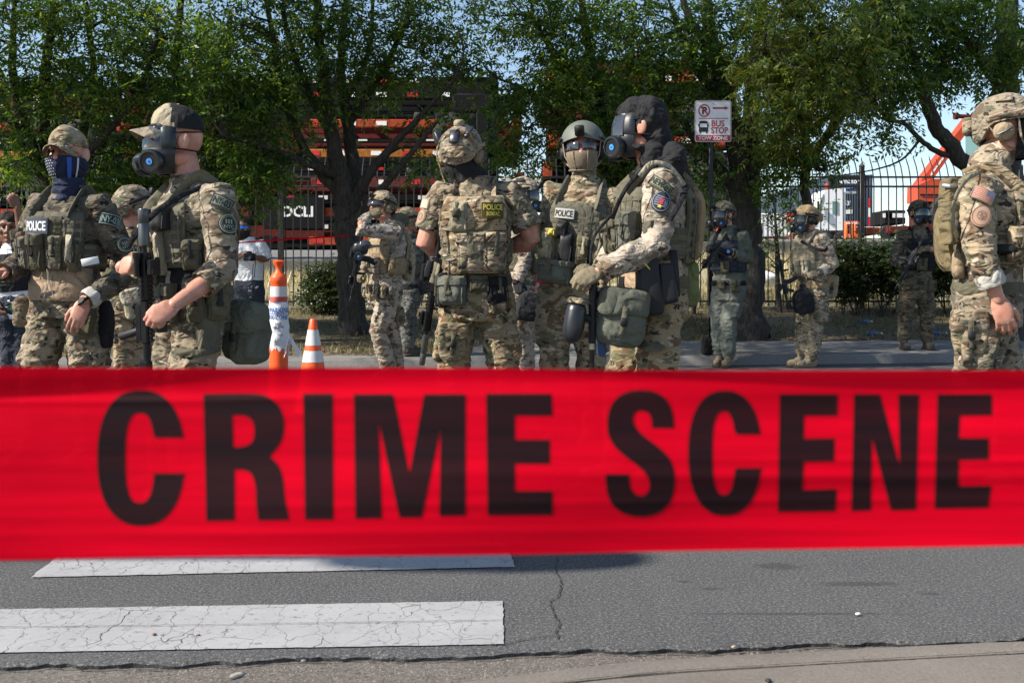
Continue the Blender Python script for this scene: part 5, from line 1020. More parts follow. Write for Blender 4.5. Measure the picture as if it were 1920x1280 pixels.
    def T(s, th, t, off=0.):
        """point on the torso: th degrees from the front towards the person's left, t from hips (0) to shoulders (1)"""
        a = np.interp(t, RT[:, 0], RT[:, 1])*s.k+off; b_ = np.interp(t, RT[:, 0], RT[:, 2])*s.k+off; x, y = math.sin(rad(th)), math.cos(rad(th)); sp = lambda q: math.copysign(abs(q)**.86, q)
        c = s.P.lerp(s.S, t)
        return c+s.L*(a*sp(x))+s.Fw*(b_*sp(y))
    def hw(s, x, y, z): return s.H+s.HR @ Vector((x, y, z))
    def eyes(s):
        mb = MB()
        for q in (-1, 1): mb.ell(s.hw(q*.030, .079, .004), (.013, .011, .008), s.HR, 10, 6); mb.tube([s.hw(q*.014, .095, .027), s.hw(q*.034, .088, .033), s.hw(q*.052, .070, .029)], [.003, .0045, .003], 6)
        s.part('eyes', mb, EYE, s.body)
    # ---- patches that follow a surface
    def shell(s, mb, fn, u0, u1, v0, v1, off, th, nu=10, nv=8, puff=6., m=0):
        A = []; B = []
        for i in range(nu+1):
            p = abs(2*i/nu-1)**puff; ra = []; rb = []
            for j in range(nv+1):
                q = abs(2*j/nv-1)**puff; h = th*(1-.55*max(p, q)); u, v = lerp(u0, u1, i/nu), lerp(v0, v1, j/nv); ra.append(fn(u, v, off+h)); rb.append(fn(u, v, off))
            A.append(ra); B.append(rb)
        ring = lambda X: [X[i][0] for i in range(nu+1)]+[X[nu][j] for j in range(1, nv+1)]+[X[i][nv] for i in range(nu-1, -1, -1)]+[X[0][j] for j in range(nv-1, 0, -1)]
        mb.grid(A, m); mb.grid([ring(A), ring(B)], m, cv=True); mb.grid(B, m)
    def vest(s, mat, t0=.30, t1=.90, wd=48, sides=True, back=True, front=True, off=.016, thick=.036, web=True, straps=True, webmat=None, cum=(.30, .56)):
        mb = MB(); s.voff = off+thick
        if front: s.shell(mb, s.T, -wd, wd, t0, t1, off, thick, 14, 10)
        if back: s.shell(mb, s.T, 180-wd, 180+wd, t0, t1+.02, off, thick, 14, 10)
        if sides:
            for a in (wd-4, 184): s.shell(mb, s.T, a, a+(176-wd)*1., cum[0], cum[1], off-.004, .020, 10, 5)
        if straps:
            for q in (-1, 1):
                P_ = [s.T(q*26, t1-.05, off+.02), s.T(q*30, t1+.02, off+.02), s.S+s.L*q*.098*s.k+s.U*.055+s.Fw*.03, s.S+s.L*q*.098*s.k+s.U*.058-s.Fw*.03, s.T(180-q*30, t1+.03, off+.02), s.T(180-q*26, t1-.05, off+.02)]
                Q = curve_pts(P_, 4); mb.tube(Q, [(.007, .030)]*len(Q), 12, up=s.U)
        v = s.part('vest', mb, mat, smooth=55); s.v = v; s.t0, s.t1, s.wd = t0, t1, wd
        if web:
            mb = MB(); n = 6
            for k in range(n):
                t = lerp(t0+.05, t1-.12, k/(n-1))
                if front: s.shell(mb, s.T, -wd+4, wd-4, t, t+.036, off+thick-.002, .0055, 14, 1, 99)
                if back: s.shell(mb, s.T, 184-wd, 176+wd, t, t+.036, off+thick-.002, .0055, 14, 1, 99)
            for k in range(3):
                t = lerp(cum[0]+.03, cum[1]-.06, k/2)
                for a in (wd+2, 188): s.shell(mb, s.T, a, a+(164-wd), t, t+.04, off+.014, .0055, 10, 1, 99)
            for k in range(9):
                th = lerp(-wd+7, wd-7, k/8); 
                if front: s.shell(mb, s.T, th-.9, th+.9, t0+.04, t1-.08, off+thick-.002, .0085, 1, 10, 99)
                if back: s.shell(mb, s.T, 180+th-.9, 180+th+.9, t0+.04, t1-.08, off+thick-.002, .0085, 1, 10, 99)
            s.part('webbing', mb, webmat or mat, v, smooth=40)
        return v
    def pouch(s, name, th, t, w, h, dep, mat, off=None, flap=.38, parent=None, flapmat=None, tilt=0.):
        off = s.voff if off is None else off; r_ = .175+off; dth = math.degrees(w/2/r_); dt = h/2/s.len
        mb = MB(); fn = lambda u, v, o: s.T(u+tilt*(v-t)*90, v, o); s.shell(mb, fn, th-dth, th+dth, t-dt, t+dt, off-.004, dep, 8, 8, 5)
        if flap: s.shell(mb, fn, th-dth*1.05, th+dth*1.05, t+dt*(1-2*flap), t+dt*1.04, off-.004, dep+.010, 8, 5, 7)
        mats = [mat]
        if flap and h > .1:                            # closing strap with a buckle
            mats.append(flapmat or (OLIVE if mat not in (OLIVE, RANGER) else KHAKI if s.seed % 3 == 0 else POLY)); q = max(1.6, dth*.16)
            s.shell(mb, fn, th-q, th+q, t-dt*.25, t+dt*1.0, off+dep+.003, .007, 2, 4, 99, 1); s.shell(mb, fn, th-q*1.5, th+q*1.5, t-dt*.22, t-dt*.02, off+dep*.97, .012, 2, 2, 99, 1)
        for e in (-1, 1): s.shell(mb, fn, th+e*dth*.86-.5, th+e*dth*.86+.5, t-dt*.9, t+dt*.2, off+dep*.80, .006, 1, 4, 99)
        mb.map(lambda V: V+(vnoise(V*22, s.seed)[:, None]-.5)*.009+(vnoise(V*60, s.seed+1)[:, None]-.5)*.003); return s.part(name, mb, mats, parent or s.v, smooth=45)
    def belt(s, mat=OLIVE, t=.125, h=.05):
        mb = MB(); dt = h/2/s.len; s.shell(mb, s.T, 0, 360, t-dt, t+dt, .014, .012, 40, 2, 4); s.b = s.part('belt', mb, mat); mb = MB(); s.shell(mb, s.T, -9, 9, t-dt*.8, t+dt*.8, .026, .010, 3, 2, 4); s.part('buckle', mb, POLY, s.b); return s.b
    def bagpx(s, name, p, size, mat, parent=None, rz=0, tilt=0, rx=0, e=.45, flap=False, flapmat=None, extra=None):
        """a soft bag of size (w, depth, h) hanging at photo position p"""
        c = s.w(p); R_ = rotm(0, 0, rz) @ rotm(rx, tilt, 0); mb = MB(); mb.bag((0, 0, 0), size, None, e, 0, 24, 16)
        mb.map(lambda V: (V*np.stack([1-.10*(V[:, 2]/size[2]), 1+V[:, 0]*0, 1+V[:, 0]*0], 1)+(vnoise(V*15, s.seed+3)[:, None]-.5)*.025+(vnoise(V*np.array((9, 9, 30)), s.seed+8)[:, None]-.5)*.012))
        mb.map(lambda V: V @ np.array(R_).T+np.array(c)); o = s.part(name, mb, mat, parent, smooth=80)
        if flap:
            mb = MB(); mb.bag((0, -.012, size[2]*.27), (size[0]*1.05, size[1]*1.04, size[2]*.52), None, .4, 0, 24, 12); mb.map(lambda V: (V+(vnoise(V*13, s.seed+1)[:, None]-.5)*.018) @ np.array(R_).T+np.array(c)); s.part('flap', mb, flapmat or mat, o, smooth=80)
            mb = MB(); mb.box(Vector(c)+R_ @ Vector((0, -size[1]*.53-.008, -.01)), (.026, .012, .13), R_, .003); s.part('strap', mb, OLIVE, o)
            mb = MB(); mb.box(Vector(c)+R_ @ Vector((0, -size[1]*.53-.017, -.015)), (.032, .012, .038), R_, .004); s.part('buckle', mb, POLY, o)
        return o
    def slab(s, name, p, size, mat, parent=None, R_=None, b=.01): mb = MB(); mb.box(s.w(p), size, R_, b); return s.part(name, mb, mat, parent)
    # ---- flat marks
    def decal(s, name, o, up, nrm, w, h, paint, mats, parent, r=.07, base=True, lift=.012, rot=0., oval=False):
        up = (up-nrm*up.dot(nrm)).normalized(); rt_ = up.cross(nrm); a = rad(rot); up, rt_ = up*math.cos(a)-rt_*math.sin(a), rt_*math.cos(a)+up*math.sin(a)
        fn = lambda x, y, z=0.: o+rt_*x+up*y+nrm*(lift+z-x*x/(2*r)); mb = MB()
        if base:
            if oval:
                for q in range(4): mb.grid([[fn(w/2*math.cos(i*.2618)*k_, h/2*math.sin(i*.2618)*k_) for i in range(24)] for k_ in (.25*q+.001, .25*q+.25)], 0, cv=True)
                mb.grid([[fn(w/2*math.cos(i*.2618), h/2*math.sin(i*.2618), z) for i in range(24)] for z in (0, -.012)], 0, cv=True)
            else: mb.grid([[fn(w*(i/8-.5), h*(j/4-.5)) for j in range(5)] for i in range(9)], 0); mb.grid([[fn(x, y, z) for x, y in [(w*(i/8-.5), -h/2) for i in range(9)]+[(w*(.5-i/8), h/2) for i in range(9)]] for z in (0, -.012)], 0, cv=True)
        paint(mb, lambda x, y: fn(x, y, .0018), w, h); return s.part(name, mb, mats, parent, smooth=0)
    def armpatch(s, sd_, fr, nrm, w, h, paint, mats, rot=0., oval=False, name='patch', lift=.012, r=.085):
        a, e = s.arm[sd_][:2]; n = Vector(nrm); ax = (a-e).normalized(); n = (n-ax*n.dot(ax)).normalized(); rr = lerp(.082, .066, fr)*s.k; return s.decal(name, a.lerp(e, fr)+n*rr, ax, n, w, h, paint, mats, s.shirt, r, oval=oval, rot=rot, lift=lift)
    def vpatch(s, th, t, w, h, paint, mats, name='patch', off=None, base=True):
        off = s.voff if off is None else off; o = s.T(th, t, off); nrm = (s.T(th, t, off+.1)-o).normalized(); return s.decal(name, o, s.U, nrm, w, h, paint, mats, s.v, .22, base=base)
    # ---- head gear
    def E(s, az, z, off=0., c=(0, .002, -.02), r=(.082, .106, .135)):
        q = max(-.999, min(.999, (z-c[2])/r[2])); cp = math.sqrt(1-q*q); a = rad(az); return s.hw(c[0]+(r[0]*cp+off)*math.sin(a), c[1]+(r[1]*cp+off)*math.cos(a), z)
    def helmet(s, mat, mount=True, cups=COYOTE, velcro=None, pouch=None, strap=COYOTE, rough=.0045, goggles=None, rail=None):
        c, r_ = (0, -.008, .022), (.116, .138, .128); rim = lambda th: interp(abs(((th+180) % 360)-180), (0, 45, 72, 108, 132, 180), (.050, .034, .030, .016, -.042, -.062)); n, m_ = 48, 12; A = []; B = []
        for i in range(n):
            th = 360*i/n; z1 = rim(th); ra = []; rb = []
            for j in range(m_+1):
                ph = lerp(math.pi/2-.02, math.asin((z1-c[2])/r_[2]), j/m_)
                for lst, o in ((ra, 0), (rb, -.014)): lst.append((c[0]+(r_[0]+o)*math.cos(ph)*math.sin(rad(th)), c[1]+(r_[1]+o)*math.cos(ph)*math.cos(rad(th)), c[2]+(r_[2]+o)*math.sin(ph) if j < m_ else z1))
            A.append(ra); B.append(rb)
        mb = MB(); mb.grid(A, cu=True); mb.grid(B, cu=True); mb.grid([[A[i][m_] for i in range(n)], [B[i][m_] for i in range(n)]], cv=True); mb.add([A[i][0] for i in range(n)], [list(range(n))])
        if rough: mb.map(lambda V: V*(1+(vnoise(V*26+s.seed, 2)[:, None]-.5)*rough*14*(np.linalg.norm(V, axis=1) > .09)[:, None]))
        mb.map(lambda V: V @ np.array(s.HR).T+np.array(s.H)); h = s.part('helmet', mb, mat, smooth=60); s.helm = h; hb = lambda *a: s.hw(*a)
        if mount:
            mb = MB(); mb.box(hb(0, .137, .078), (.05, .02, .055), s.HR @ rotm(-20), .006); mb.box(hb(0, .150, .082), (.026, .016, .03), s.HR @ rotm(-20), .004); s.part('mount', mb, POLY, h)
        for q in (-1, 1):
            mb = MB(); mb.tube([hb(q*.104, .072, .050), hb(q*.117, .03, .046), hb(q*.120, -.02, .040), hb(q*.110, -.07, .030)], [(.012, .006)]*4, 8, up=s.HR @ Vector((0, 0, 1))); s.part('rail', mb, rail or POLY, h)
            if cups:
                mb = MB(); mb.lathe([(.001, -.022), (.034, -.02), (.041, -.005), (.040, .010), (.030, .024), (.014, .028), (.001, .028)], hb(q*.094, -.008, -.018), s.HR @ rotm(0, q*90) @ rotm(0, 0, 0), 18); mb.map(lambda V: V); cu_ = s.part('ear_cup', mb, cups, h)
                mb = MB(); mb.tube([hb(q*.128, -.03, -.035), hb(q*.130, .0, -.022), hb(q*.128, .022, -.008)], .005, 8); s.part('microphone', mb, GREYMET, cu_)
            mb = MB(); mb.tube([hb(q*.098, .045, .036), hb(q*.088, .055, -.04), hb(q*.045, .075, -.112), hb(0, .075, -.125)], [(.004, .009)]*4, 8); mb.tube([hb(q*.100, -.06, .0), hb(q*.086, -.01, -.07), hb(q*.045, .070, -.112)], [(.004, .009)]*3, 8); s.part('chin_strap', mb, strap, h)
        if velcro:
            for q in (-1, 1): mb = MB(); mb.box(hb(q*.086, -.01, .117), (.038, .07, .005), s.HR @ rotm(0, q*40), .002); s.part('velcro_panel', mb, velcro, h)
        if pouch:
            mb = MB(); mb.bag(hb(0, -.148, .02), (.10, .045, .075), s.HR, .5); s.part('battery_pouch', mb, pouch, h)
        if goggles:
            mb = MB(); s.shell(mb, s.E, -58, 58, -.018, .034, .012, .020, 12, 4, 6); s.part('goggles', mb, goggles, h)
        return h
    def cap(s, mat, back=None, brim=None, dz=0., bl=.072):
        mb = MB(); n, m_ = 40, 9; G = []
        for i in range(n):
            th = 360*i/n; row = []
            for j in range(m_+1):
                ph = lerp(math.pi/2-.02, -.05, j/m_); q = math.cos(rad(th)); fx = .012*max(0, q)**2*math.sin(max(0, ph))
                row.append((.086*math.cos(ph)*math.sin(rad(th)), -.010+.104*math.cos(ph)*q+fx, .036+(.098+.008*max(0, q))*math.sin(ph)**.92 if ph > 0 else .036+.098*math.sin(ph)))
            G.append(row)
        A = np.array(G); A = A+(vnoise(A.reshape(-1, 3)*30, s.seed).reshape(n, m_+1, 1)-.5)*.004; mb.grid(A, cu=True); mb.add(A[:, 0], [list(range(n))]); mats = [mat, back or mat]
        VV = mb.data()
        for k, f_ in enumerate(mb.Fc): mb.M[k] = 1 if back and np.mean([VV[i][1] for i in f_]) < .030 else 0
        mb.map(lambda V: (V+(0, 0, dz)) @ np.array(s.HR).T+np.array(s.H)); c = s.part('cap', mb, mats, smooth=80); mb = MB(); up = []; lo = []
        for i in range(13):
            u = -1+i/6; ra = []; rb = []
            for j in range(7): v = j/6; x = .078*u*(1-.12*v); y = .012+.085*math.sqrt(max(0, 1-(u*.93)**2))+bl*v*math.sqrt(max(0, 1-.55*u*u)); z = dz+.042-.042*u*u-.020*v; ra.append((x, y, z)); rb.append((x, y, z-.004))
            up.append(ra); lo.append(rb)
        mb.grid(up); mb.grid(lo); e = lambda X: [X[i][0] for i in range(13)]+X[12][1:]+[X[i][6] for i in range(11, -1, -1)]+X[0][5:0:-1]
        mb.grid([e(up), e(lo)], cv=True); mb.map(lambda V: V @ np.array(s.HR).T+np.array(s.H)); s.part('brim', mb, brim or mat, c, smooth=50); mb = MB(); mb.ell(s.hw(0, -.01, .136+dz), (.008, .008, .004), s.HR, 8, 5); s.part('button', mb, mat, c); return c
    def gasmask(s, visor=DARKVISOR, filters=(-1, 1), straps=True):
        mb = MB(); f = s.shell
        f(mb, s.E, -80, 80, -.132, -.034, .004, .014, 16, 6, 8)
        for q in (-1, 1): f(mb, s.E, q*48, q*82, -.045, .062, .003, .013, 5, 6, 8)
        f(mb, s.E, -52, 52, .050, .068, .004, .014, 10, 2, 8); mb.ell(s.hw(0, .098, -.078), (.044, .040, .042), s.HR, 16, 10); mb.cyl(s.hw(0, .12, -.085), s.hw(0, .158, -.098), .030, 16, r1=.026); mb.tube([s.hw(-.05, .085, -.05), s.hw(0, .112, -.036), s.hw(.05, .085, -.05)], [.016, .018, .016], 10)
        g = s.part('gas_mask', mb, RUBBER, smooth=60); s.gm = g; mb = MB(); A = [[s.E(az, z, .015+.006*math.cos(rad(az))) for z in np.linspace(-.040, .052, 6)] for az in range(-56, 57, 8)]; mb.grid(A); s.part('lens', mb, visor, g, smooth=80)
        for q in filters: s.filter(s.hw(q*.058, .098, -.086), s.HR @ Vector((q*.78, .60, -.16)).normalized(), g)
        if straps:
            for z0, z1 in ((-.045, -.035), (.045, .03)):
                mb = MB(); mb.tube([s.E(az, lerp(z0, z1, abs(az-180)/100), .006) for az in range(76, 288, 16)], [(.0035, .010)]*len(range(76, 288, 16)), 8, up=(0, 0, 1)); s.part('strap', mb, BLACKCLOTH, g)
        return g
    def filter(s, c, ax, parent, r=.053):
        R_ = ax.to_track_quat('Z', 'Y').to_matrix(); mb = MB(); mb.lathe([(.02, -.03), (.030, 0), (r, .004), (r*1.02, .012), (r*1.02, .034), (r*.94, .042), (r*.80, .043), (r*.78, .038), (r*.30, .037), (r*.29, .040), (.001, .0405)], c, R_, 28); mb.lathe([(r*.27, .0408), (.001, .0412)], c, R_, 18, 1); mb.lathe([(r*.11, .0416), (.001, .042)], c, R_, 12, 2)
        return s.part('filter', mb, [RUBBER, BLUEDISC, NAVY_T], parent)
def wordpatch(lines, mlet=1, border=None):
    def p(mb, fn, w, h):
        for st, cy, ww, hh, m_ in lines: put_text(mb, st, fn, 0, cy*h, w=ww*w, h=hh*h, m=m_, bold=.025)
        if border is not None:
            t = .0035
            for y in (h/2-t, -h/2+t): mb.grid([[fn(x, y-t*.6) for x in np.linspace(-w/2, w/2, 7)], [fn(x, y+t*.6) for x in np.linspace(-w/2, w/2, 7)]], border)
            for x in (w/2-t, -w/2+t): mb.grid([[fn(x-t*.6, y) for y in (-h/2, h/2)], [fn(x+t*.6, y) for y in (-h/2, h/2)]], border)
    return p
def ring(mb, fn, cx, cy, rx, ry, t, m): mb.grid([[fn(cx+(rx-q)*math.cos(i*.2618), cy+(ry-q)*math.sin(i*.2618)) for i in range(24)] for q in (0, t)], m, cv=True)
# ---------------------------------------------------------------- weapons (top-level things held by people)
WG = 'carbines and launchers carried by the officers'
def carbine(label, o, muzzle, up, sc=1., suppressor=True, col=BLACK, stock=True, light=True, mag=True, fat=1., fg=True):
    Y = Vector(muzzle).normalized(); Z = Vector(up); Z = (Z-Y*Z.dot(Y)).normalized(); X = Y.cross(Z); R_ = np.array(basis(X, Y, Z)); o = Vector(o); rt = root('carbine', o, label, 'rifle', WG)
    def P(name, fn, mat=col, parent=None):
        mb = MB(); fn(mb); mb.map(lambda V: (V*sc*np.array((fat, 1, fat))) @ R_.T+np.array(o)); return mb.build(name, mat, parent or rt, 40)
    P('receiver', lambda m: (m.box((0, .02, .012), (.034, .24, .036), b=.006), m.box((0, .01, -.018), (.028, .20, .034), b=.006), m.cyl((0, -.10, .012), (0, -.17, .012), .016), m.box((.020, .03, .012), (.006, .07, .02), b=.002), m.cyl((.022, -.04, .016), (.034, -.04, .016), .008)))
    hg = P('handguard', lambda m: m.lathe([(.016, 0), (.025, .002), (.025, .258), (.016, .26)], (0, .14, .012), rotm(-90), 8), GREYMET if col is GREYMET else col)
    P('rail', lambda m: [m.box((0, .0+.024*i-.08, .040), (.021, .013, .011), b=.002) for i in range(20)]+[m.box((0, .15, .033), (.016, .48, .006))]); P('side_rail', lambda m: [m.box((sx, .17+.024*i, .012), (.008, .012, .020)) for i in range(9) for sx in (-.027, .027)], parent=hg)
    P('barrel', lambda m: m.cyl((0, .38, .012), (0, .50, .012), .0095))
    if suppressor: P('suppressor', lambda m: m.lathe([(.012, 0), (.0205, .006), (.0205, .12), (.0195, .122), (.0195, .128), (.0205, .13), (.0205, .195), (.017, .205), (.006, .205), (.006, .16)], (0, .43, .012), rotm(-90), 18), GREYMET)
    else: P('muzzle_brake', lambda m: m.lathe([(.009, 0), (.012, .005), (.012, .05), (.006, .052)], (0, .50, .012), rotm(-90), 12))
    if stock: P('stock', lambda m: (m.cyl((0, -.16, .012), (0, -.25, .012), .014), m.box((0, -.25, .004), (.034, .11, .05), b=.008), m.box((0, -.30, -.025), (.034, .03, .13), b=.01), m.box((0, -.26, -.03), (.026, .06, .02), rotm(28), .006)))
    P('pistol_grip', lambda m: m.tube([(0, -.035, -.03), (0, -.055, -.075), (0, -.072, -.115)], [(.014, .02), (.015, .022), (.016, .022)], 10), POLY); P('trigger_guard', lambda m: m.tube([(0, -.02, -.034), (0, .0, -.055), (0, .03, -.05), (0, .04, -.034)], .0035, 6))
    if mag: P('magazine', lambda m: m.tube([(0, .070, -.03), (0, .074, -.09), (0, .088, -.15), (0, .106, -.20)], [(.033, .012)]*4, 8, rnd=False, up=(0, 1, 0)), POLY)
    op = P('optic', lambda m: (m.box((0, .02, .054), (.03, .07, .02), b=.004), m.cyl((0, -.03, .085), (0, .075, .085), .024, 18), m.box((0, .02, .07), (.034, .05, .03), b=.005), m.box((.03, .02, .085), (.016, .02, .02), b=.004))); P('lens', lambda m: m.lathe([(.020, 0), (.001, .003)], (0, .076, .085), rotm(-90), 16), DARKVISOR, op)
    if light: P('laser_box', lambda m: (m.box((0, .32, .056), (.055, .085, .026), b=.005), m.cyl((.02, .36, .056), (.02, .372, .056), .009), m.box((-.016, .30, .072), (.02, .03, .008), b=.002))); P('weapon_light', lambda m: (m.cyl((-.042, .27, .012), (-.042, .37, .012), .012), m.cyl((-.042, .37, .012), (-.042, .40, .012), .016)))
    if fg: P('foregrip', lambda m: m.tube([(0, .24, -.012), (0, .238, -.05), (0, .236, -.085)], [.015, .014, .013], 10), POLY)
    return rt
def strap_px(name, P, pts, w, mat, parent=None, th=.004, n=4):
    Q = curve_pts([P.w(p) for p in pts], n); mb = MB(); mb.tube(Q, [(th*.7, w*.36)]*len(Q), 8, up=(0, -1, 0)); return P.part(name, mb, mat, parent)
# ================================================================ THE PEOPLE IN THE PICTURE
TEAL_T = plain('teal_thread', (.19, .27, .24), .9, .1)
# ---- 1. man with the starred neck gaiter
p1 = Person('officer in a camouflage cap with a dark starred blue-striped gaiter over his face', 5.76, (127, 290), (131, 379), (126, 556), -14, -6, 2, 3,
    L=dict(el=(246, 508, -.02), wr=(158, 566, -.24), tip=(132, 632, -.30), pose='relax', n=(.25, -1, .2), nocuff=False, cuff=CUFF),
    R=dict(el=(40, 496, .05), wr=(6, 512, -.20), tip=(-28, 512, -.36), pose='relax', n=(-.2, -.3, 1), cuff=MULTI_D), kn=((165, 708, .0), (70, 708, -.04)), an=((170, 880), (60, 880)), shirt=MULTI_D, pants=MULTI, sleeve=(1.93, 1.93), vox=.0085, k=.98)
P = p1; P.cap(MULTI); mb = MB(); P.shell(mb, P.E, 92, 268, -.055, .045, -.004, .010, 16, 6, 3); P.part('hair', mb, fabric('brown_hair', (.045, .03, .02), bm=1.), smooth=80)
mb = MB(); G = []
for az in range(-116, 117, 8):
    G.append([P.E(az, z, o) for z, o in ((-.018-.010*abs(az)/116, .006), (-.04, .010), (-.07, .010), (-.10, .007), (-.126, .0))]+[tuple(Vector(P.S+P.U*u)+(P.HR @ Vector((math.sin(rad(az))*r_, math.cos(rad(az))*r_+.012, 0)))) for u, r_ in ((.125, .068), (.10, .070), (.075, .069), (.05, .074), (.03, .072), (.0, .080))])
G = [[tuple(np.interp(q, range(len(g)), [p[k] for p in g]) for k in range(3)) for q in np.linspace(0, len(g)-1, 46)] for g in G]
mb.grid(G); mb.map(lambda V: V+(P.HR @ Vector((0, 1, 0)))[:] *(((1-np.abs(2*vnoise(V*np.array((14, 14, 46)), 4)-1))**2-.3)*.013*np.clip((P.H.z-.095-V[:, 2])/.05, 0, 1))[:, None]); gt = P.part('neck_gaiter', mb, fabric('navy_gaiter_cloth', (.022, .028, .055), bm=.5), smooth=80)
mb = MB(); r_ = random.Random(5)
for row in range(9):
    for k in range(11):
        az = 10+k*9.5+(row % 2)*4.7; z = -.030-row*.0125
        if az > 104: continue
        mb.add([P.E(az+(5.0 if i % 2 == 0 else 2.1)*math.sin(i*math.pi/5)*.62, z+(.0052 if i % 2 == 0 else .0022)*math.cos(i*math.pi/5), .0125) for i in range(10)], [list(range(10))])
P.part('star_print', mb, plain('grey_white_print', (.46, .48, .52), .8), gt, smooth=0)
for a, b_, mt in ((-44, -32, plain('blue_print_stripe', (.02, .08, .40), .7)), (-64, -59, plain('grey_white_print', (0, 0, 0)))):
    mb = MB(); mb.grid([[P.E(az, z, .0128) for z in (-.030, -.05, -.08, -.11, -.124)] for az in np.linspace(a, b_, 5)]); P.part('stripe_print', mb, mt, gt, smooth=80)
P.vest(RANGER, t0=.27, t1=.88, wd=52); P.voff = .052
wp = wordpatch([('POLICE', 0, .90, .62, 1)])
mb = MB(); P.shell(mb, P.T, -32, 18, .60, .83, .046, .020, 10, 6); P.part('admin_pouch', mb, OLIVE, P.v)
P.vpatch(-8, .725, .150, .082, wp, [plain('dark_blue_panel', (.03, .04, .07), .5), LETTER_W], off=.068, name='name_patch')
P.pouch('radio_pouch', -58, .50, .055, .20, .055, OLIVE); P.pouch('magazine_pouch', -34, .44, .075, .17, .045, RANGER); P.pouch('magazine_pouch', -10, .46, .07, .19, .045, OLIVE); P.pouch('magazine_pouch', 12, .45, .06, .17, .04, RANGER, flap=.25); P.pouch('utility_pouch', 36, .40, .055, .14, .045, OLIVE)
P.pouch('tourniquet', 30, .50, .03, .15, .05, KHAKI, flap=0)
for th, t, m_ in ((-50, .605, PATCHBR), (-12, .60, COYOTE)): P.pouch('magazine', th, t, .055, .06, .04, m_, flap=0)
P.slab('white_tag', (169, 490, -.24), (.085, .004, .038), LETTER_W, P.v, rotm(0, -12, 20), .002)
mb = MB(); mb.tube([P.w(q) for q in ((88, 505, -.24), (91, 530, -.25), (84, 552, -.24), (80, 566, -.23))], .0022, 5); mb.tube([P.w(q) for q in ((90, 508, -.24), (95, 540, -.25), (104, 564, -.23))], .0022, 5); P.part('cord', mb, KHAKI, P.v)
mb = MB(); P.shell(mb, P.T, -80, 80, -.04, .31, .012, .014, 16, 8, 4); mb.map(lambda V: wrinkle(V, np.tile(np.array(P.Fw), (len(V), 1)), .012, 4)); P.part('undershirt', mb, TANSHIRT, P.shirt, smooth=80)
P.belt(OLIVE, .03, .05); P.bagpx('holster', (190, 610, -.02), (.10, .09, .26), BLACKCLOTH, P.b, -20, 0, 0, .4); P.bagpx('leg_pouch', (158, 598, -.10), (.10, .06, .17), OLIVE, P.b, -10, 0, 0, .35); P.bagpx('hip_pouch', (44, 585, .06), (.11, .10, .17), MULTI_D, P.b, 30, 0, 0, .5)
P.armpatch(1, .27, (.55, -.8, .15), .105, .062, wordpatch([('NY-03', 0, .86, .62, 1)], border=1), [PATCHDK, TEAL_T], rot=-38); 
def round_ny(mb, fn, w, h): ring(mb, fn, 0, 0, w*.47, h*.47, w*.05, 1); ring(mb, fn, 0, 0, w*.37, h*.37, w*.02, 1); put_text(mb, 'NYC', fn, 0, -.14*h, w=w*.52, h=h*.18, m=1, bold=.03); [mb.grid([[fn(x-.0035, y) for y in (0, .22*h)], [fn(x+.0035, y) for y in (0, .22*h)]], 1) for x in (-.012, 0, .012)]
P.armpatch(1, .66, (.7, -.65, 0), .085, .085, round_ny, [PATCHDK, PALE_T], oval=True)
mb = MB(); mb.cyl(P.arm[1][2]+Vector((.005, -.036, .006)), P.arm[1][2]+Vector((.0, -.044, .012)), .020, 20); mb.tube([P.arm[1][2]+Vector((.026*math.cos(a)*.9, -.034*math.sin(a), .036*math.cos(a)*.6)) for a in np.linspace(0, 6.28, 16)], [(.003, .010)]*16, 6, up=(1, 0, 0)); P.part('wristwatch', mb, POLY, P.body)
# ---- 2. man with cap and gas mask holding a carbine
p2 = Person('officer in a tan and black cap and black gas mask gripping an upright carbine', 4.88, (329, 267), (357, 362), (366, 562), -48, -60, 0, 0,
    L=dict(el=(416, 508, -.22), wr=(326, 572, -.40), tip=(284, 602, -.47), pose='grip', n=(.15, -1, .35), sc=1.08, roll=True),
    R=dict(el=(300, 492, .16), wr=(228, 500, -.20), tip=(262, 494, -.34), pose='grip', n=(-.5, -.85, .25), sc=1.05), kn=((345, 728, -.10), (312, 728, .12)), an=((350, 890, -.05), (312, 890, .15)), sleeve=(1.30, 1.6), vox=.008, hs=1.14, collar=.22, shL=(412, 375, -.14))
P = p2; P.cap(fabric('khaki_cap_cloth', (.30, .25, .165)), BLACKCLOTH, MULTI, .016, .080); P.gasmask(VISOR)
o_ = P.hw(.02, .096, .095); n_ = (P.HR @ Vector((.35, .85, .45))).normalized()
def crest(mb, fn, w, h):
    for i in range(9): a = i*.7; put = [(w*.16*math.cos(a)+w*.12*math.cos(a*2.3+b*1.57)*.8, h*.12+h*.20*math.sin(a)+h*.1*math.sin(a*1.7+b*1.57)) for b in range(4)]; mb.add([fn(*q) for q in put], [[0, 1, 2, 3]], 0)
    for i in range(4): x = w*(-.3+.2*i); mb.add([fn(x+u*.008, -h*.36+v*.012) for u, v in ((-1, -1), (1, -1), (.6, 1), (-.4, .8))], [[0, 1, 2, 3]], 0)
P.decal('crest_print', o_, Vector((0, 0, 1)), n_, .06, .07, crest, [PATCHBR], P.root.children[-2] if False else [c_ for c_ in P.root.children if c_.name.startswith('cap')][0], base=False, lift=.014, r=.09)
P.vest(RANGER, t0=.30, t1=.88, wd=50); P.vpatch(-8, .80, .11, .042, wordpatch([('POLICE', 0, .92, .72, 1)]), [PATCHDK, LETTER_W], name='name_patch', off=.056)
P.pouch('radio', 24, .74, .07, .10, .07, POLY, flap=0); P.pouch('camera_pouch', 4, .63, .07, .09, .05, KHAKI)
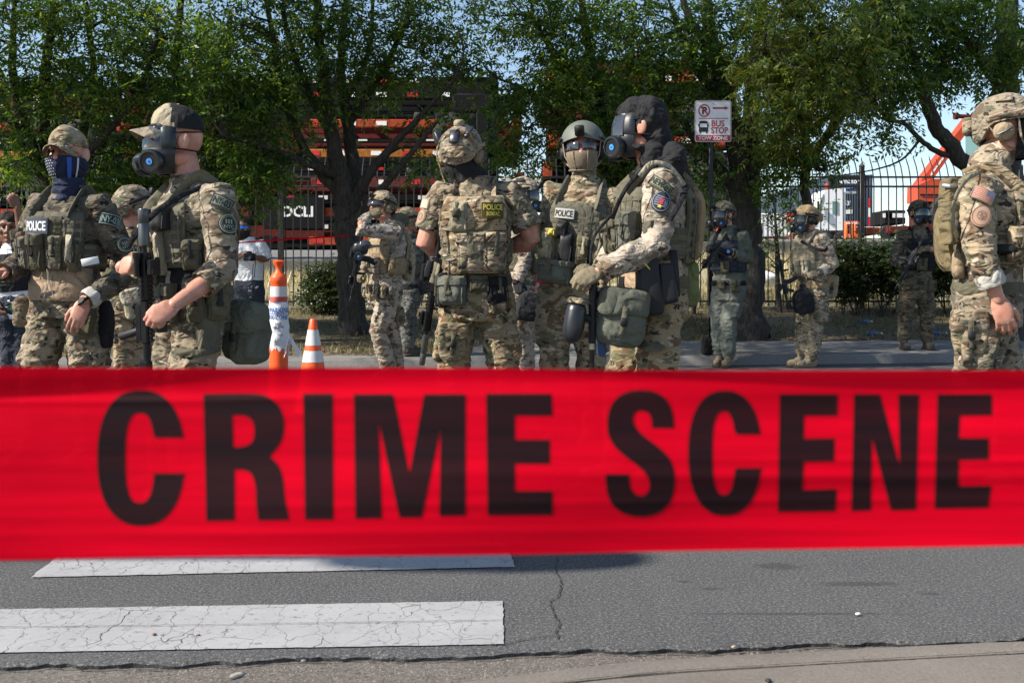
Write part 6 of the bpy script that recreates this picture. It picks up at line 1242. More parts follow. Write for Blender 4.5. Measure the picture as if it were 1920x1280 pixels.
for th, w_ in ((-38, .05), (-22, .05), (-5, .05)): P.pouch('magazine_pouch', th, .45, w_, .20, .05, KHAKI if th < -30 else OLIVE)
P.pouch('magazine', -38, .60, .04, .07, .04, POLY, flap=0); P.pouch('buckle_strap', 16, .44, .028, .20, .05, KHAKI, flap=0); P.pouch('utility_pouch', 60, .40, .10, .13, .04, OLIVE)
strap_px('sling', P, [(385, 348, -.12), (330, 372, -.28), (288, 402, -.34), (262, 430, -.34), (240, 462, -.30)], .036, BLACKCLOTH, P.v)
mb = MB(); P.shell(mb, P.T, -60, 120, .0, .30, .012, .014, 16, 6, 4); P.part('undershirt', mb, BLACKCLOTH, P.shirt, smooth=80)
P.belt(OLIVE, .06, .06)
for th, m_ in ((62, OLIVE), (88, OLIVE), (20, RANGER)): P.pouch('belt_pouch', th, -.02, .085, .17, .06, m_, off=.03, parent=P.b)
P.bagpx('hip_holster', (385, 612, -.16), (.10, .10, .24), OLIVE, P.b, -40, 4, 0, .4); P.bagpx('satchel', (459, 625, .02), (.205, .14, .285), GREYGREEN, P.b, -24, 3, 0, .42, flap=True)
strap_px('thigh_strap', P, [(322, 655, -.16), (350, 662, -.22), (385, 660, -.22), (412, 652, -.14)], .045, OLIVE, P.b)
P.armpatch(1, .12, (.35, -.9, .35), .10, .055, wordpatch([('NY-03', 0, .8, .6, 1)], border=1), [plain('faded_green_patch', (.16, .18, .14), .9), PATCHDK], rot=-25); P.armpatch(1, .42, (.62, -.78, 0), .088, .092, round_ny, [PATCHDK, PALE_T], oval=True)
mu = W(264, 391, 4.50); bt = W(272, 675, 4.56); dr = (mu-bt).normalized(); carbine('black suppressed carbine held muzzle up by the officer in the two-tone cap', mu-dr*.495, dr, (1, -.45, 0), .78, mag=False, fat=1.4, fg=False)
# ---- 2b. helmeted man half hidden between the first two
p2b = Person('officer in a camouflage helmet mostly hidden between the first two men at the left', 8.0, (252, 388), (250, 446), (250, 560), 35, 130, 14, 0, L=dict(el=(292, 500, .1), wr=(285, 540, -.05), tip=(280, 562, -.1), pose='grip'), R=dict(el=(214, 500, -.05), wr=(232, 545, -.15), tip=(240, 562, -.2), pose='grip'), kn=((268, 650, .05), (236, 650, -.05)), an=((268, 740), (236, 740)), sleeve=(1.9, 1.9), vox=.011)
P = p2b; P.helmet(MULTI, velcro=OLIVE, pouch=OLIVE); P.vest(OLIVE); P.belt(); P.bagpx('tan_pouch', (250, 570, -.16), (.14, .09, .22), KHAKI, P.b, 20, -14, 0, .4, flap=True); P.pouch('magazine_pouch', 10, .42, .07, .16, .05, OLIVE)
# ---- 3. man seen from behind
p3 = Person('burly officer seen from behind with a yellow lettered back patch and a cabled helmet', 6.33, (866, 288), (892, 361), (893, 556), 178, 165, 6, 0,
    L=dict(el=(797, 459, .0), wr=(846, 470, .20), tip=(880, 462, .26), pose='fist', n=(-.2, .2, -1), sc=1.08), R=dict(el=(1001, 450, .0), wr=(944, 466, .20), tip=(912, 460, .26), pose='fist', n=(.2, .2, -1), sc=1.08),
    kn=((850, 692), (945, 692)), an=((848, 812), (950, 812)), sleeve=(.50, .52), vox=.009, k=1.10, thick=1.32, shL=(826, 368), shR=(960, 368))
P = p3
for sd_ in (1, -1):                                  # bare muscular arms
    pass
P.helmet(camo('camouflage_helmet_cover', (.26, .195, .125), (.22, .165, .105), (.16, .14, .09), (.13, .085, .05), (.045, .034, .026), (.36, .31, .24)), velcro=None, rough=.007, rail=COYOTE); fabric('tan_helmet_cover', (.24, .18, .115))
mb = MB(); mb.bag(P.hw(0, -.146, .005), (.13, .028, .06), P.HR, .5); P.part('battery_pouch', mb, MULTI, P.helm)
mb = MB(); mb.lathe([(.028, 0), (.030, .008), (.027, .024), (.018, .03), (.001, .031)], P.hw(0, -.03, .145), P.HR, 16); mb.box(P.hw(0, .002, .160), (.026, .02, .016), P.HR, .004); P.part('helmet_camera', mb, COYOTE, P.helm)
for k, (x, y, z, rx, rz) in enumerate(((.062, -.090, .108, -48, -28), (.004, -.132, .086, -32, 0), (-.096, -.06, .082, -30, 60))): mb = MB(); mb.box(P.hw(x, y, z), (.052, .016, .080), P.HR @ rotm(0, 0, rz) @ rotm(rx), .006); P.part('strobe_light', mb, plain('dark_blue_lens', (.016, .018, .032), .4, .2), P.helm)
mb = MB()
for k in range(5): mb.tube(curve_pts([P.hw(-.11+.02*k, -.06, .03+.01*k), P.hw(-.07+.02*k, -.115, .085), P.hw(-.01+.02*k, -.125+.01*(k % 2), .10+.012*(k % 3)), P.hw(.05+.01*k, -.112, .085), P.hw(.10, -.07, .05-.012*k)], 5), .0035, 5)
mb.tube(curve_pts([P.hw(-.10, -.05, .07), P.hw(-.115, -.07, .0), P.hw(-.10, -.075, -.06), P.hw(-.085, -.07, -.12), P.hw(-.07, -.08, -.15)], 5), .004, 6); P.part('cable', mb, COYOTE, P.helm)
mb = MB(); mb.tube([P.S+P.U*.02, P.S+P.U*.075, P.H+P.HR @ Vector((0, -.03, -.075)), P.H+P.HR @ Vector((0, -.03, -.03))], [.088, .086, .088, .094], 20, rnd=False); mb.map(lambda V: V+(vnoise(V*np.array((18, 18, 50)), 3)[:, None]-.5)*.008); P.part('neck_gaiter', mb, BLACKCLOTH, smooth=80)
P.vest(MULTI, t0=.22, t1=.90, wd=56, webmat=MULTI); 
mb = MB(); P.shell(mb, P.T, 150, 212, .22, .93, .048, .05, 10, 14, 5); bp = P.part('back_panel', mb, MULTI, P.v)
mb = MB(); P.shell(mb, P.T, 146, 216, .62, .94, .085, .030, 10, 8, 4); mb.map(lambda V: V+(vnoise(V*12, 6)[:, None]-.5)*.02); P.part('top_pocket', mb, MULTI, P.v, smooth=80); P.pouch('radio_pouch', 168, .74, .07, .17, .07, KHAKI, off=.075); P.pouch('radio_clip', 168, .78, .034, .06, .09, OLIVE, off=.08, flap=0)
for th in (202, 178): P.pouch('zip_pocket', th, .42, .12, .22, .04, MULTI, off=.085, flap=.3)
P.vpatch(197, .80, .128, .090, wordpatch([('POLICE', .20, .90, .36, 1), ('BORTAC', -.22, .60, .26, 1), ('V', -.22, .12, .26, 1)]), [plain('olive_brown_patch', (.075, .055, .010), .9), LETTER_Y], name='back_patch', off=.122)
for a in (150, 212): mb = MB(); mb.tube([P.T(a, t, .075) for t in np.linspace(.20, .86, 9)], .006, 6); P.part('piping', mb, OLIVE, P.v)
strap_px('waist_strap', P, [(826, 470, -.20), (846, 486, -.22), (870, 488, -.22)], .05, MULTI, P.v)
P.belt(OLIVE, .17, .055)
for th, w_, m_ in ((215, .09, POLY), (205, .055, POLY), (190, .13, GREYGREEN), (166, .085, OLIVE), (140, .07, OLIVE)): pass
for th, w_, h_, dep, m_ in ((128, .045, .20, .05, POLY), (150, .15, .17, .06, GREYGREEN), (186, .075, .10, .04, OLIVE), (212, .11, .15, .04, BLACKCLOTH)): P.pouch('belt_pouch', 360-th if False else th, .06 if h_ > .12 else .13, w_, h_, dep, m_, off=.028, parent=P.b)
P.bagpx('rear_pocket', (925, 560, -.15), (.13, .04, .17), MULTI, P.pants, 0, -4, 0, .4, flap=True); P.bagpx('cargo_pocket', (848, 640, -.11), (.17, .07, .22), MULTI, P.pants, 10, 6, 0, .5, flap=True)
strap_px('glove_loop', P, [(822, 478, -.06), (818, 505, -.08), (810, 530, -.07)], .05, KHAKI, P.b); P.bagpx('radio_set', (803, 505, -.04), (.035, .05, .10), POLY, P.b, 0, 10, 0, .3)
P.armpatch(1, .24, (-.78, -.55, .1), .085, .060, wordpatch([], border=1), [plain('pale_flag_patch', (.40, .36, .27), .9), PATCHTAN], rot=5)
P.armpatch(1, .50, (-.80, -.60, 0), .080, .095, lambda mb, fn, w, h: (ring(mb, fn, 0, 0, w*.46, h*.46, w*.06, 1), ring(mb, fn, 0, 0, w*.25, h*.25, w*.12, 1)), [PATCHTAN, plain('tan_brown_thread', (.24, .15, .10), .9)], oval=True)
mu = W(794, 684, 6.36); bt = W(812, 560, 6.30); dr = (mu-bt).normalized(); carbine('black suppressed carbine hanging muzzle down at the left hip of the man seen from behind', mu-dr*.57, dr, (-1, .3, 0), .9, GREYMET and True)
# ---- 4. man wiping his face
p4 = Person('sandy-camouflaged officer in a helmet raising his forearm to his face', 10.6, (716, 388), (733, 432), (722, 546), -50, -42, 10, 0,
    L=dict(el=(671, 430, -.34), wr=(692, 404, -.27), tip=(712, 394, -.26), pose='fist', n=(0, -1, .3), glove=GLOVE_T, nocuff=True), R=dict(el=(697, 474, .05), wr=(682, 506, -.16), tip=(672, 520, -.2), pose='grip', n=(-.6, -.7, 0), glove=GLOVE_T, nocuff=True),
    kn=((708, 618, -.10), (734, 622, .08)), an=((732, 700, .02), (745, 702, .2)), shirt=ARID, pants=ARID, sleeve=(1.93, 1.93), vox=.011, shL=(742, 437, -.18), amp=.007)
P = p4; P.helmet(MULTI, velcro=None, pouch=None, goggles=DARKVISOR, cups=MULTI); P.vest(COYOTE, t0=.30, t1=.88, wd=52); P.belt(OLIVE, .0, .05)
P.pouch('dump_pouch', 6, .40, .16, .17, .07, ARID); 
for th in (-46, -24, -2, 22, 46, 72): P.pouch('magazine_pouch', th, -.02, .06, .14, .045, MULTI, off=.026, parent=P.b)
for th in (-46, 22): P.pouch('magazine', th, .07, .04, .04, .04, POLY, off=.026, parent=P.b, flap=0)
P.pouch('side_pouch', 70, .42, .10, .16, .06, COYOTE); P.bagpx('back_bag', (766, 500, .1), (.12, .12, .28), KHAKI, P.v, 20, 0, 0, .5, flap=True); P.bagpx('shoulder_pad', (752, 412, .02), (.16, .14, .13), GREYGREEN, P.v, 0, 20, 0, .6); P.bagpx('green_pouch', (750, 592, .08), (.10, .1, .2), MULTI, P.b, 10, 0, 0, .5)
strap_px('sling', P, [(756, 420, -.22), (750, 445, -.36), (730, 458, -.42), (700, 462, -.40), (672, 464, -.34)], .05, BLACKCLOTH, P.v)
mb = MB(); mb.bag(P.w((676, 466, -.46)), (.15, .12, .12), rotm(0, 10), .7); gm_ = P.part('hanging_gas_mask', mb, RUBBER, smooth=80); P.filter(P.w((674, 480, -.53)), Vector((-.1, -.97, -.1)).normalized(), gm_, .040); mb = MB(); mb.ell(P.w((683, 459, -.50)), (.065, .035, .045), rotm(0, -10)); P.part('lens', mb, DARKVISOR, gm_, smooth=80)
mu = W(657, 575, 10.35); bt = W(674, 480, 10.3); dr = (mu-bt).normalized(); carbine('dark carbine slung muzzle down in front of the officer wiping his face', mu-dr*.55, dr, (-1, -.4, 0), .9, False)
# ---- 4b. man behind him
p4b = Person('officer in grey-green digital camouflage behind the man wiping his face', 12.35, (764, 415), (770, 455), (768, 542), 120, 110, 0, 0, ground=.125, L=dict(el=(760, 500, .2), wr=(775, 520, .1), tip=(786, 524, .1)), R=dict(el=(782, 498, -.1), wr=(792, 520, -.05), tip=(800, 528, -.05), glove=GLOVE_K), kn=((768, 602, .1), (763, 600, -.08)), an=((766, 645, .1), (766, 648, -.05)), shirt=DIGI, pants=DIGI, boot=BOOTDK, sleeve=(1.9, 1.9), vox=.013)
P = p4b; P.helmet(MULTI); P.vest(OLIVE); P.belt(BLACKCLOTH, .06, .06); P.bagpx('holster', (794, 530, -.12), (.14, .1, .24), BLACKCLOTH, P.b, 0, 0, 0, .4)
# ---- 5. man half hidden at the right shoulder of the man seen from behind
p5 = Person('masked officer half hidden behind the bare right arm of the man seen from behind', 9.7, (982, 366), (984, 423), (980, 545), 62, 75, 0, 0, L=dict(el=(1010, 480, .1), wr=(1004, 520, -.1), tip=(1000, 540, -.1), pose='grip'), R=dict(el=(985, 488, -.18), wr=(968, 528, -.24), tip=(975, 552, -.28), pose='grip', glove=GLOVE_K), kn=((985, 640, .06), (975, 640, -.06)), an=((985, 715, .06), (975, 715, -.06)), shirt=ARID, pants=ARID, sleeve=(1.9, 1.9), vox=.011)
P = p5; P.helmet(MULTI, velcro=PATCHDK, pouch=COYOTE, cups=POLY); P.gasmask(); P.vest(OLIVE); P.belt(); P.bagpx('black_bag', (992, 574, -.25), (.24, .16, .26), BLACKCLOTH, P.b, 10, 15, 0, .6); P.pouch('magazine_pouch', -20, .42, .08, .17, .05, OLIVE); P.bagpx('shoulder_mask', (1000, 420, -.2), (.12, .1, .1), RUBBER, P.v, 0, 0, 0, .6)
# ---- 6. man with the green helmet and mesh face guard
p6 = Person('officer in a plain green helmet with dark glasses and a tan mesh face guard', 6.45, (1093, 280), (1096, 361), (1072, 553), -16, -10, 0, 2,
    L=dict(el=(1152, 462, .06), wr=(1112, 500, -.20), tip=(1090, 506, -.28), pose='grip', n=(-.3, -.8, .5), glove=GLOVE_T), R=dict(el=(1028, 462, .10), wr=(1052, 515, .16), tip=(1060, 535, .12), pose='relax'), kn=((1108, 664, .0), (1040, 660, -.06)), an=((1106, 815), (1038, 815)), sleeve=(1.9, 1.9), vox=.009, k=1.04, hs=1.17, collar=.12)
P = p6; P.helmet(HELM, cups=POLY, rough=0, velcro=None); mb = MB()
mb = MB(); P.shell(mb, P.E, -64, 64, -.120, -.020, .006, .010, 14, 8, 8); mb.tube([P.E(az, -.118+.0001*abs(az), .016) for az in range(-64, 65, 8)], .006, 8); g_ = P.part('face_guard', mb, plain('tan_mesh', (.17, .13, .09), .8, .2, sc=40, bmp=.5))
for az in (-22, 22): mb = MB(); mb.tube([P.E(az, z, .018) for z in (-.022, -.06, -.112)], .0035, 6); P.part('guard_rib', mb, COYOTE, g_)
mb = MB()
for q in (-1, 1): P.shell(mb, P.E, q*6, q*52, -.012, .028, .012, .006, 6, 4, 3)
P.part('glasses', mb, DARKVISOR); mb = MB(); mb.tube([P.S+P.U*.015, P.S+P.U*.075, P.H+P.HR @ Vector((0, -.01, -.10))], [.080, .073, .073], 20, rnd=False); mb.map(lambda V: V+(vnoise(V*np.array((16, 16, 45)), 3)[:, None]-.5)*.014); P.part('neck_gaiter', mb, MULTI, smooth=80)
P.vest(RANGER, t0=.30, t1=.88, wd=50); mb = MB(); P.shell(mb, P.T, -36, 20, .66, .86, .046, .016, 10, 6); P.part('admin_pouch', mb, RANGER, P.v); P.vpatch(-10, .755, .125, .058, wordpatch([('POLICE', 0, .9, .66, 1)]), [plain('pale_grey_panel', (.34, .34, .32), .8), LETTER_K], name='name_patch', off=.064)
P.pouch('magazine_pouch', -34, .44, .085, .16, .06, KHAKI); P.pouch('magazine_pouch', -4, .42, .05, .20, .06, POLY, flap=0); P.pouch('magazine_pouch', 14, .42, .06, .17, .05, OLIVE); P.pouch('utility_pouch', 34, .44, .05, .20, .05, RANGER, flap=.2); P.pouch('torch', -10, .60, .045, .10, .06, POLY, flap=0)
P.pouch('yellow_tab', -20, .57, .03, .04, .07, LETTER_Y, flap=0); P.pouch('cable_coil', -30, .57, .05, .05, .055, COYOTE, flap=0)
P.belt(); P.pouch('waist_pack', -18, .20, .17, .14, .09, GREYGREEN, off=.03, parent=P.b, flap=.3); P.pouch('red_tab', -34, .10, .04, .03, .07, RED_T, off=.03, parent=P.b, flap=0); P.bagpx('thigh_holster', (1112, 580, -.05), (.1, .1, .22), POLY, P.b, 0, 0, 0, .4)
# ---- 7. man with black hood and gas mask
p7 = Person('officer in a black head scarf and gas mask turned left, blue disc on the mask', 5.15, (1200, 241), (1229, 335), (1226, 550), -80, -100, 0, 0,
    L=dict(el=(1229, 462, -.24), wr=(1124, 508, -.32), tip=(1082, 530, -.36), pose='grip', n=(.1, -.75, .7), glove=GLOVE_T, sc=1.08), R=dict(el=(1172, 450, .18), wr=(1118, 522, .0), tip=(1100, 540, -.1), pose='grip', n=(-.2, .6, .6), glove=GLOVE_T), kn=((1225, 718, -.12), (1165, 718, .10)), an=((1238, 890, -.1), (1162, 890, .12)), shirt=ARID_M, pants=MULTI, sleeve=(1.95, 1.95), vox=.008, k=1.03, hs=1.08, shL=(1240, 346, -.18))
P = p7; P.gasmask(DARKVISOR); mb = MB(); mb.ell(P.hw(0, -.030, .036), (.092, .098, .106), P.HR, 24, 14); mb.ell(P.hw(0, -.065, -.05), (.080, .075, .10), P.HR); mb.ell(P.hw(0, .018, .078), (.076, .080, .058), P.HR)
for k, (x, y, z, r_) in enumerate(((-.03, -.06, -.13, .075), (.03, -.07, -.14, .075), (0, -.12, -.16, .07), (-.06, -.125, -.20, .065), (.05, -.13, -.20, .065), (0, -.165, -.22, .07), (0, -.19, -.29, .05), (-.04, -.15, -.15, .075), (.04, -.15, -.15, .075))): mb.ell(P.hw(x, y, z), (r_, r_*.8, r_*1.1), P.HR, 14, 8)
for k in range(6): mb.tube([P.hw(-.085+.01*k, .02-.02*k, -.085-.014*k), P.hw(-.07, -.06, -.10-.018*k), P.hw(0, -.115-.006*k, -.09-.02*k), P.hw(.07, -.06, -.10-.018*k)], .014, 8)
v_, f_, n_ = remesh(mb, .0075, 2); v_ = wrinkle(v_, n_, .010, 6, 1.6); fastmesh('head_scarf', v_, f_, BLACKCLOTH, P.root, True)
P.vest(RANGER, t0=.26, t1=.90, wd=54, webmat=OLIVE); mb = MB(); P.shell(mb, P.T, 150, 214, .30, .92, .046, .045, 8, 10, 5); P.part('back_panel', mb, COYOTE, P.v, smooth=80)
P.pouch('magazine_pouch', 34, .50, .09, .20, .07, GREYGREEN); P.pouch('magazine_pouch', 10, .50, .08, .16, .06, OLIVE); P.pouch('magazine_pouch', -14, .48, .08, .18, .06, OLIVE); P.pouch('utility_pouch', 70, .44, .10, .18, .04, RANGER)
strap_px('shoulder_strap', P, [(1200, 330, -.34), (1222, 306, -.30), (1256, 312, -.26), (1284, 346, -.24)], .032, KHAKI, P.v); strap_px('sling', P, [(1288, 350, -.20), (1272, 385, -.30), (1256, 412, -.34)], .036, BLACKCLOTH, P.v); strap_px('front_strap', P, [(1206, 318, -.26), (1180, 345, -.30), (1162, 375, -.28), (1148, 410, -.24)], .028, BLACKCLOTH, P.v); strap_px('rifle_sling', P, [(1150, 400, -.26), (1116, 440, -.24), (1108, 480, -.28), (1108, 540, -.30)], .020, BLACKCLOTH, P.v)
mb = MB(); P.shell(mb, P.T, -60, 120, .04, .28, .012, .014, 16, 6, 4); P.part('undershirt', mb, TANSHIRT, P.shirt, smooth=80)
P.belt(OLIVE, .10, .06); P.bagpx('holster', (1218, 535, -.24), (.11, .11, .28), POLY, P.b, 0, -6, 0, .35); P.bagpx('magazine_carrier', (1252, 530, -.24), (.075, .07, .19), POLY, P.b, 0, -8, 0, .3); P.bagpx('dump_pouch', (1164, 596, -.26), (.225, .15, .265), GREYGREEN, P.b, 4, 8, 0, .5, flap=True); P.bagpx('olive_pouch', (1287, 532, -.02), (.125, .13, .225), fabric('faded_olive_canvas', (.11, .12, .055), bm=.7), P.b, 0, 5, 0, .5)
strap_px('thigh_strap', P, [(1196, 640, -.20), (1220, 652, -.27), (1248, 640, -.20)], .06, OLIVE, P.b); strap_px('drop_strap', P, [(1262, 470, -.22), (1266, 510, -.26), (1268, 556, -.24)], .05, POLY, P.b)
mb = MB(); mb.tube([P.w((1205, 490, -.30)), P.w((1211, 496, -.31)), P.w((1218, 504, -.30))], [(.003, .007)]*3, 6); P.part('yellow_tag', mb, LETTER_Y, P.b)
P.armpatch(1, .10, (-.10, -.9, .42), .118, .050, wordpatch([('NEW-03', 0, .86, .62, 1)], border=1), [PATCHOLIVE, PATCHDK], rot=-32, lift=.016)
def shield(mb, fn, w, h):
    ring(mb, fn, 0, 0, w*.47, h*.47, w*.05, 1)
    for k in range(5): y = h*(.20-.10*k); x = w*.36*math.sqrt(max(0, 1-(y/h/.42)**2)); mb.grid([[fn(a, y+b_) for b_ in (-.003, .003)] for a in np.linspace(-x, x, 6)], 1)
    f2 = lambda x, y: Vector(fn(x, y))+(Vector(fn(0, 0))-P.arm[1][0].lerp(P.arm[1][1], .4)).normalized()*.002
    for pts in ([(-.10, -.14), (.12, -.14), (.10, .0), (.14, .10), (.03, .06), (.0, .22), (-.05, .08), (-.14, .02)],): poly(mb, [(x*w, y*h) for x, y in pts], f2, m=2)
    poly(mb, [((.16 if i % 2 == 0 else .07)*w*math.sin(i*.628), -.25*h+(.11 if i % 2 == 0 else .05)*h*math.cos(i*.628)) for i in range(10)], f2, m=3)
P.armpatch(1, .36, (-.05, -1, .05), .088, .104, shield, [PATCHDK, plain('slate_thread', (.16, .18, .24), .9), RED_T, LETTER_Y], oval=True, rot=-14, lift=.014)
def launcher():
    o = W(1111, 545, 4.86); rt = root('projectile_launcher', o, 'black launcher with a round hopper canister held low by the hooded officer', 'launcher', WG); d_ = 4.85; w_ = lambda x, y, dy=0: W(x, y, d_+dy)
    mb = MB(); mb.tube([w_(1113, 520), w_(1111, 560), w_(1110, 640)], [.020, .019, .017], 12); mb.build('body', POLY, rt); mb = MB(); mb.cyl(w_(1110, 640), w_(1110, 655), .0135); mb.build('collar', plain('pale_brass', (.40, .36, .25), .4, .1, .6), rt); mb = MB(); mb.cyl(w_(1110, 655), w_(1110, 745), .012); mb.build('barrel', BLACK, rt)
    a, b_ = w_(1082, 572, -.03), w_(1071, 640, -.05); R_ = (b_-a).to_track_quat('Z', 'Y').to_matrix(); L_ = (b_-a).length; mb = MB(); mb.lathe([(.001, 0), (.038, 0), (.044, .008), (.047, .03), (.049, L_*.6), (.044, L_*.85), (.030, L_*1.0), (.001, L_*1.06)], a, R_, 24); h_ = mb.build('hopper', RUBBER, rt, 60); mb = MB(); mb.lathe([(.046, -.004), (.046, -.022), (.040, -.03), (.001, -.03)], a, R_, 24); mb.build('hopper_cap', MULTI, h_)
    mb = MB(); mb.cyl(w_(1086, 590, -.02), w_(1110, 600), .018); mb.build('feed_neck', POLY, rt); mb = MB(); mb.tube([w_(1113, 545, .02), w_(1124, 560, .04), w_(1130, 575, .05)], [.016, .015, .014], 10); mb.build('grip', POLY, rt); mb = MB(); mb.tube([w_(1127, 600, .05), w_(1128, 660, .06)], [.022, .022], 12); mb.build('air_bottle', NAVY_T, rt)
launcher()
# ---- 8. olive-uniformed man by the bus stop
p8 = Person('officer in plain grey-green uniform standing behind the bus stop pole in the shade', 12.3, (1356, 403), (1367, 441), (1366, 541), -38, -55, 0, 0, L=dict(el=(1403, 487, -.05), wr=(1364, 472, -.30), tip=(1346, 466, -.36), pose='grip', glove=GLOVE_K, n=(0, -.7, .7)), R=dict(el=(1336, 486, .02), wr=(1338, 470, -.25), tip=(1330, 460, -.34), pose='grip', glove=GLOVE_K, n=(-.4, -.7, .5)), kn=((1367, 602, -.05), (1346, 602, .05)), an=((1366, 668, -.02), (1350, 664, .1)), shirt=OLIVECLOTH, pants=GREYPANT, sleeve=(1.75, 1.75), vox=.012, toe=-25)
P = p8; P.helmet(MULTI_D, cups=None); P.gasmask(filters=(-1, 1)); P.vest(NAVY, wd=50); P.belt(BLACKCLOTH, .10, .06); P.pouch('belt_pouch', 40, .05, .12, .13, .06, OLIVE, off=.03, parent=P.b); P.pouch('belt_pouch', 0, .07, .06, .10, .05, OLIVE, off=.03, parent=P.b); P.pouch('magazine_pouch', 10, .40, .08, .14, .05, OLIVE); P.pouch('radio', 35, .62, .06, .10, .06, POLY, flap=0); P.bagpx('side_bag', (1396, 520, .0), (.09, .1, .17), GREYGREEN, P.b, 0, 0, 0, .5)
mb = MB(); mb.lathe([(.020, 0), (.018, .008), (.001, .01)], P.arm[1][2]+Vector((0, -.05, 0)), rotm(90), 14); P.part('wristwatch', mb, BLUEDISC, P.body)
o_ = P.w((1344, 468, -.40)); carbine('dark carbine held across the chest by the grey-green uniformed officer', o_, (-.55, -.5, -.65), (-.3, -.3, 1), .8, False)
# ---- 9. tan-clad man in sunlight
p9 = Person('officer in sandy camouflage and a tan-covered helmet facing left in the sunlight', 12.2, (1512, 411), (1521, 447), (1524, 545), -62, -75, 0, 0, L=dict(el=(1562, 497, -.14), wr=(1536, 512, -.26), tip=(1512, 517, -.30), pose='grip', glove=GLOVE_T, cuff=CUFF, n=(.1, -.8, .6), roll=True), R=dict(el=(1502, 492, .12), wr=(1492, 516, -.08), tip=(1482, 522, -.14), pose='grip', glove=GLOVE_T), kn=((1530, 612, -.05), (1506, 612, .05)), an=((1521, 672, -.02), (1506, 670, .05)), shirt=ARID, pants=MULTI, sleeve=(1.85, 1.85), vox=.011, toe=-78)
P = p9; P.helmet(fabric('tan_helmet_cover', (0, 0, 0)), cups=POLY, pouch=COYOTE); P.gasmask(); P.vest(KHAKI, wd=50); P.belt(COYOTE, .10, .05); P.pouch('magazine_pouch', 20, .44, .08, .18, .06, KHAKI); P.pouch('magazine_pouch', -8, .44, .08, .18, .06, KHAKI); P.bagpx('thigh_bag', (1506, 566, -.18), (.24, .14, .28), BLACKCLOTH, P.b, 10, -12, 0, .6); P.bagpx('tan_pouch', (1556, 538, -.02), (.16, .14, .26), COYOTE, P.b, 0, 6, 0, .5, flap=True)
strap_px('sling', P, [(1502, 452, -.2), (1520, 462, -.3), (1545, 470, -.32), (1552, 462, -.2)], .05, BLACKCLOTH, P.v)
mu = W(1463, 480, 11.9); bt = W(1478, 575, 11.95); dr = (mu-bt).normalized(); carbine('black carbine carried muzzle up by the tan-clad officer in the sun', bt+dr*.22, dr, (-1, -.3, 0), .8, False)
# ---- 10. man on the pavement
p10 = Person('officer in dark camouflage and gas mask standing on the pavement facing the camera', 13.5, (1724, 399), (1722, 438), (1718, 538), -4, 6, 4, 0, ground=ground_z(5.1, 13.5), L=dict(el=(1769, 470, -.05), wr=(1735, 466, -.30), tip=(1716, 470, -.36), pose='grip', glove=GLOVE_T, n=(0, -.8, .6)), R=dict(el=(1676, 488, .0), wr=(1696, 500, -.24), tip=(1708, 496, -.30), pose='grip', glove=GLOVE_K), kn=((1738, 590), (1698, 590)), an=((1738, 638), (1694, 636)), shirt=MULTI_D, pants=MULTI_D, boot=BOOTDK, sleeve=(1.6, 1.9), vox=.012)
P = p10; P.helmet(MULTI_D, cups=None); P.gasmask(); P.vest(BLACKCLOTH, wd=50); P.belt(OLIVE, .08, .06); P.pouch('magazine_pouch', 0, .42, .09, .15, .05, OLIVE); P.pouch('belt_pouch', 40, .02, .10, .14, .05, OLIVE, off=.03, parent=P.b)
mu = W(1674, 546, 13.05); bt = W(1736, 436, 13.1); dr = (mu-bt).normalized(); carbine('black carbine held diagonally muzzle down by the officer on the pavement', mu-dr*.50, dr, (.9, -.3, .6), .85, False)
# ---- 11. man in the right foreground
p11 = Person('officer in the right foreground facing right, flag patch on his sleeve, bare hand hanging', 5.17, (1889, 243), (1853, 343), (1851, 562), 72, 62, 0, 0,
    R=dict(el=(1838, 478, -.26), wr=(1872, 562, -.27), tip=(1894, 636, -.27), pose='relax', n=(-.3, -1, 0), cuff=CUFF, roll=True, sc=1.12), L=dict(el=(1925, 470, .15), wr=(1975, 485, .0), tip=(2010, 480, -.1), pose='grip'), kn=((1888, 718, .12), (1822, 718, -.10)), an=((1890, 880, .12), (1820, 880, -.1)), sleeve=(1.7, 1.55), vox=.008, k=1.05, hs=1.18, shR=(1830, 356, -.18))
P = p11; P.helmet(MULTI, velcro=MULTI, pouch=MULTI, rail=MULTI); mb = MB(); P.shell(mb, P.E, -70, 70, -.125, .062, .004, .012, 14, 8, 6); P.part('face_mask', mb, BLACKCLOTH); mb = MB(); P.shell(mb, P.E, -55, 55, -.010, .034, .016, .016, 12, 4, 6); P.part('goggles', mb, BLUEGLASS)
mb = MB(); mb.tube([P.S+P.U*.035, P.S+P.U*.09, P.H+P.HR @ Vector((0, -.03, -.09))], [.105, .094, .080], 20, rnd=False); mb.map(lambda V: V+(vnoise(V*np.array((14, 14, 40)), 3)[:, None]-.5)*.010); P.part('collar', mb, MULTI, P.shirt, smooth=80); mb = MB(); mb.tube([P.H+P.HR @ Vector((0, -.035, -.115)), P.H+P.HR @ Vector((0, -.03, -.06))], [.074, .070], 18, rnd=False); P.part('neck_gaiter', mb, BLACKCLOTH, smooth=80)
P.vest(MULTI, t0=.28, t1=.90, wd=52, webmat=OLIVE); P.pouch('side_pouch', -62, .46, .10, .16, .05, MULTI); P.pouch('buckle_strap', -76, .42, .13, .045, .05, BLACKCLOTH, flap=0); P.pouch('magazine_pouch', -30, .52, .09, .22, .06, MULTI); P.pouch('magazine_pouch', -6, .50, .09, .22, .06, OLIVE)
mb = MB(); P.shell(mb, P.T, 152, 210, .24, .84, .036, .065, 8, 12, 4); mb.map(lambda V: V+(vnoise(V*11, 6)[:, None]-.5)*.03); bk = P.part('backpack', mb, fabric('dusty_khaki_nylon', (.15, .122, .072)), smooth=80)
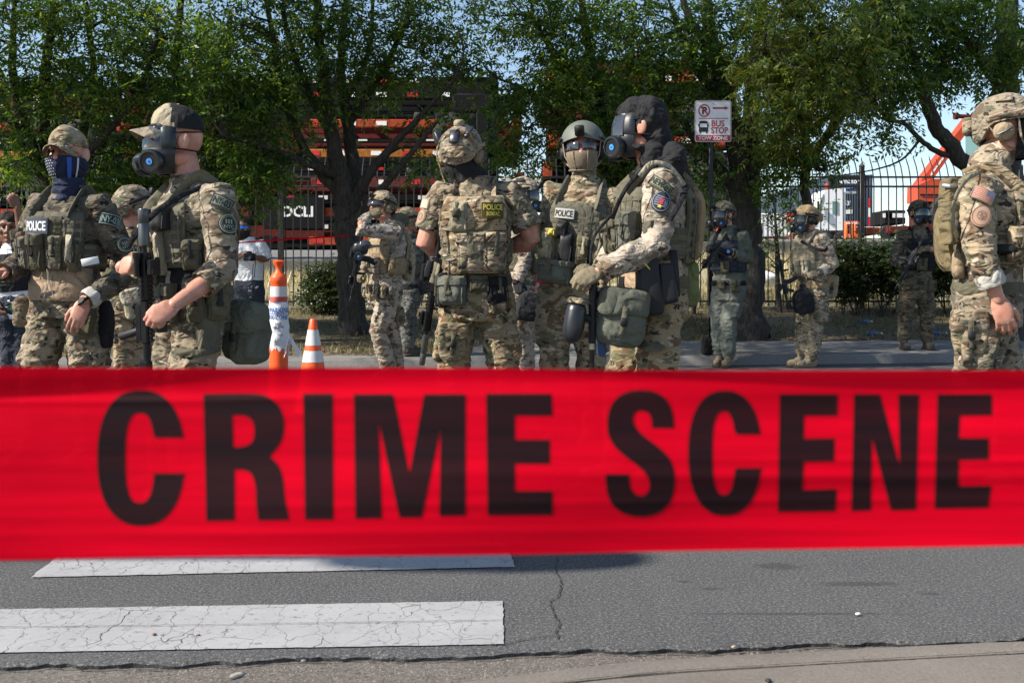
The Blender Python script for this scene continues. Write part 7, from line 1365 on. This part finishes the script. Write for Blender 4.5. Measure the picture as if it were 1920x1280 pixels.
P.bagpx('bottle_pocket', (1780, 366, -.14), (.075, .08, .16), fabric('dusty_khaki_nylon', (0, 0, 0)), bk, 20, 4, 0, .35); P.bagpx('lower_pocket', (1781, 420, -.16), (.085, .08, .20), fabric('dusty_khaki_nylon', (0, 0, 0)), bk, 20, -6, 0, .4, flap=True); P.bagpx('side_pocket', (1796, 500, -.10), (.05, .06, .14), COYOTE, bk, 0, 0, 0, .5)
strap_px('pack_strap', P, [(1796, 452, -.20), (1786, 410, -.28), (1792, 370, -.30), (1812, 338, -.28), (1838, 322, -.24)], .030, KHAKI, bk); strap_px('pack_strap', P, [(1806, 322, -.20), (1836, 312, -.24), (1868, 324, -.26), (1898, 352, -.24)], .028, COYOTE, bk)
for y in (348, 384): mb = MB(); mb.tube([P.w((1768, y, -.17)), P.w((1780, y+1, -.195)), P.w((1793, y, -.17))], [(.010, .006)]*3, 8); P.part('silver_tape', mb, GALV, bk)
P.belt(OLIVE, .10, .06); P.bagpx('knee_flap', (1806, 640, -.16), (.05, .12, .24), MULTI, P.pants, 0, 0, 0, .5); P.bagpx('cargo_pocket', (1816, 622, -.18), (.16, .07, .20), MULTI, P.pants, -8, 0, 0, .45, flap=True)
def flagp(mb, fn, w, h):
    for k in range(7): y = h*(.5-(k*2+1)/14)+.0; mb.grid([[fn(x, y+b_) for b_ in (-h/28*.95, h/28*.95)] for x in np.linspace(-w/2+.003, w/2-.003, 7)], 1) if k*2 < 14 else 0
    f2 = lambda x, y: Vector(fn(x, y))+nrm_*.002
    poly(mb, [(w*.10, -.0*h), (w/2-.003, 0), (w/2-.003, h/2-.002), (w*.10, h/2-.002)], f2, m=2)
    for a in range(3):
        for c_ in range(4): mb.add([f2(w*(.15+c_*.09)+u*.0022, h*(.10+a*.14)+v*.0022)+nrm_*.001 for u, v in ((-1, 0), (0, -1), (1, 0), (0, 1))], [[0, 1, 2, 3]], 3)
nrm_ = Vector((-.1, -1, .1)).normalized(); P.armpatch(-1, .18, nrm_, .100, .062, flagp, [plain('pale_flag_patch', (0, 0, 0)), plain('faded_red_thread', (.36, .07, .06), .9), plain('faded_blue_thread', (.12, .14, .24), .9), PALE_T], rot=-26, lift=.018)
def badge(mb, fn, w, h): [ring(mb, fn, 0, .02*h, w*k_, h*k_, w*t_, 1) for k_, t_ in ((.47, .04), (.22, .025))]; poly(mb, [(w*(.10+.06*math.sin(a*2.5))*math.cos(a*.524), h*(.10+.05*math.cos(a*1.9))*math.sin(a*.524)) for a in range(12)], fn, m=1); [mb.grid([[fn(x, y) for x in (-w*.12, w*.12)], [fn(x+.003, y+.004) for x in (-w*.12, w*.12)]], 1) for y in (-h*.14, 0, h*.12)]
P.armpatch(-1, .50, (-.25, -1, 0), .088, .105, badge, [plain('dusty_tan_patch', (.30, .19, .135), .9), PATCHBR], rot=-18, oval=True, lift=.016)
# ---- onlookers
pw = Person('onlooker in a white T-shirt and mirrored blue sunglasses holding a black camera', 13.5, (460, 428), (466, 458), (467, 545), -8, -16, 0, 0, ground=.17, L=dict(el=(500, 487, .0), wr=(478, 482, -.26), tip=(464, 480, -.30), pose='grip', n=(.3, -.8, .4)), R=dict(el=(436, 487, .0), wr=(450, 478, -.26), tip=(464, 476, -.30), pose='grip', n=(-.3, -.8, .4)), kn=((482, 592), (454, 592)), an=((484, 636), (452, 636)), shirt=WHITECLOTH, pants=NAVY, boot=BLACKCLOTH, skin=SKIN_DK, sleeve=(.62, .62), vox=.013, collar=False, blouse=False, group='onlookers behind the officers', amp=.005)
P = pw; mb = MB(); mb.ell(P.hw(0, -.02, .045), (.083, .100, .090), P.HR); mb.map(lambda V: V+(vnoise(V*60, 3)[:, None]-.5)*.012); P.part('hair', mb, HAIR, smooth=80); mb = MB(); P.shell(mb, P.E, -70, 70, -.135, -.028, .002, .010, 12, 6, 3); P.part('beard', mb, HAIR); mb = MB()
for q in (-1, 1): P.shell(mb, P.E, q*5, q*48, -.012, .024, .014, .006, 6, 4, 3)
P.part('sunglasses', mb, plain('mirrored_blue_lens', (0, 0, 0))); mb = MB(); put_text(mb, 'CHICAGO', lambda x, y: P.T(math.degrees(x/.19), .75+y/P.len, .022), .02, .0, w=.10, h=.030, bold=.03); P.part('shirt_print', mb, NAVY_T, P.shirt, smooth=0)
def camera():
    c = W(468, 482, 13.1); rt = root('camera', c, 'black camera on a neck strap held by the white-shirted onlooker', 'camera'); mb = MB(); mb.box(c, (.14, .07, .095), b=.012); mb.box(c+Vector((0, 0, .055)), (.05, .06, .035), b=.01); mb.build('camera_body', POLY, rt); mb = MB(); mb.lathe([(.038, 0), (.042, .02), (.042, .09), (.036, .10), (.001, .085)], c+Vector((.01, -.03, 0)), rotm(90), 20); mb.build('lens', RUBBER, rt); mb = MB(); mb.tube([c+Vector((.07, 0, .02)), c+Vector((.075, -.02, -.10)), c+Vector((.06, -.02, -.26)), c+Vector((.05, -.01, -.30)), c+Vector((.035, -.02, -.24)), c+Vector((.05, -.01, -.08))], [(.003, .014)]*6, 6); mb.build('strap', BLACKCLOTH, rt)
camera()
pl = Person('dark-haired onlooker with one arm raised, half hidden behind the man in the starred gaiter', 9.2, (16, 428), (24, 474), (34, 578), 10, 20, 0, 0, L=dict(el=(44, 436, -.1), wr=(32, 388, -.2), tip=(22, 372, -.22), pose='grip', n=(.3, -.8, .2)), R=dict(el=(-20, 530, .0), wr=(-6, 560, -.1), tip=(0, 580, -.12)), kn=((40, 650), (20, 650)), an=((42, 718), (18, 718)), shirt=WHITECLOTH, pants=NAVY, boot=BLACKCLOTH, skin=SKIN_DK, sleeve=(.6, .6), vox=.013, collar=False, blouse=False, group='onlookers behind the officers', k=.92)
P = pl; mb = MB(); mb.ell(P.hw(0, -.02, .045), (.085, .104, .092), P.HR); mb.ell(P.hw(0, -.05, -.04), (.08, .07, .10), P.HR); mb.map(lambda V: V+(vnoise(V*50, 3)[:, None]-.5)*.014); P.part('hair', mb, HAIR, smooth=80)
mb = MB(); poly(mb, [(x*.05, y*.05) for x, y in ((-1, -.3), (-.3, -.9), (.6, -1), (1, -.2), (.7, .5), (.1, .3), (-.2, 1), (-.7, .6))], lambda x, y: P.T(math.degrees((x+.03)/.19), .02+y/P.len, .028)); P.part('shirt_print', mb, plain('green_print', (.03, .16, .06), .8), P.shirt, smooth=0)
mb = MB(); P.shell(mb, P.T, -70, 70, .30, .98, .012, .012, 12, 8, 4); P.part('torso_shade', mb, BLACKCLOTH, P.shirt, smooth=80)  # dark shell over the chest stands in for shadow on the white shirt
